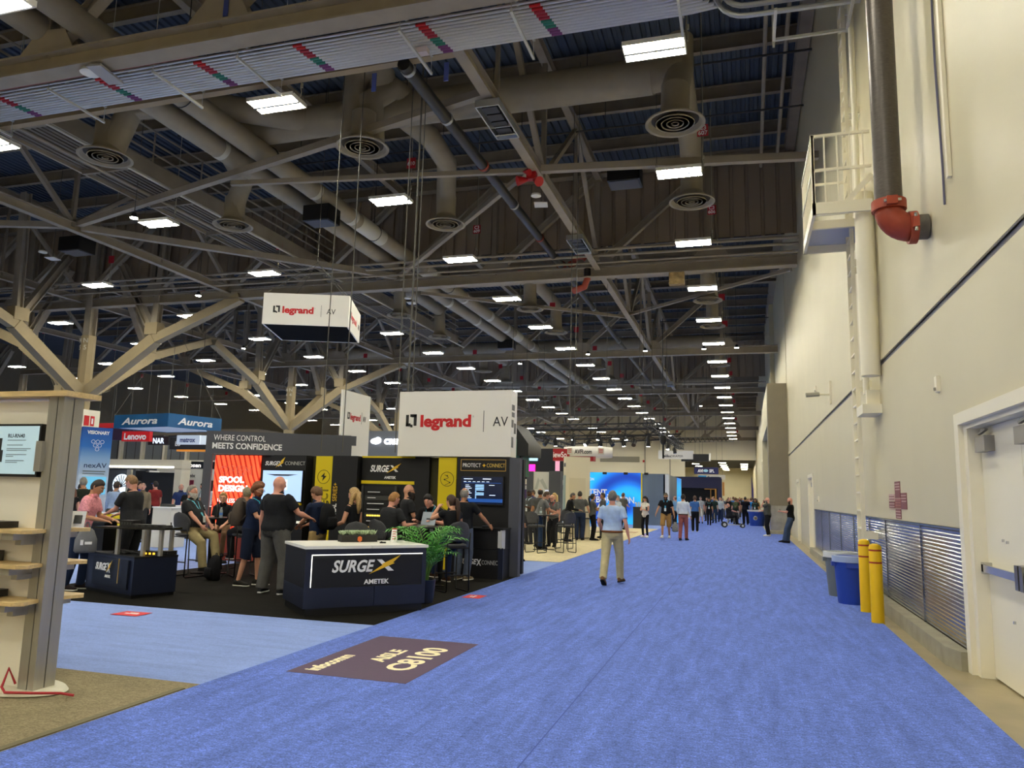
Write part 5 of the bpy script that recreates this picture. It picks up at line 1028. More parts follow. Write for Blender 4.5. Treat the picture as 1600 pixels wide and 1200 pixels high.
# palm in a dark pot
t = thing('potted_palm', 'green leafy palm in a dark round pot beside the reception desk', 'plant', (-4.66, 10.95, .012)); MB().lathe([(.001, 0), (.13, 0), (.155, .3), (.16, .34), (.14, .34), (.13, .3), (.001, .3)], n=24).build('pot', mat('pot_navy', '1A2030', .4), t)
lf = MB(); stm = MB(); random.seed(11)
for i in range(20):
    a = i*2.4+random.uniform(-.3, .3); rr = random.uniform(.25, .62); hh = random.uniform(.45, .85); P0 = V((cos(a)*.04, sin(a)*.04, .3))
    pts = [P0+V((cos(a)*rr*(u**1.6), sin(a)*rr*(u**1.6), hh*math.sin(u*1.75)/math.sin(1.55))) for u in [k/8 for k in range(9)]]
    stm.tube(pts, [.007*(1-.08*k) for k in range(9)], 5)
    for k in range(3, 9):
        d = (pts[k]-pts[k-1]).normalized(); sx_ = d.cross(V((0, 0, 1)));  sx_ = sx_.normalized() if sx_.length > .01 else V((1, 0, 0))
        for sg in (-1, 1):
            for off in (0, .5):
                p = pts[k]*(1-off)+pts[k-1]*off; e = p+(sx_*sg*.8+d*.75+V((0, 0, -.25))).normalized()*random.uniform(.2, .29)*(1.15-.07*k); mid = (p+e)/2+V((0, 0, .025)); n_ = d*.014
                b0 = len(lf.v); lf._add([p, mid-n_, mid+n_, e], [(0, 1, 3, 2)])
stm.build('stems', mat('palm_stem', '5E8C3A', .6), t); lf.build('leaves', mat('palm_leaf', '4F9A38', .45, noise=.3, nscale=9), t)
# ================================================================ booths farther along the aisle
ST2 = 'grey bar stool on the beige carpet, '
for i, (x, y, rz, lb) in enumerate(((-5.78, 21.55, -.35, 'nearest the black booth, its back to us'), (-5.45, 23.7, pi-.2, 'far side of the nearer beige-booth table'), (-5.02, 22.1, .75, 'at the aisle side of the nearer beige-booth table'), (-6.6, 22.3, -1.2, 'half hidden behind the grey end panel'), (-6.35, 27.9, .4, 'between the two beige-booth tables'), (-6.1, 30.3, 2.0, 'beside the farther beige-booth table'), (-5.3, 29.2, .9, 'at the aisle side of the farther beige-booth table'))): stool(ST2+lb, x, y, rz, 'stools at the beige booth', ST)
high_table('round high table nearer on the beige carpet with a clear bottle', -5.85, 22.75, .45); high_table('round high table farther back on the beige carpet', -6.1, 29.3, .45)
bottle('clear bottle standing on the nearer beige-booth table', -5.95, 22.7, 1.064, whitep, mat('lab_pale', 'CFE3EA', .5), .22); MB().box(-6.35, -6.1, 29.2, 29.35, 1.064, 1.16).build('snack_bag', mat('bag_yellow', 'C9B84A', .5), label='small yellow bag on the farther beige-booth table', cat='bag')
tanp = mat('tower_cream', 'DDD3B6', .5); gp = mat('panel_slate', '45484D', .6); lp = mat('panel_pale', 'CFCFC4', .5)
t = thing('booth_tower', 'cream square tower under the round white hanging banner', 'tower', (-6.85, 30, .012), .40); MB().box(0, .98, 0, .6, 0, 3.2).build('shell', tanp, t); MB().box(.14, .80, -.012, 0, .1, 2.35).build('door_panel', mat('tower_inset', 'D3C8A8', .5), t); MB().box(-.03, 0, .06, .5, 1.0, 2.45).build('side_screen', mat('screen_grey', '8FA6A8', .3), t)
MB().box(-.012, 0, .1, .45, 2.8, 2.95).build('print', gp, t)
t = thing('red_sign', 'red sign with white serif letters iewSo behind the cream tower', 'sign', (-7.8, 31.6, 3.12)); MB().box(0, 1.75, 0, .5, 0, .50).build('box', mat('sign_deep_red', 'A8121C', .5), t); text('iewSo', .34, (.02, -.004, .14), whitep, t, width=.58, bold=.003)
# round hanging banner
t = thing('round_banner', 'white round hanging banner lettered AVFI.com', 'hanging sign', (-6.42, 32.3, 3.30)); m = MB(); N_ = 48
for r_ in (1.05,):
    vs = []
    for z in (0, .42):
        for k in range(N_): a = 2*pi*k/N_; vs.append((r_*cos(a), r_*sin(a)*.85, z))
    for z in (.42, 0):
        for k in range(N_): a = 2*pi*k/N_; vs.append(((r_-.03)*cos(a), (r_-.03)*sin(a)*.85, z))
    m._add(vs, [(q*N_+k, q*N_+(k+1) % N_, ((q+1) % 4)*N_+(k+1) % N_, ((q+1) % 4)*N_+k) for q in range(4) for k in range(N_)])
m.build('ring', lw, t, True); text('AVFI.com', .25, (-.40, -.905, .11), ink_d, t, bold=.006, width=.74); m = MB()
for x, y, rz in ((-.62, -.81, -.5), (.70, -.76, .62)):
    m.bbox((x, y, .22), (.26, .02, .26), rz)
m.build('logo_box', mat('logo_frame', 'C9C4B4', .5), t); m = MB()
for x, y, rz in ((-.62, -.825, -.5), (.70, -.775, .62)):
    for dz in (-.05, .02, .08): m.bbox((x, y, .22+dz), (.18, .012, .025), rz)
m.build('logo_line', red, t); c = MB()
for x in (-.8, .8): c.cyl((x, 0, .42), (x, 0, 11.9), .01, 6)
c.build('hanger', wire, t)
# slate panels with the pale screen between them
t = thing('slate_booth', 'pair of slate panels with a pale patterned panel between them', 'booth wall', (-9.62, 34, .012)); MB().box(0, .3, 0, .3, 0, 2.72).build('side_panel', gp, t); MB().box(1.08, 1.62, -.1, .4, 0, 2.74).build('side_panel', gp, t); MB().box(.3, 1.08, .1, .2, 0, 2.70).build('pale_panel', lp, t)
MB().prism([(.36, 1.9), (.52, 2.45), (.6, 2.3), (.5, 1.9)], .09, .1, 'y').prism([(.6, 2.3), (.75, 2.4), (1.0, 1.9), (.85, 1.9)], .09, .1, 'y').build('print', mat('pale_print', 'AEB2A6', .5), t); MB().box(.88, 1.06, .05, .1, 1.62, 1.86).build('small_screen', mat('white_glow_panel', 'C5CBE0', .3, emit=.4), t)
MB().box(-10.3, -9.9, 33.8, 34.2, 0.012, 3.6).build('cream_pillar', tanp, label='cream pillar between the dark end panel and the slate booth', cat='pillar')
t = thing('soffit_block', 'dark sloping soffit with a green panel behind the tall white block', 'canopy', (-6.75, 22, .012)); MB().prism([(.1, 2.8), (.56, 2.8), (.56, 3.15), (.1, 3.75)], 0, 1.5, 'y').build('soffit', black, t); MB().box(.02, .2, -.05, 1.4, 2.2, 3.3).build('green_panel', mat('green_panel', '2E6A50', .5), t); MB().box(.05, .25, .3, .5, 0, 2.8).build('post', black, t)
t = thing('magenta_screen', 'small magenta and blue screen seen above the slate booth', 'screen', (-17.3, 60, 3.2)); MB().box(0, 1.0, 0, .1, 0, .9).build('magenta_panel', mat('magenta_glow', 'E8208C', .4, emit=.8), t); MB().box(0, 1.2, 0, .1, 1.2, 1.65).build('blue_panel', mat('cyan_glow', '8CC8E0', .4, emit=.6), t); MB().box(2.7, 3.05, 0, .1, .0, 1.6).build('pink_strip', mat('pink_strip', 'E79AB0', .5, emit=.2), t); MB().box(-.3, 4.2, .12, .2, -.3, 2.2).build('dark_backing', black, t); MB().box(1.5, 1.56, .02, .12, -3.2, -.3).build('post', black, t)
# blue graphic wall
bm_ = bpy.data.materials.new('blue_wave_print'); bm_.use_nodes = True; nt = bm_.node_tree; b_ = nt.nodes['Principled BSDF']; tc = nt.nodes.new('ShaderNodeTexCoord'); mp = nt.nodes.new('ShaderNodeMapping'); mp.inputs['Location'].default_value = (-2.75, 0, -1.0)
wv = nt.nodes.new('ShaderNodeTexWave'); wv.wave_type = 'RINGS'; wv.rings_direction = 'Y'; wv.inputs['Scale'].default_value = .17; wv.inputs['Distortion'].default_value = .6; rp = nt.nodes.new('ShaderNodeValToRGB'); e = rp.color_ramp.elements; e[0].color = (*lin('0A3FB0'), 1); e[1].color = (*lin('22B4F4'), 1); q_ = e.new(.45); q_.color = (*lin('1878E4'), 1)
nt.links.new(tc.outputs['Object'], mp.inputs[0]); nt.links.new(mp.outputs[0], wv.inputs[0]); nt.links.new(wv.outputs['Color'], rp.inputs[0]); nt.links.new(rp.outputs[0], b_.inputs['Base Color']); nt.links.new(rp.outputs[0], b_.inputs['Emission Color']); b_.inputs['Emission Strength'].default_value = .18
t = thing('blue_wall', 'bright blue graphic wall lettered TENT and BORATION at the aisle edge', 'booth wall', (-9.6, 47, .012)); MB().box(0, 3.55, 0, .3, 0, 3.12).build('blue_panel', bm_, t); MB().box(3.55, 3.63, -.02, .3, 0, 3.12).build('yellow_edge', yel, t)
gm = mat('steel_blue_panel', '6F7F92', .35, .3, noise=.15, nscale=.5, stretch=(3, 1, .1)); MB().box(3.63, 5.2, 0, .3, 0, 3.08).build('grey_panel', gm, t); MB().box(4.9, 5.2, .0, 10, 0, 3.04).build('side_wall', gm, t); MB().box(5.2, 5.21, 6, 9.5, 0, 3.03).build('blue_side', bm_, t); MB().box(5.0, 5.22, -.02, .6, 0, 3.06).build('corner_strip', mat('corner_white', 'D5DAE0', .4), t)
text('ION', .22, (.33, -.006, 2.62), whitep, t, bold=.006, width=.33); text('TENT.', .52, (.33, -.006, 1.72), whitep, t, bold=.014, width=1.22); text('BORATION.', .52, (.80, -.006, 1.28), whitep, t, bold=.014, width=2.46); text('AI.', .52, (.8, -.006, .84), whitep, t, bold=.014, width=.7)
text('EG', .35, (5.215, 7.0, 1.5), whitep, t, face='+x', width=1.4); 
for x in (1.2, 2.5, 3.75): MB().box(x, x+.25, -.06, 0, 3.0, 3.14).build('spot_bracket', black, t)
t = thing('display_counter', 'dark square counter in front of the blue graphic wall', 'counter', (-5.75, 41.4, .012)); MB().box(0, .55, 0, .5, 0, 1.1).build('body', mat('counter_char', '26282C', .5), t); MB().box(-.02, .57, -.02, .52, 1.1, 1.13).build('top', black, t)
for k in range(3): MB().lathe([(.001, 0), (.045, 0), (.045, .2+.03*k), (.02, .24+.03*k), (.001, .25+.03*k)], (-5.6+k*.13, 41.6, 1.143), 12).build('cup', mat('cup_pale', 'C9D0D8', .4), label='pale cup standing on the dark counter by the blue wall', cat='cup', group='cups on the dark counter')
MB().box(-7.0, -4.9, 36.2, 37.2, .0125, .02).build('floor_patch', mat('wood_patch', 'B58A5A', .5, noise=.2, nscale=3), label='wood coloured floor patch on the beige carpet', cat='floor patch')
# stage trusses and lights
tk = mat('truss_black', '1C1C1E', .5, .3)
def lattice(label, p, q, w_=.32, step=.5):
    p, q = V(p), V(q); L_ = (q-p).length; d = (q-p)/L_; a = d.cross(V((0, 0, 1))).normalized()*w_/2; u = V((0, 0, w_/2)); t = thing('lighting_truss', label, 'lighting truss', tuple(p), 0, 'black lighting trusses'); c = MB(); g = MB()
    for s1 in (-1, 1):
        for s2 in (-1, 1): c.cyl(a*s1+u*s2, d*L_+a*s1+u*s2, .026, 6)
    n = int(L_/step)
    for i in range(n):
        x0, x1 = d*(i*L_/n), d*((i+1)*L_/n)
        for s1 in (-1, 1): g.cyl(x0+a*s1+u*(1 if i % 2 else -1), x1+a*s1-u*(1 if i % 2 else -1), .013, 5); g.cyl(x0+u*s1+a*(1 if i % 2 else -1), x1+u*s1-a*(1 if i % 2 else -1), .013, 5)
    c.build('chord', tk, t); g.build('lacing', tk, t); h = MB()
    for f in (.12, .5, .88): h.cyl(d*(L_*f)+u, V((d*(L_*f)).to_tuple()[:2]+(11-p.z,)), .012, 5)
    h.build('hanger', wire, t)
zt2 = 4.75
for lb, p, q in (('lowest black lighting truss crossing above the round white banner', (-11.5, 37, zt2), (-3.9, 37, zt2+.05)), ('black lighting truss behind the lowest one over the beige booth', (-12, 41, zt2+.6), (-4.2, 41, zt2+.7)), ('black lighting truss running lengthwise over the aisle edge', (-4.2, 34.5, zt2+.3), (-4.0, 52, zt2+.3)), ('black lighting truss running lengthwise over the slate booth', (-11.2, 34.5, zt2+.2), (-11.4, 52, zt2+.2)), ('black lighting truss farthest over the blue wall', (-11.6, 50.5, zt2+.5), (-3.9, 50.5, zt2+.9)), ('black lighting truss slanting toward the far wall', (-4.1, 50, zt2+.6), (-.9, 62, zt2+1.6))): lattice(lb, p, q)
lens = mat('stage_lens', (.95, .98, 1), .4, emit=14)
def stage(label, x, y, z, aim, on):
    t = thing('stage_light', label, 'stage light', (x, y, z), 0, 'stage lights'); M3 = Euler((aim[0], 0, aim[1])).to_matrix(); d = M3 @ V((0, -.35, -.85)); d.normalize()
    b = MB(); b.cyl(-d*.13, d*.16, .095, 12, .11); b.cyl(-d*.22, -d*.13, .065, 12); b.build('housing', black, t); MB().cyl(d*.15, d*.166, .085, 12).build('lens', lens if on else mat('lens_off', '2A2D33', .2), t); y_ = MB(); y_.tube([(-.13, 0, 0), (-.13, 0, .15), (0, 0, .2), (.13, 0, .15), (.13, 0, 0)], .016, 6).cyl((0, 0, .2), (0, 0, .40), .025, 8); y_.build('yoke', black, t)
sl_ = [(-11.0, 0, 1), (-10.45, 1, 0), (-10.1, 1, 1), (-9.5, 0, 0), (-9.0, 1, 1), (-8.1, 1, 0), (-7.4, 0, 1), (-6.75, 1, 1), (-6.2, 0, 0), (-5.6, 1, 1), (-5.1, 0, 0), (-4.4, 1, 1)]
for i, (x, a_, on) in enumerate(sl_): stage('black stage light on the lowest lighting truss, %s from the tall white block' % ORD[i], x, 37, zt2-.50, (.5 if a_ else -.4, (i % 3-1)*.8), on)
for i, (x, y, z, on) in enumerate(((-9.0, 41, zt2+.1, 1), (-7.6, 41, zt2+.1, 1), (-6.1, 41, zt2+.1, 1), (-4.9, 41, zt2+.1, 0), (-4.15, 44, zt2-.2, 1), (-4.1, 48, zt2-.2, 0))): stage('black stage light on the rear lighting trusses, %s from the tall white block' % ORD[i], x, y, z, (.2, (i % 3-1)*.9), on)
t = thing('chain_hoist', 'black chain hoist hanging on the lighting truss above the blue wall', 'hoist', (-4.05, 40.5, 4.7)); MB().ell((0, 0, 0), (.18, .18, .3), 12, 8).build('motor', black, t); MB().cyl((0, 0, .2), (0, 0, 6.5), .02, 6).cyl((0, 0, -.25), (0, 0, -1.0), .05, 8).build('chain', tk, t)
# far booths near the opening
nv = mat('deep_navy', '1E1F45', .5); gold = mat('gold_frame', 'C08A3A', .4, .3)
t = thing('navy_booth', 'deep navy booth with black curtains and a gold frame far down the aisle', 'booth', (-8.6, 82, .012)); MB().box(0, 6.3, 0, .3, 2.75, 3.9).build('fascia', nv, t); MB().box(5.9, 6.35, -.1, .4, 0, 3.75).build('side_panel', nv, t); MB().box(0, 5.9, .6, .7, 0, 2.8).build('curtain', mat('curtain_black', '08080A', .9), t); MB().box(4.6, 5.75, -.05, 0, 2.62, 2.70).box(5.65, 5.80, -.06, .0, .4, 2.70).box(5.2, 5.26, -.05, 0, 1.2, 2.7).build('gold_frame', gold, t); MB().box(6.4, 6.6, 0, .4, 2.0, 3.4).build('orange_sign', mat('orange_board', 'C98B45', .5), t)
t = thing('cloud_sign', 'navy hanging sign lettered AVI-SPL far down the aisle', 'hanging sign', (-4.9, 80, 4.15)); MB().box(0, 2.4, 0, .3, 0, .68).build('box', mat('sign_navy', '23265A', .5), t); text('AVI', .42, (.35, -.01, .18), whitep, t, bold=.016, width=.52); MB().ell((1.15, -.01, .34), (.24, .02, .15), 16, 8).build('emblem', mat('emblem_cyan', 'AFE0F2', .4), t); text('SPL', .42, (1.5, -.01, .18), whitep, t, bold=.016, width=.5); MB().box(.1, .12, .1, .12, .68, 6.6).box(2.2, 2.22, .1, .12, .68, 6.6).build('hanger', wire, t)
t = thing('draper_sign', 'pale grey hanging sign lettered DRAPER with a black block beside it', 'hanging sign', (-8.45, 79.5, 5.62)); t.name = 'hanging_banner'; MB().box(0, 3.5, 0, .3, 0, .85).build('box', mat('sign_pale', 'D3D0CA', .5), t); text('DRAPER', .32, (1.25, -.01, .18), ink_d, t, width=1.25)
m = MB()
for k in range(5): m.prism([(.55+k*.15, .18), (.68+k*.15, .18), (.68+k*.15, .32+.1*math.sin(k*1.1)), (.62+k*.15, .42+.12*math.sin(k*1.1))], -.01, 0, 'y')
m.build('emblem', ink_d, t); MB().box(3.5, 5.05, -.1, .4, -.22, .52).build('black_block', black, t); MB().box(2.3, 3.5, 0, .3, -.22, -.02).build('black_strip', black, t); MB().box(5.05, 5.2, -.1, .8, -.15, .62).build('white_edge', lw, t); MB().box(.1, .12, .1, .12, .85, 5.1).box(4.4, 4.42, .1, .12, .5, 5.1).build('hanger', wire, t)
t = thing('pale_sign', 'small pale sign with a bright blue flag shape under the navy sign', 'hanging sign', (-4.9, 86, 3.75)); MB().box(0, 2.9, 0, .2, 0, .52).build('box', mat('sign_pale', 'D3D0CA', .5), t); MB().prism([(.1, .0), (.85, 0), (.95, .42), (.05, .42)], -.02, 0, 'y').build('flag_shape', mat('flag_blue', '1F8FD0', .5), t); MB().box(1.35, 2.3, -.01, 0, .2, .32).build('print', ink_g, t); MB().lathe([(.08, -.01), (.13, -.01), (.13, .0), (.08, .0)], (1.15, -.005, .27), 14, 'y').build('emblem', ink_g, t); MB().box(.2, .22, .1, .12, .5, 7).box(2.6, 2.62, .1, .12, .5, 7).build('hanger', wire, t)
MB().prism([(-7.4, 70), (-4.0, 70), (-3.9, 71), (-7.4, 71)], .012, 1.25).build('cream_barrier', tanp, label='low cream curved wall behind the walking crowd', cat='low wall')
t = thing('feather_flag', 'pointed purple feather flag by the far white wall', 'flag', (.62, 75, .012)); MB().prism([(0, .6), (.18, .6), (.16, 2.6), (.0, 4.0)], -.02, .02, 'y').build('cloth', mat('flag_purple', '3A2F6E', .6), t); MB().cyl((0, 0, 0), (0, 0, 4.05), .02, 6).build('pole', black, t)
vt = mat('vent_grey', '8F8C82', .6)
for x, z, w_, h_, lb in ((-22.8, 7.3, 6.5, .9, 'long grey wall vent high on the far wall above the blue wall'), (-9.6, 12.3, 2.0, 1.0, 'pale panel high on the far wall'), (-15.8, 7.3, .3, .35, 'small red alarm on the far wall')): MB().box(x, x+w_, 124.9, 124.98, z, z+h_).build('wall_vent', vt if 'vent' in lb else offwhite if 'pale' in lb else red, label=lb, cat='wall fitting')
for x, lb in ((-11.5, 'thin conduit on the far wall by the hanging banner'), (-15.5, 'thin conduit on the far wall past the hoist')): MB().box(x, x+.15, 124.85, 124.98, 4, 12).build('wall_conduit', vt, label=lb, cat='conduit')
# ================================================================ booths on the left side of the hall
MB().box(-33.0, -31.5, 29.5, 30.9, 0.012, 5.35).build('column_cladding', mat('cladding_cream', 'E9E2CB', .5), label='cream square casing round the foot of the column lettered N 5', cat='casing')
t = thing('extinguisher_sign', 'red fire extinguisher sign on the cream column casing', 'sign', (-31.5, 29.95, 4.55), pi/2); MB().box(0, .3, -.02, 0, 0, .5).box(.38, .62, -.02, 0, .0, .5).build('plate', red, t); MB().box(.44, .54, -.024, -.02, .1, .38).build('print', whitep, t)
# banner tower
t = thing('banner_tower', 'blue to white square banner tower lettered VISIONARY and nexAV', 'banner', (-18.4, 17.5, .012), 1.05)
gmn = bpy.data.materials.new('blue_to_white'); gmn.use_nodes = True; nt = gmn.node_tree; b_ = nt.nodes['Principled BSDF']; tc = nt.nodes.new('ShaderNodeTexCoord'); sx_ = nt.nodes.new('ShaderNodeSeparateXYZ'); rp = nt.nodes.new('ShaderNodeValToRGB'); mr_ = nt.nodes.new('ShaderNodeMapRange'); mr_.inputs[1].default_value = 1.7; mr_.inputs[2].default_value = 3.3
e = rp.color_ramp.elements; e[0].color = (*lin('D5E0EE'), 1); e[1].color = (*lin('1450A8'), 1); q_ = e.new(.42); q_.color = (*lin('8FB8E2'), 1); q_ = e.new(.65); q_.color = (*lin('2E78CC'), 1); nt.links.new(tc.outputs['Object'], sx_.inputs[0]); nt.links.new(sx_.outputs['Z'], mr_.inputs[0]); nt.links.new(mr_.outputs[0], rp.inputs[0]); nt.links.new(rp.outputs[0], b_.inputs['Base Color'])
MB().box(0, .80, 0, 1.1, 0, 3.3).build('panel', gmn, t); text('VISIONARY', .14, (.12, -.004, 3.1), whitep, t, bold=.005, width=.60); m = MB()
for x, z in ((.3, 2.88), (.42, 2.88), (.54, 2.88), (.36, 2.77), (.48, 2.77), (.42, 2.66)): m.tube(arc((x, -.004, z), (1, 0, 0), (0, 0, 1), .05, 0, 2*pi, 13), .006, 5)
m.build('emblem', whitep, t); text('nexAV', .2, (.12, -.004, 2.12), mat('ink_navy', '1E3468', .5), t, width=.60, bold=.002); MB().box(.10, .70, -.005, 0, 2.0, 2.03).box(.10, .68, -.005, 0, 1.93, 1.955).build('text_line', ink_g, t); MB().box(.1, .74, -.03, 0, 1.35, 1.86).build('screen', mat('screen_teal', '5FA8C8', .3, emit=.25), t)
# hanging signs
t = thing('hanging_sign', 'blue hanging sign lettered Aurora on both visible faces', 'hanging sign', (0, 0, 4.82)); La, Ma, Ra = V((-34.1, 34.5, 0)), V((-29.7, 33.7, 0)), V((-28.8, 36.9, 0)); Qa = La+Ra-Ma; bl = mat('sign_teal_blue', '1E6396', .5, noise=.15, nscale=.6)
for i, (a_, b2) in enumerate(((La, Ma), (Ma, Ra), (Ra, Qa), (Qa, La))):
    MB().beam(a_+V((0, 0, .36)), b2+V((0, 0, .36)), .05, .74).build('side_panel', bl, t)
    if i < 2:
        d = (b2-a_).normalized(); n_ = V((d.y, -d.x, 0)); o_ = a_+d*((b2-a_).length*.16)+n_*.05+V((0, 0, .18)); text('Aurora', .52, tuple(o_), whitep, t, rot=(pi/2, 0, math.atan2(d.y, d.x)), bold=.014, shear=.25, width=(b2-a_).length*.66)
MB()._add([La+V((0, 0, .02)), Ma+V((0, 0, .02)), Ra+V((0, 0, .02)), Qa+V((0, 0, .02))], [(0, 1, 2, 3)]).build('underside', lw, t); c = MB()
for p in (La, Ma, Ra, Qa): c.cyl(p+V((0, 0, .7)), (La+Ra)/2+V((0, 0, 6)), .012, 5)
c.cyl((La+Ra)/2+V((0, 0, 6)), (La+Ra)/2+V((0, 0, 11.42)), .014, 5)
c.build('bridle', wire, t)
def board_(name, lb, x, y, z, w_, h_, m_, txt=None, tm=whitep, ts=.3, tw=None, tx=.1, tz=None, d=.3, hang=True):
    t = thing(name, lb, 'hanging sign' if hang else 'sign', (x, y, z)); MB().box(0, w_, 0, d, 0, h_).build('box', m_, t)
    if txt: text(txt, ts, (tx, -.01, (h_-ts*.7)/2 if tz is None else tz), tm, t, bold=ts*.03, width=tw)
    if hang: MB().cyl((w_*.2, d/2, h_), (w_*.2, d/2, 11.2-z), .012, 5).cyl((w_*.8, d/2, h_), (w_*.8, d/2, 11.2-z), .012, 5).build('hanger', wire, t)
    return t
board_('hanging_sign', 'large red hanging sign partly hidden by the banner tower', -47.6, 46, 5.0, 2.4, 1.25, mat('sign_red', 'C01822', .5)); board_('hanging_sign', 'red hanging sign lettered Lenovo', -40.75, 42, 4.6, 2.3, .68, mat('bright_red', 'DC1A22', .5), 'Lenovo', ts=.6, tw=1.85, tx=.2); board_('hanging_sign', 'dark purple hanging sign beside the red lettered one', -43.4, 43, 4.75, 2.6, .85, mat('sign_purple', '33203E', .5)); board_('hanging_sign', 'dark hanging sign with white letters NAR', -39.8, 43.4, 4.45, 1.7, .6, mat('sign_dark', '15171E', .5), 'NAR', ts=.52, tw=.95, tx=.42, tm=mat('pale_blue_ink', 'CFE2F8', .4, emit=.4))
t = board_('hanging_sign', 'white hanging sign lettered matrox beside the grey header', -32.75, 38, 4.15, 1.65, .55, mat('sign_ice', 'E3ECF2', .5, emit=.1), 'matrox', ts=.4, tw=1.1, tx=.25, tm=mat('ink_blue', '23408A', .5)); MB().bbox((2.0, .35, .275), (.95, .05, .55), .55).build('side_panel', mat('sign_ice', 'E3ECF2', .5), t)
t = board_('hanging_sign', 'dark grey hanging sign with an orange underside behind the matrox sign', -35.0, 40, 3.95, 3.6, .75, mat('sign_char', '2E2E32', .5), 'LU', ts=.4, tw=.4, tx=.45); MB().box(.6, 3.6, -.02, .3, -.12, 0).build('orange_edge', mat('orange_edge', 'C07A2A', .5, emit=.2), t)
board_('wall_sign', 'dark sign with white and orange letters absen', -32.4, 38.5, 2.72, 2.2, .42, mat('sign_dark2', '14181C', .5), 'absen', ts=.34, tw=1.0, tx=.15, hang=False, tm=mat('warm_white', 'F5EDE4', .4, emit=.3)); MB().box(-32.3, -32.2, 38.6, 38.7, .012, 2.72).build('sign_post', dark_steel, label='thin post under the dark absen sign', cat='post')
# two storey offices far behind
t = thing('glazed_mezzanine', 'long glazed upper floor with white posts far behind the left booths', 'mezzanine', (-66, 62, 0)); mw = mat('mezz_cream', 'CFC8B4', .6); MB().box(0, 22, 0, 5, 3.3, 4.2).build('floor_edge', mw, t); MB().box(0, 22, .6, .7, 4.2, 6.6).build('window_wall', mat('mezz_glass', '6E7276', .25, spec=.6), t); MB().box(0, 22, 0, 5, 6.6, 7.2).build('roof_edge', mat('mezz_brown', '5C5346', .7), t); MB().box(0, 22, 2, 5, 0, 3.3).build('ground_wall', mat('mezz_dark', '3A3A3C', .7), t)
for i in range(9): MB().box(i*2.7, i*2.7+.25, .2, .6, 4.2, 6.6).build('post', mw, t)
m = MB()
for i in range(20): m.box(i*1.1+.5, i*1.1+.54, .56, .6, 4.2, 6.5)
m.build('mullion', mat('mull_dark', '35353A', .5), t)
t = thing('portal_booth', 'booth with a cream overhead frame and a bright light line', 'booth', (-25.6, 24, .012)); MB().box(-2, 5.25, 0, .5, 2.28, 2.62).build('overhead_frame', mw, t); MB().box(4.95, 5.25, 0, .5, 0, 2.3).build('post', mw, t); MB().box(-2, 4.9, -.015, 0, 2.33, 2.37).build('light_line', mat('line_glow', 'FFFFFF', .4, emit=2.5), t)
MB().box(-2, 2.6, 1.2, 1.3, 0, 2.25).build('slate_panel', gp, t); MB().box(3.1, 4.75, .4, .5, 0, 2.15).build('black_panel', mat('panel_soft_black', '1E1F22', .6), t); MB().box(2.4, 2.9, .8, .9, 0, 2.2).build('rack_panel', black, t); MB().box(2.15, 2.35, .6, .7, 0, 2.25).build('post', mw, t)
m = MB(); m.lathe([(.001, -.02), (.42, -.02), (.42, .02), (.001, .02)], (1.65, .9, 1.65), 32, 'y'); sc_ = m.build('round_screen', mat('round_pic', 'C9DBEA', .3, emit=.5, noise=.5, nscale=6), t)
m = MB()
for k in range(9): m.beam((1.65, .87, 1.55), (1.65+.4*cos(.35*k+.2), .87, 1.55+.48*sin(.35*k+.2)), .03, .01, (0, 1, 0))
m.build('skyline_print', gp, sc_)
t = thing('eye_booth', 'white booth wall with an eye emblem and a maroon picture', 'booth wall', (-22.3, 26, .012)); MB().box(0, 2.6, 0, .2, 0, 2.32).build('wall', mat('wall_cool_white', 'DCDDDA', .5), t); text('visix', .2, (.55, -.01, 2.02), ink_d, t, bold=.003, width=.42); e_ = MB(); e_.tube(arc((.36, -.01, 2.07), (1, 0, 0), (0, 0, .55), .15, 0, 2*pi, 21), .014, 5); e_.ell((.36, -.01, 2.07), (.05, .01, .05), 12, 6); e_.build('emblem', ink_d, t)
pf = MB().box(.18, .92, -.05, 0, .75, 1.90).build('picture', mat('picture_maroon', '7A2440', .5), t); MB().box(.5, .6, -.056, -.05, 1.4, 1.9).box(.25, .9, -.056, -.05, 1.36, 1.46).box(.82, .9, -.056, -.05, .8, 1.4).box(.3, .38, -.056, -.05, .75, 1.2).build('blue_bands', mat('picture_blue', '3FA0C0', .5), pf); MB().box(1.35, 1.42, -.08, 0, 0, 2.32).build('divider', lp, t); MB().box(1.7, 2.2, -.04, 0, 1.2, 1.9).build('small_screen', dg_, t); MB().box(.05, 1.3, -.02, 0, .05, .7).build('blue_swirl', mat('swirl_blue', '4A80C8', .5), t)
t = thing('grey_backdrop', 'blue grey wall with a glowing cloud emblem between the white sign panels', 'booth wall', (-12.7, 24, .012)); MB().box(0, 2.2, 0, .3, 0, 3.72).build('wall', mat('wall_blue_grey', '6B717C', .6), t); gl = mat('letters_glow', 'FFFFFF', .4, emit=2.2); MB().ell((.42, -.02, 3.36), (.2, .02, .10), 16, 8).ell((.5, -.02, 3.40), (.12, .02, .1), 14, 8).build('emblem', gl, t); text('CRES', .24, (.74, -.02, 3.27), gl, t, bold=.012, width=.62)
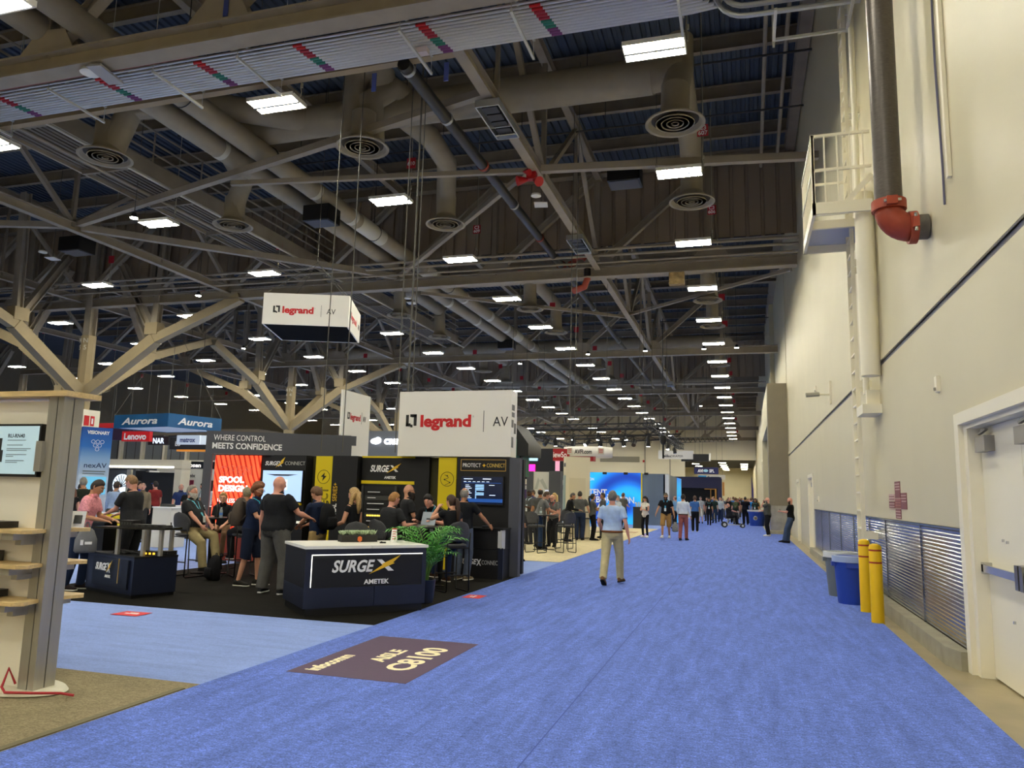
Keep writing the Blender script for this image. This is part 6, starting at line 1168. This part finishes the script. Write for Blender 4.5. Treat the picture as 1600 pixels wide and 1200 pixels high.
for i, (x, y, w_, h_, c_, lb) in enumerate(((-17.6, 20.5, .9, 1.0, '2A2B30', 'dark demo counter behind the person in light blue'), (-14.9, 14.9, .45, .95, 'E8D000', 'yellow square pedestal behind the man in pink'), (-15.4, 17.2, .6, 1.05, 'DEDBD0', 'white pedestal beside the yellow one'))):
    t = thing('pedestal', lb, 'pedestal', (x, y, .012)); MB().box(0, w_, 0, w_, 0, h_).build('body', mat('ped_'+c_, c_, .5), t); MB().box(-.02, w_+.02, -.02, w_+.02, h_, h_+.03).build('top', whitep, t); MB().box(w_*.2, w_*.7, w_*.2, w_*.6, h_+.03, h_+.1).build('case', dg_, t)
# more distant booths so that the hall reads as full
bc = ['D8D2C4', '2C2E36', '7C2A2E', '2A4A7A', 'C9C3B4', '3E3F44', '1F5A78', 'B8B2A6', '55325E', 'D0CCC0']
random.seed(21); spots = [(-27, 46), (-21, 40), (-17, 46), (-24, 55), (-13.5, 66), (-34, 56), (-42, 50), (-30, 72), (-20, 76), (-12, 72), (-44, 68), (-26, 92), (-14, 96), (-38, 88), (-10, 104), (-20, 108), (-50, 47), (-56, 40)]
for i, (x, y) in enumerate(spots):
    w_, h_ = random.uniform(3, 5), random.uniform(2.6, 3.3); t = thing('far_booth', '%s walled booth deep in the hall, %s counted outward from the grey header' % (['cream', 'charcoal', 'maroon', 'navy', 'beige', 'dark grey', 'teal', 'stone', 'purple', 'ivory'][i % 10], ORD[i]), 'booth', (x, y, .006), random.uniform(-.1, .1), 'distant booths')
    MB().box(-w_/2, w_/2, 0, .25, 0, h_).build('back_wall', mat('booth_'+bc[i % 10], bc[i % 10], .6), t); MB().box(-w_/2, -w_/2+.25, -2.5, 0, 0, h_*.9).build('side_wall', mat('booth_'+bc[(i+3) % 10], bc[(i+3) % 10], .6), t); MB().box(-w_/4, w_/4, -.06, 0, 1.1, 2.1).build('screen', mat('far_screen_%d' % (i % 3), ('7FA8D8', 'C9D6DE', '4A6AA8')[i % 3], .4, emit=.4), t); MB().box(w_*.1, w_*.35, -2.2, -1.6, 0, 1.0).build('counter', mat('booth_'+bc[(i+5) % 10], bc[(i+5) % 10], .6), t)
    MB().box(-w_/2, w_/2, -.1, 0, h_-.5, h_-.1).build('name_band', mat('booth_'+bc[(i+1) % 10], bc[(i+1) % 10], .6), t)
# ================================================================ the people
D = pi/180; Z0 = .012
def P(label, x, y, rz, z=Z0, **k): return person(label, (x, y, z), rz*D, **k)
BLK = '1C1D20'; CHAR = '2B2C2F'; GRY = '5C5D5C'; JEAN = '2C3A55'; KHA = 'A3946C'
walker = P('person in a light blue shirt and khaki trousers walking away down the aisle', -2.44, 14.72, -4, h=1.77, w=1.06, belly=.02, LH=(-.24, .20, .98), RH=(.33, -.02, .84), LF=(-.09, -.34, .045, .05, -.45), RF=(.10, .24, 0, -.12), skin='pink', shirt='B4CDEF', pants='C2B68C', shoes='7A5838', hair='6F6A62', belt='7A4A28', tuck=True, look=(0, .05), vox=.010)
P('person in a pink patterned polo and dark jeans standing at the low kiosk', -10.10, 9.74, -66, lean=.28, h=1.76, w=1.02, RH=(.18, .40, 1.08), LH=(-.15, .42, 1.08), skin='olive', shirt=(lambda: (lambda m: m)(mat('pink_dots', 'F79CA6', .85, spec=.2, noise=.3, nscale=38)))(), pants='1F2B45', shoes='2A2224', sole='E8E4DA', hair='2A1E18', look=(-.1, -.2), LF=(-.10, .05, 0, .2), RF=(.11, -.1, 0, -.2))
P('person in a black polo and glasses leaning over the gadgets behind the kiosk', -10.1, 10.85, 92, h=1.84, w=1.1, belly=.03, lean=.14, LH=(-.10, .44, 1.10), RH=(.12, .42, 1.08), skin='pink', shirt=CHAR, pants=BLK, hair='8A6A48', glasses=True, look=(0, -.45))
P('person with a white beard and blue lanyard seated on a bar stool', -9.9, 12.05, -86, h=1.74, w=1.16, belly=.10, hip=(0, 0, .87), lean=-.06, LH=(-.12, .36, .92), RH=(.14, .34, .92), LF=(-.12, .50, .25, .1), RF=(.12, .40, .12, -.1), skin='pink', shirt=CHAR, pants=KHA, shoes='2A2A2C', hair='8F8A82', beard=('C9C2B8', .018, .04), lanyard='6FC4D6', look=(.0, 0))
P('blonde person in a black shirt seated behind the high table facing us', -10.3, 13.5, 205, h=1.60, w=.92, fem=True, chest=.02, hip=(0, 0, .90), lean=.25, LH=(-.10, .34, .98), RH=(.10, .34, .98), LF=(-.1, .38, .28, 0), RF=(.1, .38, .28, 0), skin='fair', shirt=BLK, pants='8A6A50', hair='B08A58', style='tail', look=(.1, .1))
P('person with blond grey hair in dark long sleeves seated with back to us', -9.1, 12.6, 52, h=1.74, w=1.04, hip=(0, 0, .86), lean=.1, LH=(-.2, .38, 1.10), RH=(.12, .36, 1.10), LF=(-.13, .38, .28, .1), RF=(.13, .38, .28, -.1), skin='olive', shirt='26262A', sleeve='long', pants='2E2E32', hair='8C8268', look=(.2, 0), shoes='202022', sole='E0DDD6')
P('red bearded person in navy shirt and shorts wearing a brown backpack', -8.12, 11.4, -78, h=1.75, w=1.04, lean=.08, LH=(-.05, .42, 1.18), RH=(.10, .40, 1.12), skin='fair', shirt='1E2A48', pants='1B2338', plen='short', shoes='2A2824', sole='E4DFD2', hair='7A4A2A', style='curly', beard=('8A4A28', .02, .02), glasses=True, lanyard='3FB0D0', look=(-.1, -.25), LF=(-.11, .12, 0, .1), RF=(.11, -.12, 0, -.15))
P('large bald person in a black polo and grey trousers standing with the back to us', -7.18, 10.72, -16, h=1.86, w=1.36, belly=.10, LH=(-.40, .04, .80), RH=(.30, .38, 1.12), skin='pink', shirt='202125', pants='5F5E5C', shoes='2A2C30', sole='D8D8D8', style=None, hair=None, look=(-.25, -.1), LF=(-.20, -.02, 0, .45), RF=(.18, .05, 0, -.2), face=False)
P('young person in a navy shirt with a black backpack reading papers behind the desk', -6.95, 11.62, 78, h=1.71, w=.94, lean=.10, LH=(-.06, .40, 1.06), RH=(.10, .36, 1.06), skin='fair', shirt='1F2A45', pants='B59A68', hair='6A4A30', style='side', look=(.05, -.45))
P('person with long wavy blonde hair and a black shirt standing behind the desk', -6.42, 11.85, 82, h=1.69, w=.92, fem=True, chest=.04, LH=(-.12, .30, 1.08), RH=(.20, .04, .82), skin='fair', shirt=BLK, pants=BLK, hair='B59460', style='long', look=(0, -.05), sleeve='cap')
P('bald person with a long dark beard and glasses before the equipment rack', -6.2, 13.55, -52, h=1.80, w=1.1, LH=(-.15, .32, 1.05), RH=(.15, .3, 1.05), skin='fair', shirt=CHAR, pants=BLK, hair=None, style=None, beard=('2A211B', .03, .11), glasses=True, look=(-.1, -.05))
P('person with short ginger hair typing at the laptop on a bar stool, back to us', -5.88, 12.0, -24, h=1.74, w=1.14, belly=.03, hip=(0, 0, .85), lean=.22, LH=(-.14, .40, 1.10), RH=(.24, .40, 1.10), LF=(-.13, .36, .28, .1), RF=(.13, .36, .28, -.1), skin='pink', shirt='2A2B2E', pants=BLK, hair='A5763F', style='short', look=(-.1, -.15), face=False)
P('black haired person leaning on the high table reading the laptop', -5.55, 13.42, 172, h=1.76, w=1.12, belly=.03, lean=.62, hip=(0, -.12, .92), LH=(-.22, .45, 1.12), RH=(.2, .42, 1.12), skin='pink', shirt=BLK, pants=BLK, hair='17120F', style='side', lanyard='39A0B8', look=(.15, .30))
P('person with a long brown ponytail seated on the bar stool by the palm', -4.78, 12.35, 52, h=1.68, w=.98, fem=True, chest=.02, hip=(0, 0, .87), lean=.12, LH=(-.13, .34, 1.44), RH=(.15, .38, 1.10), LF=(-.12, .40, .20, .1), RF=(.12, .34, .12, -.1), elbow={-1: (-.6, .6, -.6)}, skin='fair', shirt='1A1B20', sleeve='cap', pants='25304C', shoes='4A3222', sole='E0D8C8', hair='3A2418', style='tail', look=(.25, -.1), curl=.8)
P('grey haired balding person in black with a hand on the side counter', -5.22, 14.02, -8, h=1.76, w=1.08, belly=.02, LH=(-.26, .06, .82), RH=(.42, .34, 1.0), skin='tan', shirt='1E2024', pants='5A6478', shoes='8A7A60', sole='E4E0D4', hair='8A8680', style='balding', look=(.1, .05), face=False)
# people farther left
P('person with reddish hair in black looking toward us beside the shelf post', -15.2, 14.3, -128, h=1.62, w=.92, fem=True, chest=.03, skin='pink', shirt='17171A', pants='17171A', hair='6A4030', style='long', sleeve='cap', vox=.014, z=.006)
P('person in a royal blue shirt crowding round the blue banner tower', -17.1, 16.4, 30, h=1.68, w=1.05, skin='tan', shirt='2238A8', pants='23252E', hair='15110F', face=False, vox=.015, z=.006)
P('person in a light blue shirt and khaki trousers seen from behind near the tower', -16.7, 17.2, 14, h=1.75, w=1.05, skin='olive', shirt='9DB4D6', sleeve='long', pants='8F8468', belt='2A2420', tuck=True, hair='33261E', face=False, vox=.015, z=.006)
P('person in a purple blue top with dark hair beside the one in light blue', -17.0, 18.3, -60, h=1.77, w=.98, fem=True, skin='fair', shirt='3B48A8', pants='2A3058', hair='2A1A14', style='long', vox=.015, z=.006)
P('person in a beige jacket facing us behind the blue tops', -18.0, 19.6, -140, h=1.74, skin='pink', shirt='8A7E68', sleeve='long', pants='3A3A3A', hair='7A746C', style='balding', vox=.015, z=.006)
P('smiling bald person in black polo with a blue lanyard by the maroon picture', -17.3, 20.9, -128, h=1.66, w=1.12, belly=.06, skin='pink', shirt='17181B', pants=BLK, style=None, hair=None, lanyard='5FC0D8', vox=.014, z=.006, beard=('8A7A6A', .008, 0))
P('person mostly hidden behind the smiling bald one', -18.6, 22.0, -128, h=1.74, skin='pink', shirt='2A3A6A', pants=BLK, hair='8A8478', style='balding', vox=.015, z=.006)
P('bearded person in a grey shirt with a white badge by the eye emblem wall', -20.1, 25.0, 120, h=1.80, w=1.05, skin='pink', shirt='6F7880', pants='9A9078', hair='2A2019', beard=('2A2019', .014, .0), lanyard='5FB8C8', vox=.014, z=.006, look=(0, -.3))
# beige booth group
b1 = dict(vox=.014, lanyard='B9D0D8')
P('person in grey polo standing at the edge of the grey end panel', -5.50, 18.55, -88, h=1.82, skin='tan', shirt=GRY, pants=JEAN, hair='17120F', RH=(.12, .2, .92), vox=.014, z=.006)
P('dark skinned person in grey polo looking at a phone at the beige booth', -6.98, 25.1, 150, h=1.83, w=1.02, skin='dark', shirt='4E4F4E', pants='33343A', hair='15100D', style='buzz', LH=(-.06, .30, 1.20), RH=(.08, .30, 1.20), look=(0, -.4), **b1)
P('balding person in grey polo seen from behind beside the one with the phone', -6.32, 24.0, 22, h=1.86, w=1.08, skin='tan', shirt='555654', pants='2B2E36', hair='231A15', style='balding', face=False, vox=.014)
P('person in light grey polo and jeans bending over the nearer beige-booth table', -6.12, 23.25, -62, h=1.84, w=1.05, lean=.38, hip=(0, -.08, .92), LH=(-.12, .50, 1.06), RH=(.14, .48, 1.06), skin='fair', shirt='7C7D7B', pants='2F4468', hair='5A4634', style='short', face=False, vox=.013, z=.012)
P('person with glasses and a red lanyard leaning on the nearer beige-booth table facing us', -6.0, 24.35, 172, h=1.70, w=1.05, lean=.2, hip=(0, -.1, .92), LH=(-.16, .34, 1.08), RH=(.16, .34, 1.08), skin='pink', shirt='6E706E', pants='2A2A2E', hair='C9A878', style='balding', glasses=True, vox=.013, lanyard='B83A3A')
P('person with long blonde hair behind the one with the red lanyard', -6.38, 26.2, 165, h=1.72, w=.94, fem=True, skin='fair', shirt='6A6C6C', pants='2A2A2E', hair='C8A86A', style='long', vox=.014)
P('person in a black shirt leaning over the farther beige-booth table', -6.22, 27.4, -72, h=1.80, w=1.0, lean=.3, LH=(-.10, .46, 1.1), RH=(.1, .44, 1.1), skin='tan', shirt='141416', sleeve='long', pants='17181A', hair='4A4440', style='buzz', vox=.014)
P('broad person in grey polo and jeans seen from behind before the cream tower', -5.98, 28.6, 4, h=1.83, w=1.16, skin='fair', shirt='575856', pants='26324E', hair='2A221C', style='short', face=False, LH=(-.34, .02, .86), RH=(.36, .12, .92), vox=.013, tuck=True)
P('person in grey polo and wide black trousers with a white lanyard', -5.52, 28.75, -60, h=1.74, w=.95, fem=True, chest=.02, skin='olive', shirt='585957', pants='121214', hair='1F1712', style='tail', lanyard='E2E6E8', RH=(.08, .34, 1.1), LH=(-.08, .34, 1.1), vox=.014)
P('person in grey polo talking beside the one in wide black trousers', -5.45, 30.6, 110, h=1.80, skin='tan', shirt='5E5F5D', pants='26282E', hair='3A2C22', LH=(-.08, .32, 1.1), RH=(.08, .30, 1.1), vox=.015)
P('person in a pale shirt half hidden behind the walker', -5.2, 32.8, 130, h=1.72, skin='fair', shirt='C9D3DC', pants='2A2A30', hair='8A8078', vox=.016)
P('person in grey polo and black trousers by the dark counter at the blue wall', -5.98, 39.4, -30, h=1.86, w=1.06, skin='pink', shirt='5A5A56', pants='121214', hair='5A3A26', face=False, RH=(.1, .3, 1.1), tuck=True, vox=.015)
# aisle
pw = P('person in a white blouse and black trousers looking at a phone in the aisle', -3.99, 32.4, 158, h=1.70, w=.90, fem=True, chest=.02, LH=(-.05, .28, 1.18), RH=(.06, .28, 1.18), skin='fair', shirt='E9E4DA', sleeve='cap', pants='141416', shoes='E8E6E0', sole='F0F0EC', hair='15100E', style='long', look=(0, -.35), lanyard='C9D0B0', vox=.013)
P('person in a cap, black polo and tan shorts walking toward us with a blue lanyard', -3.12, 32.2, 176, h=1.86, w=1.06, belly=.02, LH=(-.36, .10, .78), RH=(.36, .22, .90), LF=(-.10, -.18, .02, .1), RF=(.10, .26, 0, -.1), skin='olive', shirt='151518', pants='A8824A', plen='short', shoes='E0DED8', sole='F0EEE8', hair='2A2019', beard=('2A1F18', .014, .0), cap='6A6252', lanyard='4FA8D8', vox=.012)
pr_ = P('person in a white shirt and dusty red trousers walking away', -2.36, 31.3, -12, h=1.82, w=1.0, LF=(-.09, -.12, 0, .1), RF=(.08, .12, 0, -.05), LH=(-.25, .22, .95), RH=(.26, .10, .9), skin='olive', shirt='D5DEEA', sleeve='long', pants='9A5A54', shoes='2A2422', hair='241C18', belt='3A2A20', tuck=True, face=False, vox=.012)
pb = P('person in a blue shirt carrying a white tote bag on the shoulder, walking away', -2.42, 39.8, 4, h=1.80, w=1.06, skin='tan', shirt='3F6AA8', pants='141518', shoes='1A1A1C', sole='D0D0D0', hair='4A3424', tuck=True, face=False, vox=.014, LF=(-.1, .12, 0, 0), RF=(.1, -.1, 0, 0))
pl = P('person in a light blue shirt holding a dark jacket beside the grey panel corner', -3.68, 43.2, 70, h=1.76, w=1.04, skin='pink', shirt='7FAAD2', pants='20222C', hair='6A4A3A', style='balding', LH=(-.1, .34, 1.05), RH=(.1, .3, 1.05), vox=.015)
pk = P('long haired person in black with a blue lanyard walking toward us behind the tote bag', -2.2, 50.8, 178, h=1.72, w=.95, fem=True, skin='tan', shirt='141416', pants='1A1C22', hair='1A120E', style='long', lanyard='6FC0B8', LF=(-.08, .14, 0, 0), RF=(.09, -.12, 0, 0), vox=.015)
P('person in grey shirt and shorts walking toward us far down the aisle', -2.9, 54.0, 175, h=1.80, skin='pink', shirt='A9ADB0', pants='B0AA98', plen='short', hair='6A5A48', vox=.016, shoes='17171A')
pd = P('person in dark green walking beside the long haired one in black', -2.05, 55.5, 170, h=1.78, skin='olive', shirt='26332C', pants='2A3A55', hair='2A1E18', vox=.016)
P('person in an open grey jacket over a white shirt deeper in the aisle', -1.75, 58.5, 182, h=1.80, w=1.05, skin='pink', shirt='B9C0C6', sleeve='long', pants='26324E', hair='8A7A6A', style='balding', vox=.016)
P('bald person in black deeper in the aisle behind the scooter', -1.05, 57.5, 185, h=1.78, w=1.1, skin='pink', shirt='141416', pants='17181C', hair=None, style=None, vox=.016)
pg = P('person with curly brown hair and an olive backpack walking away beyond the scooter', -.62, 54.5, 4, h=1.78, w=1.05, skin='fair', shirt='3A4436', pants='55534A', hair='6A4A2A', style='curly', face=False, vox=.015)
pn = P('broad person in dark navy walking away beyond the scooter', .02, 54.0, 2, h=1.86, w=1.2, skin='tan', shirt='14161F', pants='141519', hair='1A1513', face=False, vox=.015, LF=(-.1, .14, 0, 0), RF=(.12, -.12, 0, 0))
pc = P('person in a bright blue shirt walking away near the blue bin', .42, 58.0, 6, h=1.80, w=1.08, skin='pink', shirt='1F86DC', pants='4A5C7A', hair='5A4434', cap='2A4A8A', face=False, vox=.016)
P('long haired person in dark green standing behind the blue bin', .66, 54.0, 165, h=1.76, w=1.05, fem=True, skin='olive', shirt='2E3430', pants='1A1B1E', hair='17110E', style='long', lanyard='5FA8A0', vox=.016)
P('bald person in a grey shirt talking on a phone by the taupe portal', 1.02, 37.9, 80, h=1.80, w=1.12, belly=.05, skin='pink', shirt='4C4E4A', pants='17181C', shoes='E4E2DC', sole='F0F0EC', hair=None, style=None, beard=('8A8078', .006, 0), LH=(-.10, .18, 1.52), RH=(.10, .32, 1.12), elbow={-1: (-.3, .6, -1)}, curl=.8, vox=.013)
P('bald bearded person in black leaning on the white wall reading a phone', 1.72, 32.3, 76, h=1.80, w=1.06, skin='pink', shirt='121316', pants='44546E', shoes='26221E', hair=None, style=None, beard=('4A3628', .012, .01), LH=(-.08, .34, 1.2), RH=(.08, .34, 1.18), look=(0, -.35), vox=.013, LF=(-.12, .25, 0, .1), RF=(.1, .15, 0, -.1))
# scooter and its rider
P('bald person in dark grey riding a small mobility scooter across the aisle', -.95, 47.6, -84, h=1.74, w=1.2, belly=.08, hip=(0, 0, .62), lean=-.05, LH=(-.12, .50, .92), RH=(.14, .48, .92), LF=(-.1, .50, .19, 0), RF=(.1, .46, .19, 0), skin='pink', shirt='26282C', pants='15161A', hair='B0A8A0', style='fringe', vox=.015)
t = thing('mobility_scooter', 'small folding mobility scooter under the bald rider', 'scooter', (-.95, 47.6, Z0), -84*D); wm = mat('scooter_white', 'D0D0CC', .4)
for x in (-.24, .24):
    for y, r_ in ((-.25, .17), (.78, .13)):
        w_ = MB(); w_.lathe([(.05, -.03), (r_, -.03), (r_, .03), (.05, .03)], (x, y, r_), 20, 'x'); o = w_.build('wheel', black, t); MB().lathe([(.001, -.034), (r_*.55, -.034), (r_*.55, .034), (.001, .034)], (x, y, r_), 14, 'x').build('hub', wm, o)
m = MB(); m.box(-.2, .2, -.3, .75, .15, .19).beam((0, -.1, .18), (0, .02, .56), .08, .06).beam((-.2, -.28, .17), (.2, -.28, .17), .05, .05).beam((-.2, .78, .14), (.2, .78, .14), .04, .04); m.build('frame', wm, t)
m = MB(); m.box(-.24, .24, -.2, .2, .52, .56); m.build('seat', black, t); MB().bbox((0, -.24, .82), (.44, .06, .5), 0, .1).build('backrest', black, t); MB().beam((0, .75, .18), (0, .56, .95), .05, .04).cyl((-.24, .55, .96), (.24, .55, .96), .02, 8).build('tiller', wm, t)
m = MB(); m.box(-.14, .14, .60, .72, .62, .86); m.build('basket', dg_, t)
# things people carry
t = thing('tote_bag', 'grey drawstring tote bag hanging from the hand of the person in pink', 'bag', (-9.83, 9.62, .60), .9); m = MB(); loft(m, [((0, 0, .0), (1, 0, 0), (0, 1, 0), .13, .04), ((0, 0, .03), (1, 0, 0), (0, 1, 0), .16, .06), ((0, 0, .2), (1, 0, 0), (0, 1, 0), .155, .055), ((0, 0, .34), (1, 0, 0), (0, 1, 0), .10, .04), ((0, 0, .37), (1, 0, 0), (0, 1, 0), .07, .02)], 16, 3); m.build('body', cloth('7A7B7E'), t, True); MB().tube([(-.05, 0, .36), (-.01, 0, .47), (.01, 0, .47), (.05, 0, .36)], .01, 6).build('handle', cloth('7A7B7E'), t)
m = MB(); m.prism([(-.08, .12), (-.04, .12), (-.04, .2), (-.08, .2)], -.062, -.056, 'y').prism([(-.02, .13), (.08, .13), (.08, .17), (-.02, .17)], -.062, -.056, 'y'); m.build('print', whitep, t)
def worn(lb, who, col, s_=1., dy=-.22):
    a = who.rotation_euler[2]; o = backpack(lb, (who.location.x-sin(a)*dy, who.location.y+cos(a)*dy, who.location.z+1.0*who['_s']), a+pi, col, s_); return o
byl = {o['label']: o for o in bpy.data.objects if o.name.startswith('person')}
def who(k): return [o for l, o in byl.items() if k in l][0]
worn('brown grey backpack worn by the red bearded person', who('red bearded'), '5A5048', 1.0, -.235); worn('black backpack worn by the young person in navy', who('young person'), '17181B', .92, -.20); worn('olive backpack worn by the curly haired person far down the aisle', pg, '4A5238', 1.0, -.22)
t = thing('shoulder_bag', 'white cloth tote bag slung from the shoulder of the person in blue', 'bag', (-2.12, 39.75, .78), .1); m = MB(); loft(m, [((.02, 0, .0), (1, 0, 0), (0, 1, 0), .05, .17), ((.02, 0, .03), (1, 0, 0), (0, 1, 0), .06, .19), ((0, 0, .36), (1, 0, 0), (0, 1, 0), .035, .18), ((-.01, 0, .40), (1, 0, 0), (0, 1, 0), .015, .16)], 16, 3); m.build('body', cloth('DDD8CC'), t, True); MB().tube([(-.02, -.1, .38), (-.08, -.02, .74), (-.08, .02, .74), (-.02, .1, .38)], [(.02, .005)]*4, 6).build('strap', cloth('DDD8CC'), t)
t = thing('hand_bag', 'grey patterned drawstring bag carried by the person in the cap', 'bag', (-2.74, 32.05, .30), .3); m = MB(); loft(m, [((0, 0, .0), (1, 0, 0), (0, 1, 0), .09, .07), ((0, 0, .04), (1, 0, 0), (0, 1, 0), .13, .10), ((0, 0, .25), (1, 0, 0), (0, 1, 0), .12, .09), ((0, 0, .36), (1, 0, 0), (0, 1, 0), .05, .04), ((0, 0, .39), (1, 0, 0), (0, 1, 0), .06, .05)], 16, 2.6); m.build('body', mat('bag_pattern', '8C8C88', .8, noise=.5, nscale=30), t, True); MB().cyl((0, 0, .37), (0, -.01, .56), .008, 6).build('cord', black, t)
t = thing('paper_sheet', 'white papers in the hands of the young person in navy', 'papers', (-7.38, 11.68, 1.09), .2); MB().bbox((0, 0, 0), (.2, .26, .006), 0, .1).build('sheet', whitep, t)
for x, y, z, rz, lb in ((-3.9, 32.1, 1.20, .3, 'dark phone in the hands of the person in white blouse'), (-6.83, 24.8, 1.28, .5, 'dark phone held by the dark skinned person in grey'), (1.35-.01, 32.36, 1.27, 1.3, 'dark phone held by the bearded person at the wall'), (.86, 37.83, 1.60, .4, 'dark phone held at the ear by the bald person in grey')):
    t = thing('phone', lb, 'phone', (x, y, z), rz); MB().bbox((0, 0, 0), (.075, .012, .15), 0, -.5).build('body', black, t); MB().bbox((0, .007, -.003), (.066, .003, .135), 0, -.5).build('glass', lcd, t)
MB().bbox((-3.95, 43.25, .92), (.2, .35, .4), .2).build('folded_jacket', cloth('1C2030'), label='dark jacket held by the person in light blue by the grey panel', cat='jacket')
t = thing('demo_stand', 'slim black demo stand under the hands of the person in black polo', 'stand', (-10.62, 10.75, .006)); MB().box(-.14, .14, -.14, .14, 0, 1.0).build('column', black, t); MB().box(-.22, .22, -.2, .2, 1.0, 1.06).build('top', dg_, t)
# crowd far down the aisle: clones of the walking figures in other clothes
src = [pk, pd, pn, pc, pg, pr_, pb, pl, pw]
KC = ['17181B', '2A3A66', 'B9C2C9', '8A2E2E', '3A6AA8', 'DAD6CC', '4A4C4E', '232A22', '6A7A8A', '1F6FB8', '2E2E36', 'A88A5A']; PC = ['15161A', '26324E', '3A3A3E', 'A09068', '2A2B30']; HC = ['1A120E', '3A2A1E', '6A4A30', '8A857C', 'B8965C']; kn = dict(zip(KC, ['black', 'dark blue', 'pale grey', 'dark red', 'blue', 'off white', 'charcoal', 'dark green', 'slate', 'bright blue', 'dark grey', 'tan']))
def clone(o, x, y, rz, sc_, sh_, pa, ha, label, group, z=Z0):
    r = dup(o, (x, y, z), rz, label, group); r.scale = (sc_,)*3
    for c in KIDS(r):
        b = c.name.split('.')[0]; m_ = cloth(sh_) if b in ('shirt', 'collar') else cloth(pa) if b in ('trousers', 'shorts') else hairm(ha) if b in ('hair', 'eyebrows') else None
        if m_ and c.material_slots: c.material_slots[0].link = 'OBJECT'; c.material_slots[0].material = m_
    return r
random.seed(4); crowd = []
for i in range(60):
    y = 60+(i*.95)+random.uniform(-.5, .5); x = random.uniform(-3.2, 1.2)-.004*(y-60); s_ = random.choice(KC); toward = random.random() < .55; o = random.choice(src); base = o.rotation_euler[2]
    facing_ = (pi if toward else 0)+random.uniform(-.35, .35)
    if y < 90: lb = 'person in a %s top far down the aisle, %s' % (kn[s_], 'coming toward us' if toward else 'walking away'); g_ = 'far aisle crowd in %s, %s' % (kn[s_], toward)
    else: lb = 'tiny person in the dense crowd before the opening in the far wall'; g_ = 'dense crowd before the far opening'
    clone(o, x, y, facing_, random.uniform(.95, 1.06), s_, random.choice(PC), random.choice(HC), lb, g_ if y >= 90 else 'far aisle crowd')
for i, (x, y, rz) in enumerate(((-19.5, 24.5, 40), (-16.0, 15.4, 60), (-19.2, 17.4, 20), (-24, 31, 100), (-21, 33, -60), (-19.5, 21.8, 80), (-13.5, 30.5, 100), (-8.8, 32.2, 120), (-9.4, 29.6, 60), (-14.8, 34.2, -40))):
    s_ = KC[(i*5+2) % 12]; clone(src[(i*4+1) % 9], x, y, rz*D, 1., s_, PC[i % 5], HC[(i*3) % 5], 'person in a %s top in the crowd behind the %s' % (kn[s_], ['banner tower', 'man in pink', 'blue banner tower', 'eye emblem wall', 'black booth wall', 'smiling bald person', 'black booth', 'slate booth', 'beige booth stools', 'tall white block'][i]), 'visitors behind the black booth', .0135)
for o in bpy.data.objects:
    if '_s' in o: del o['_s']
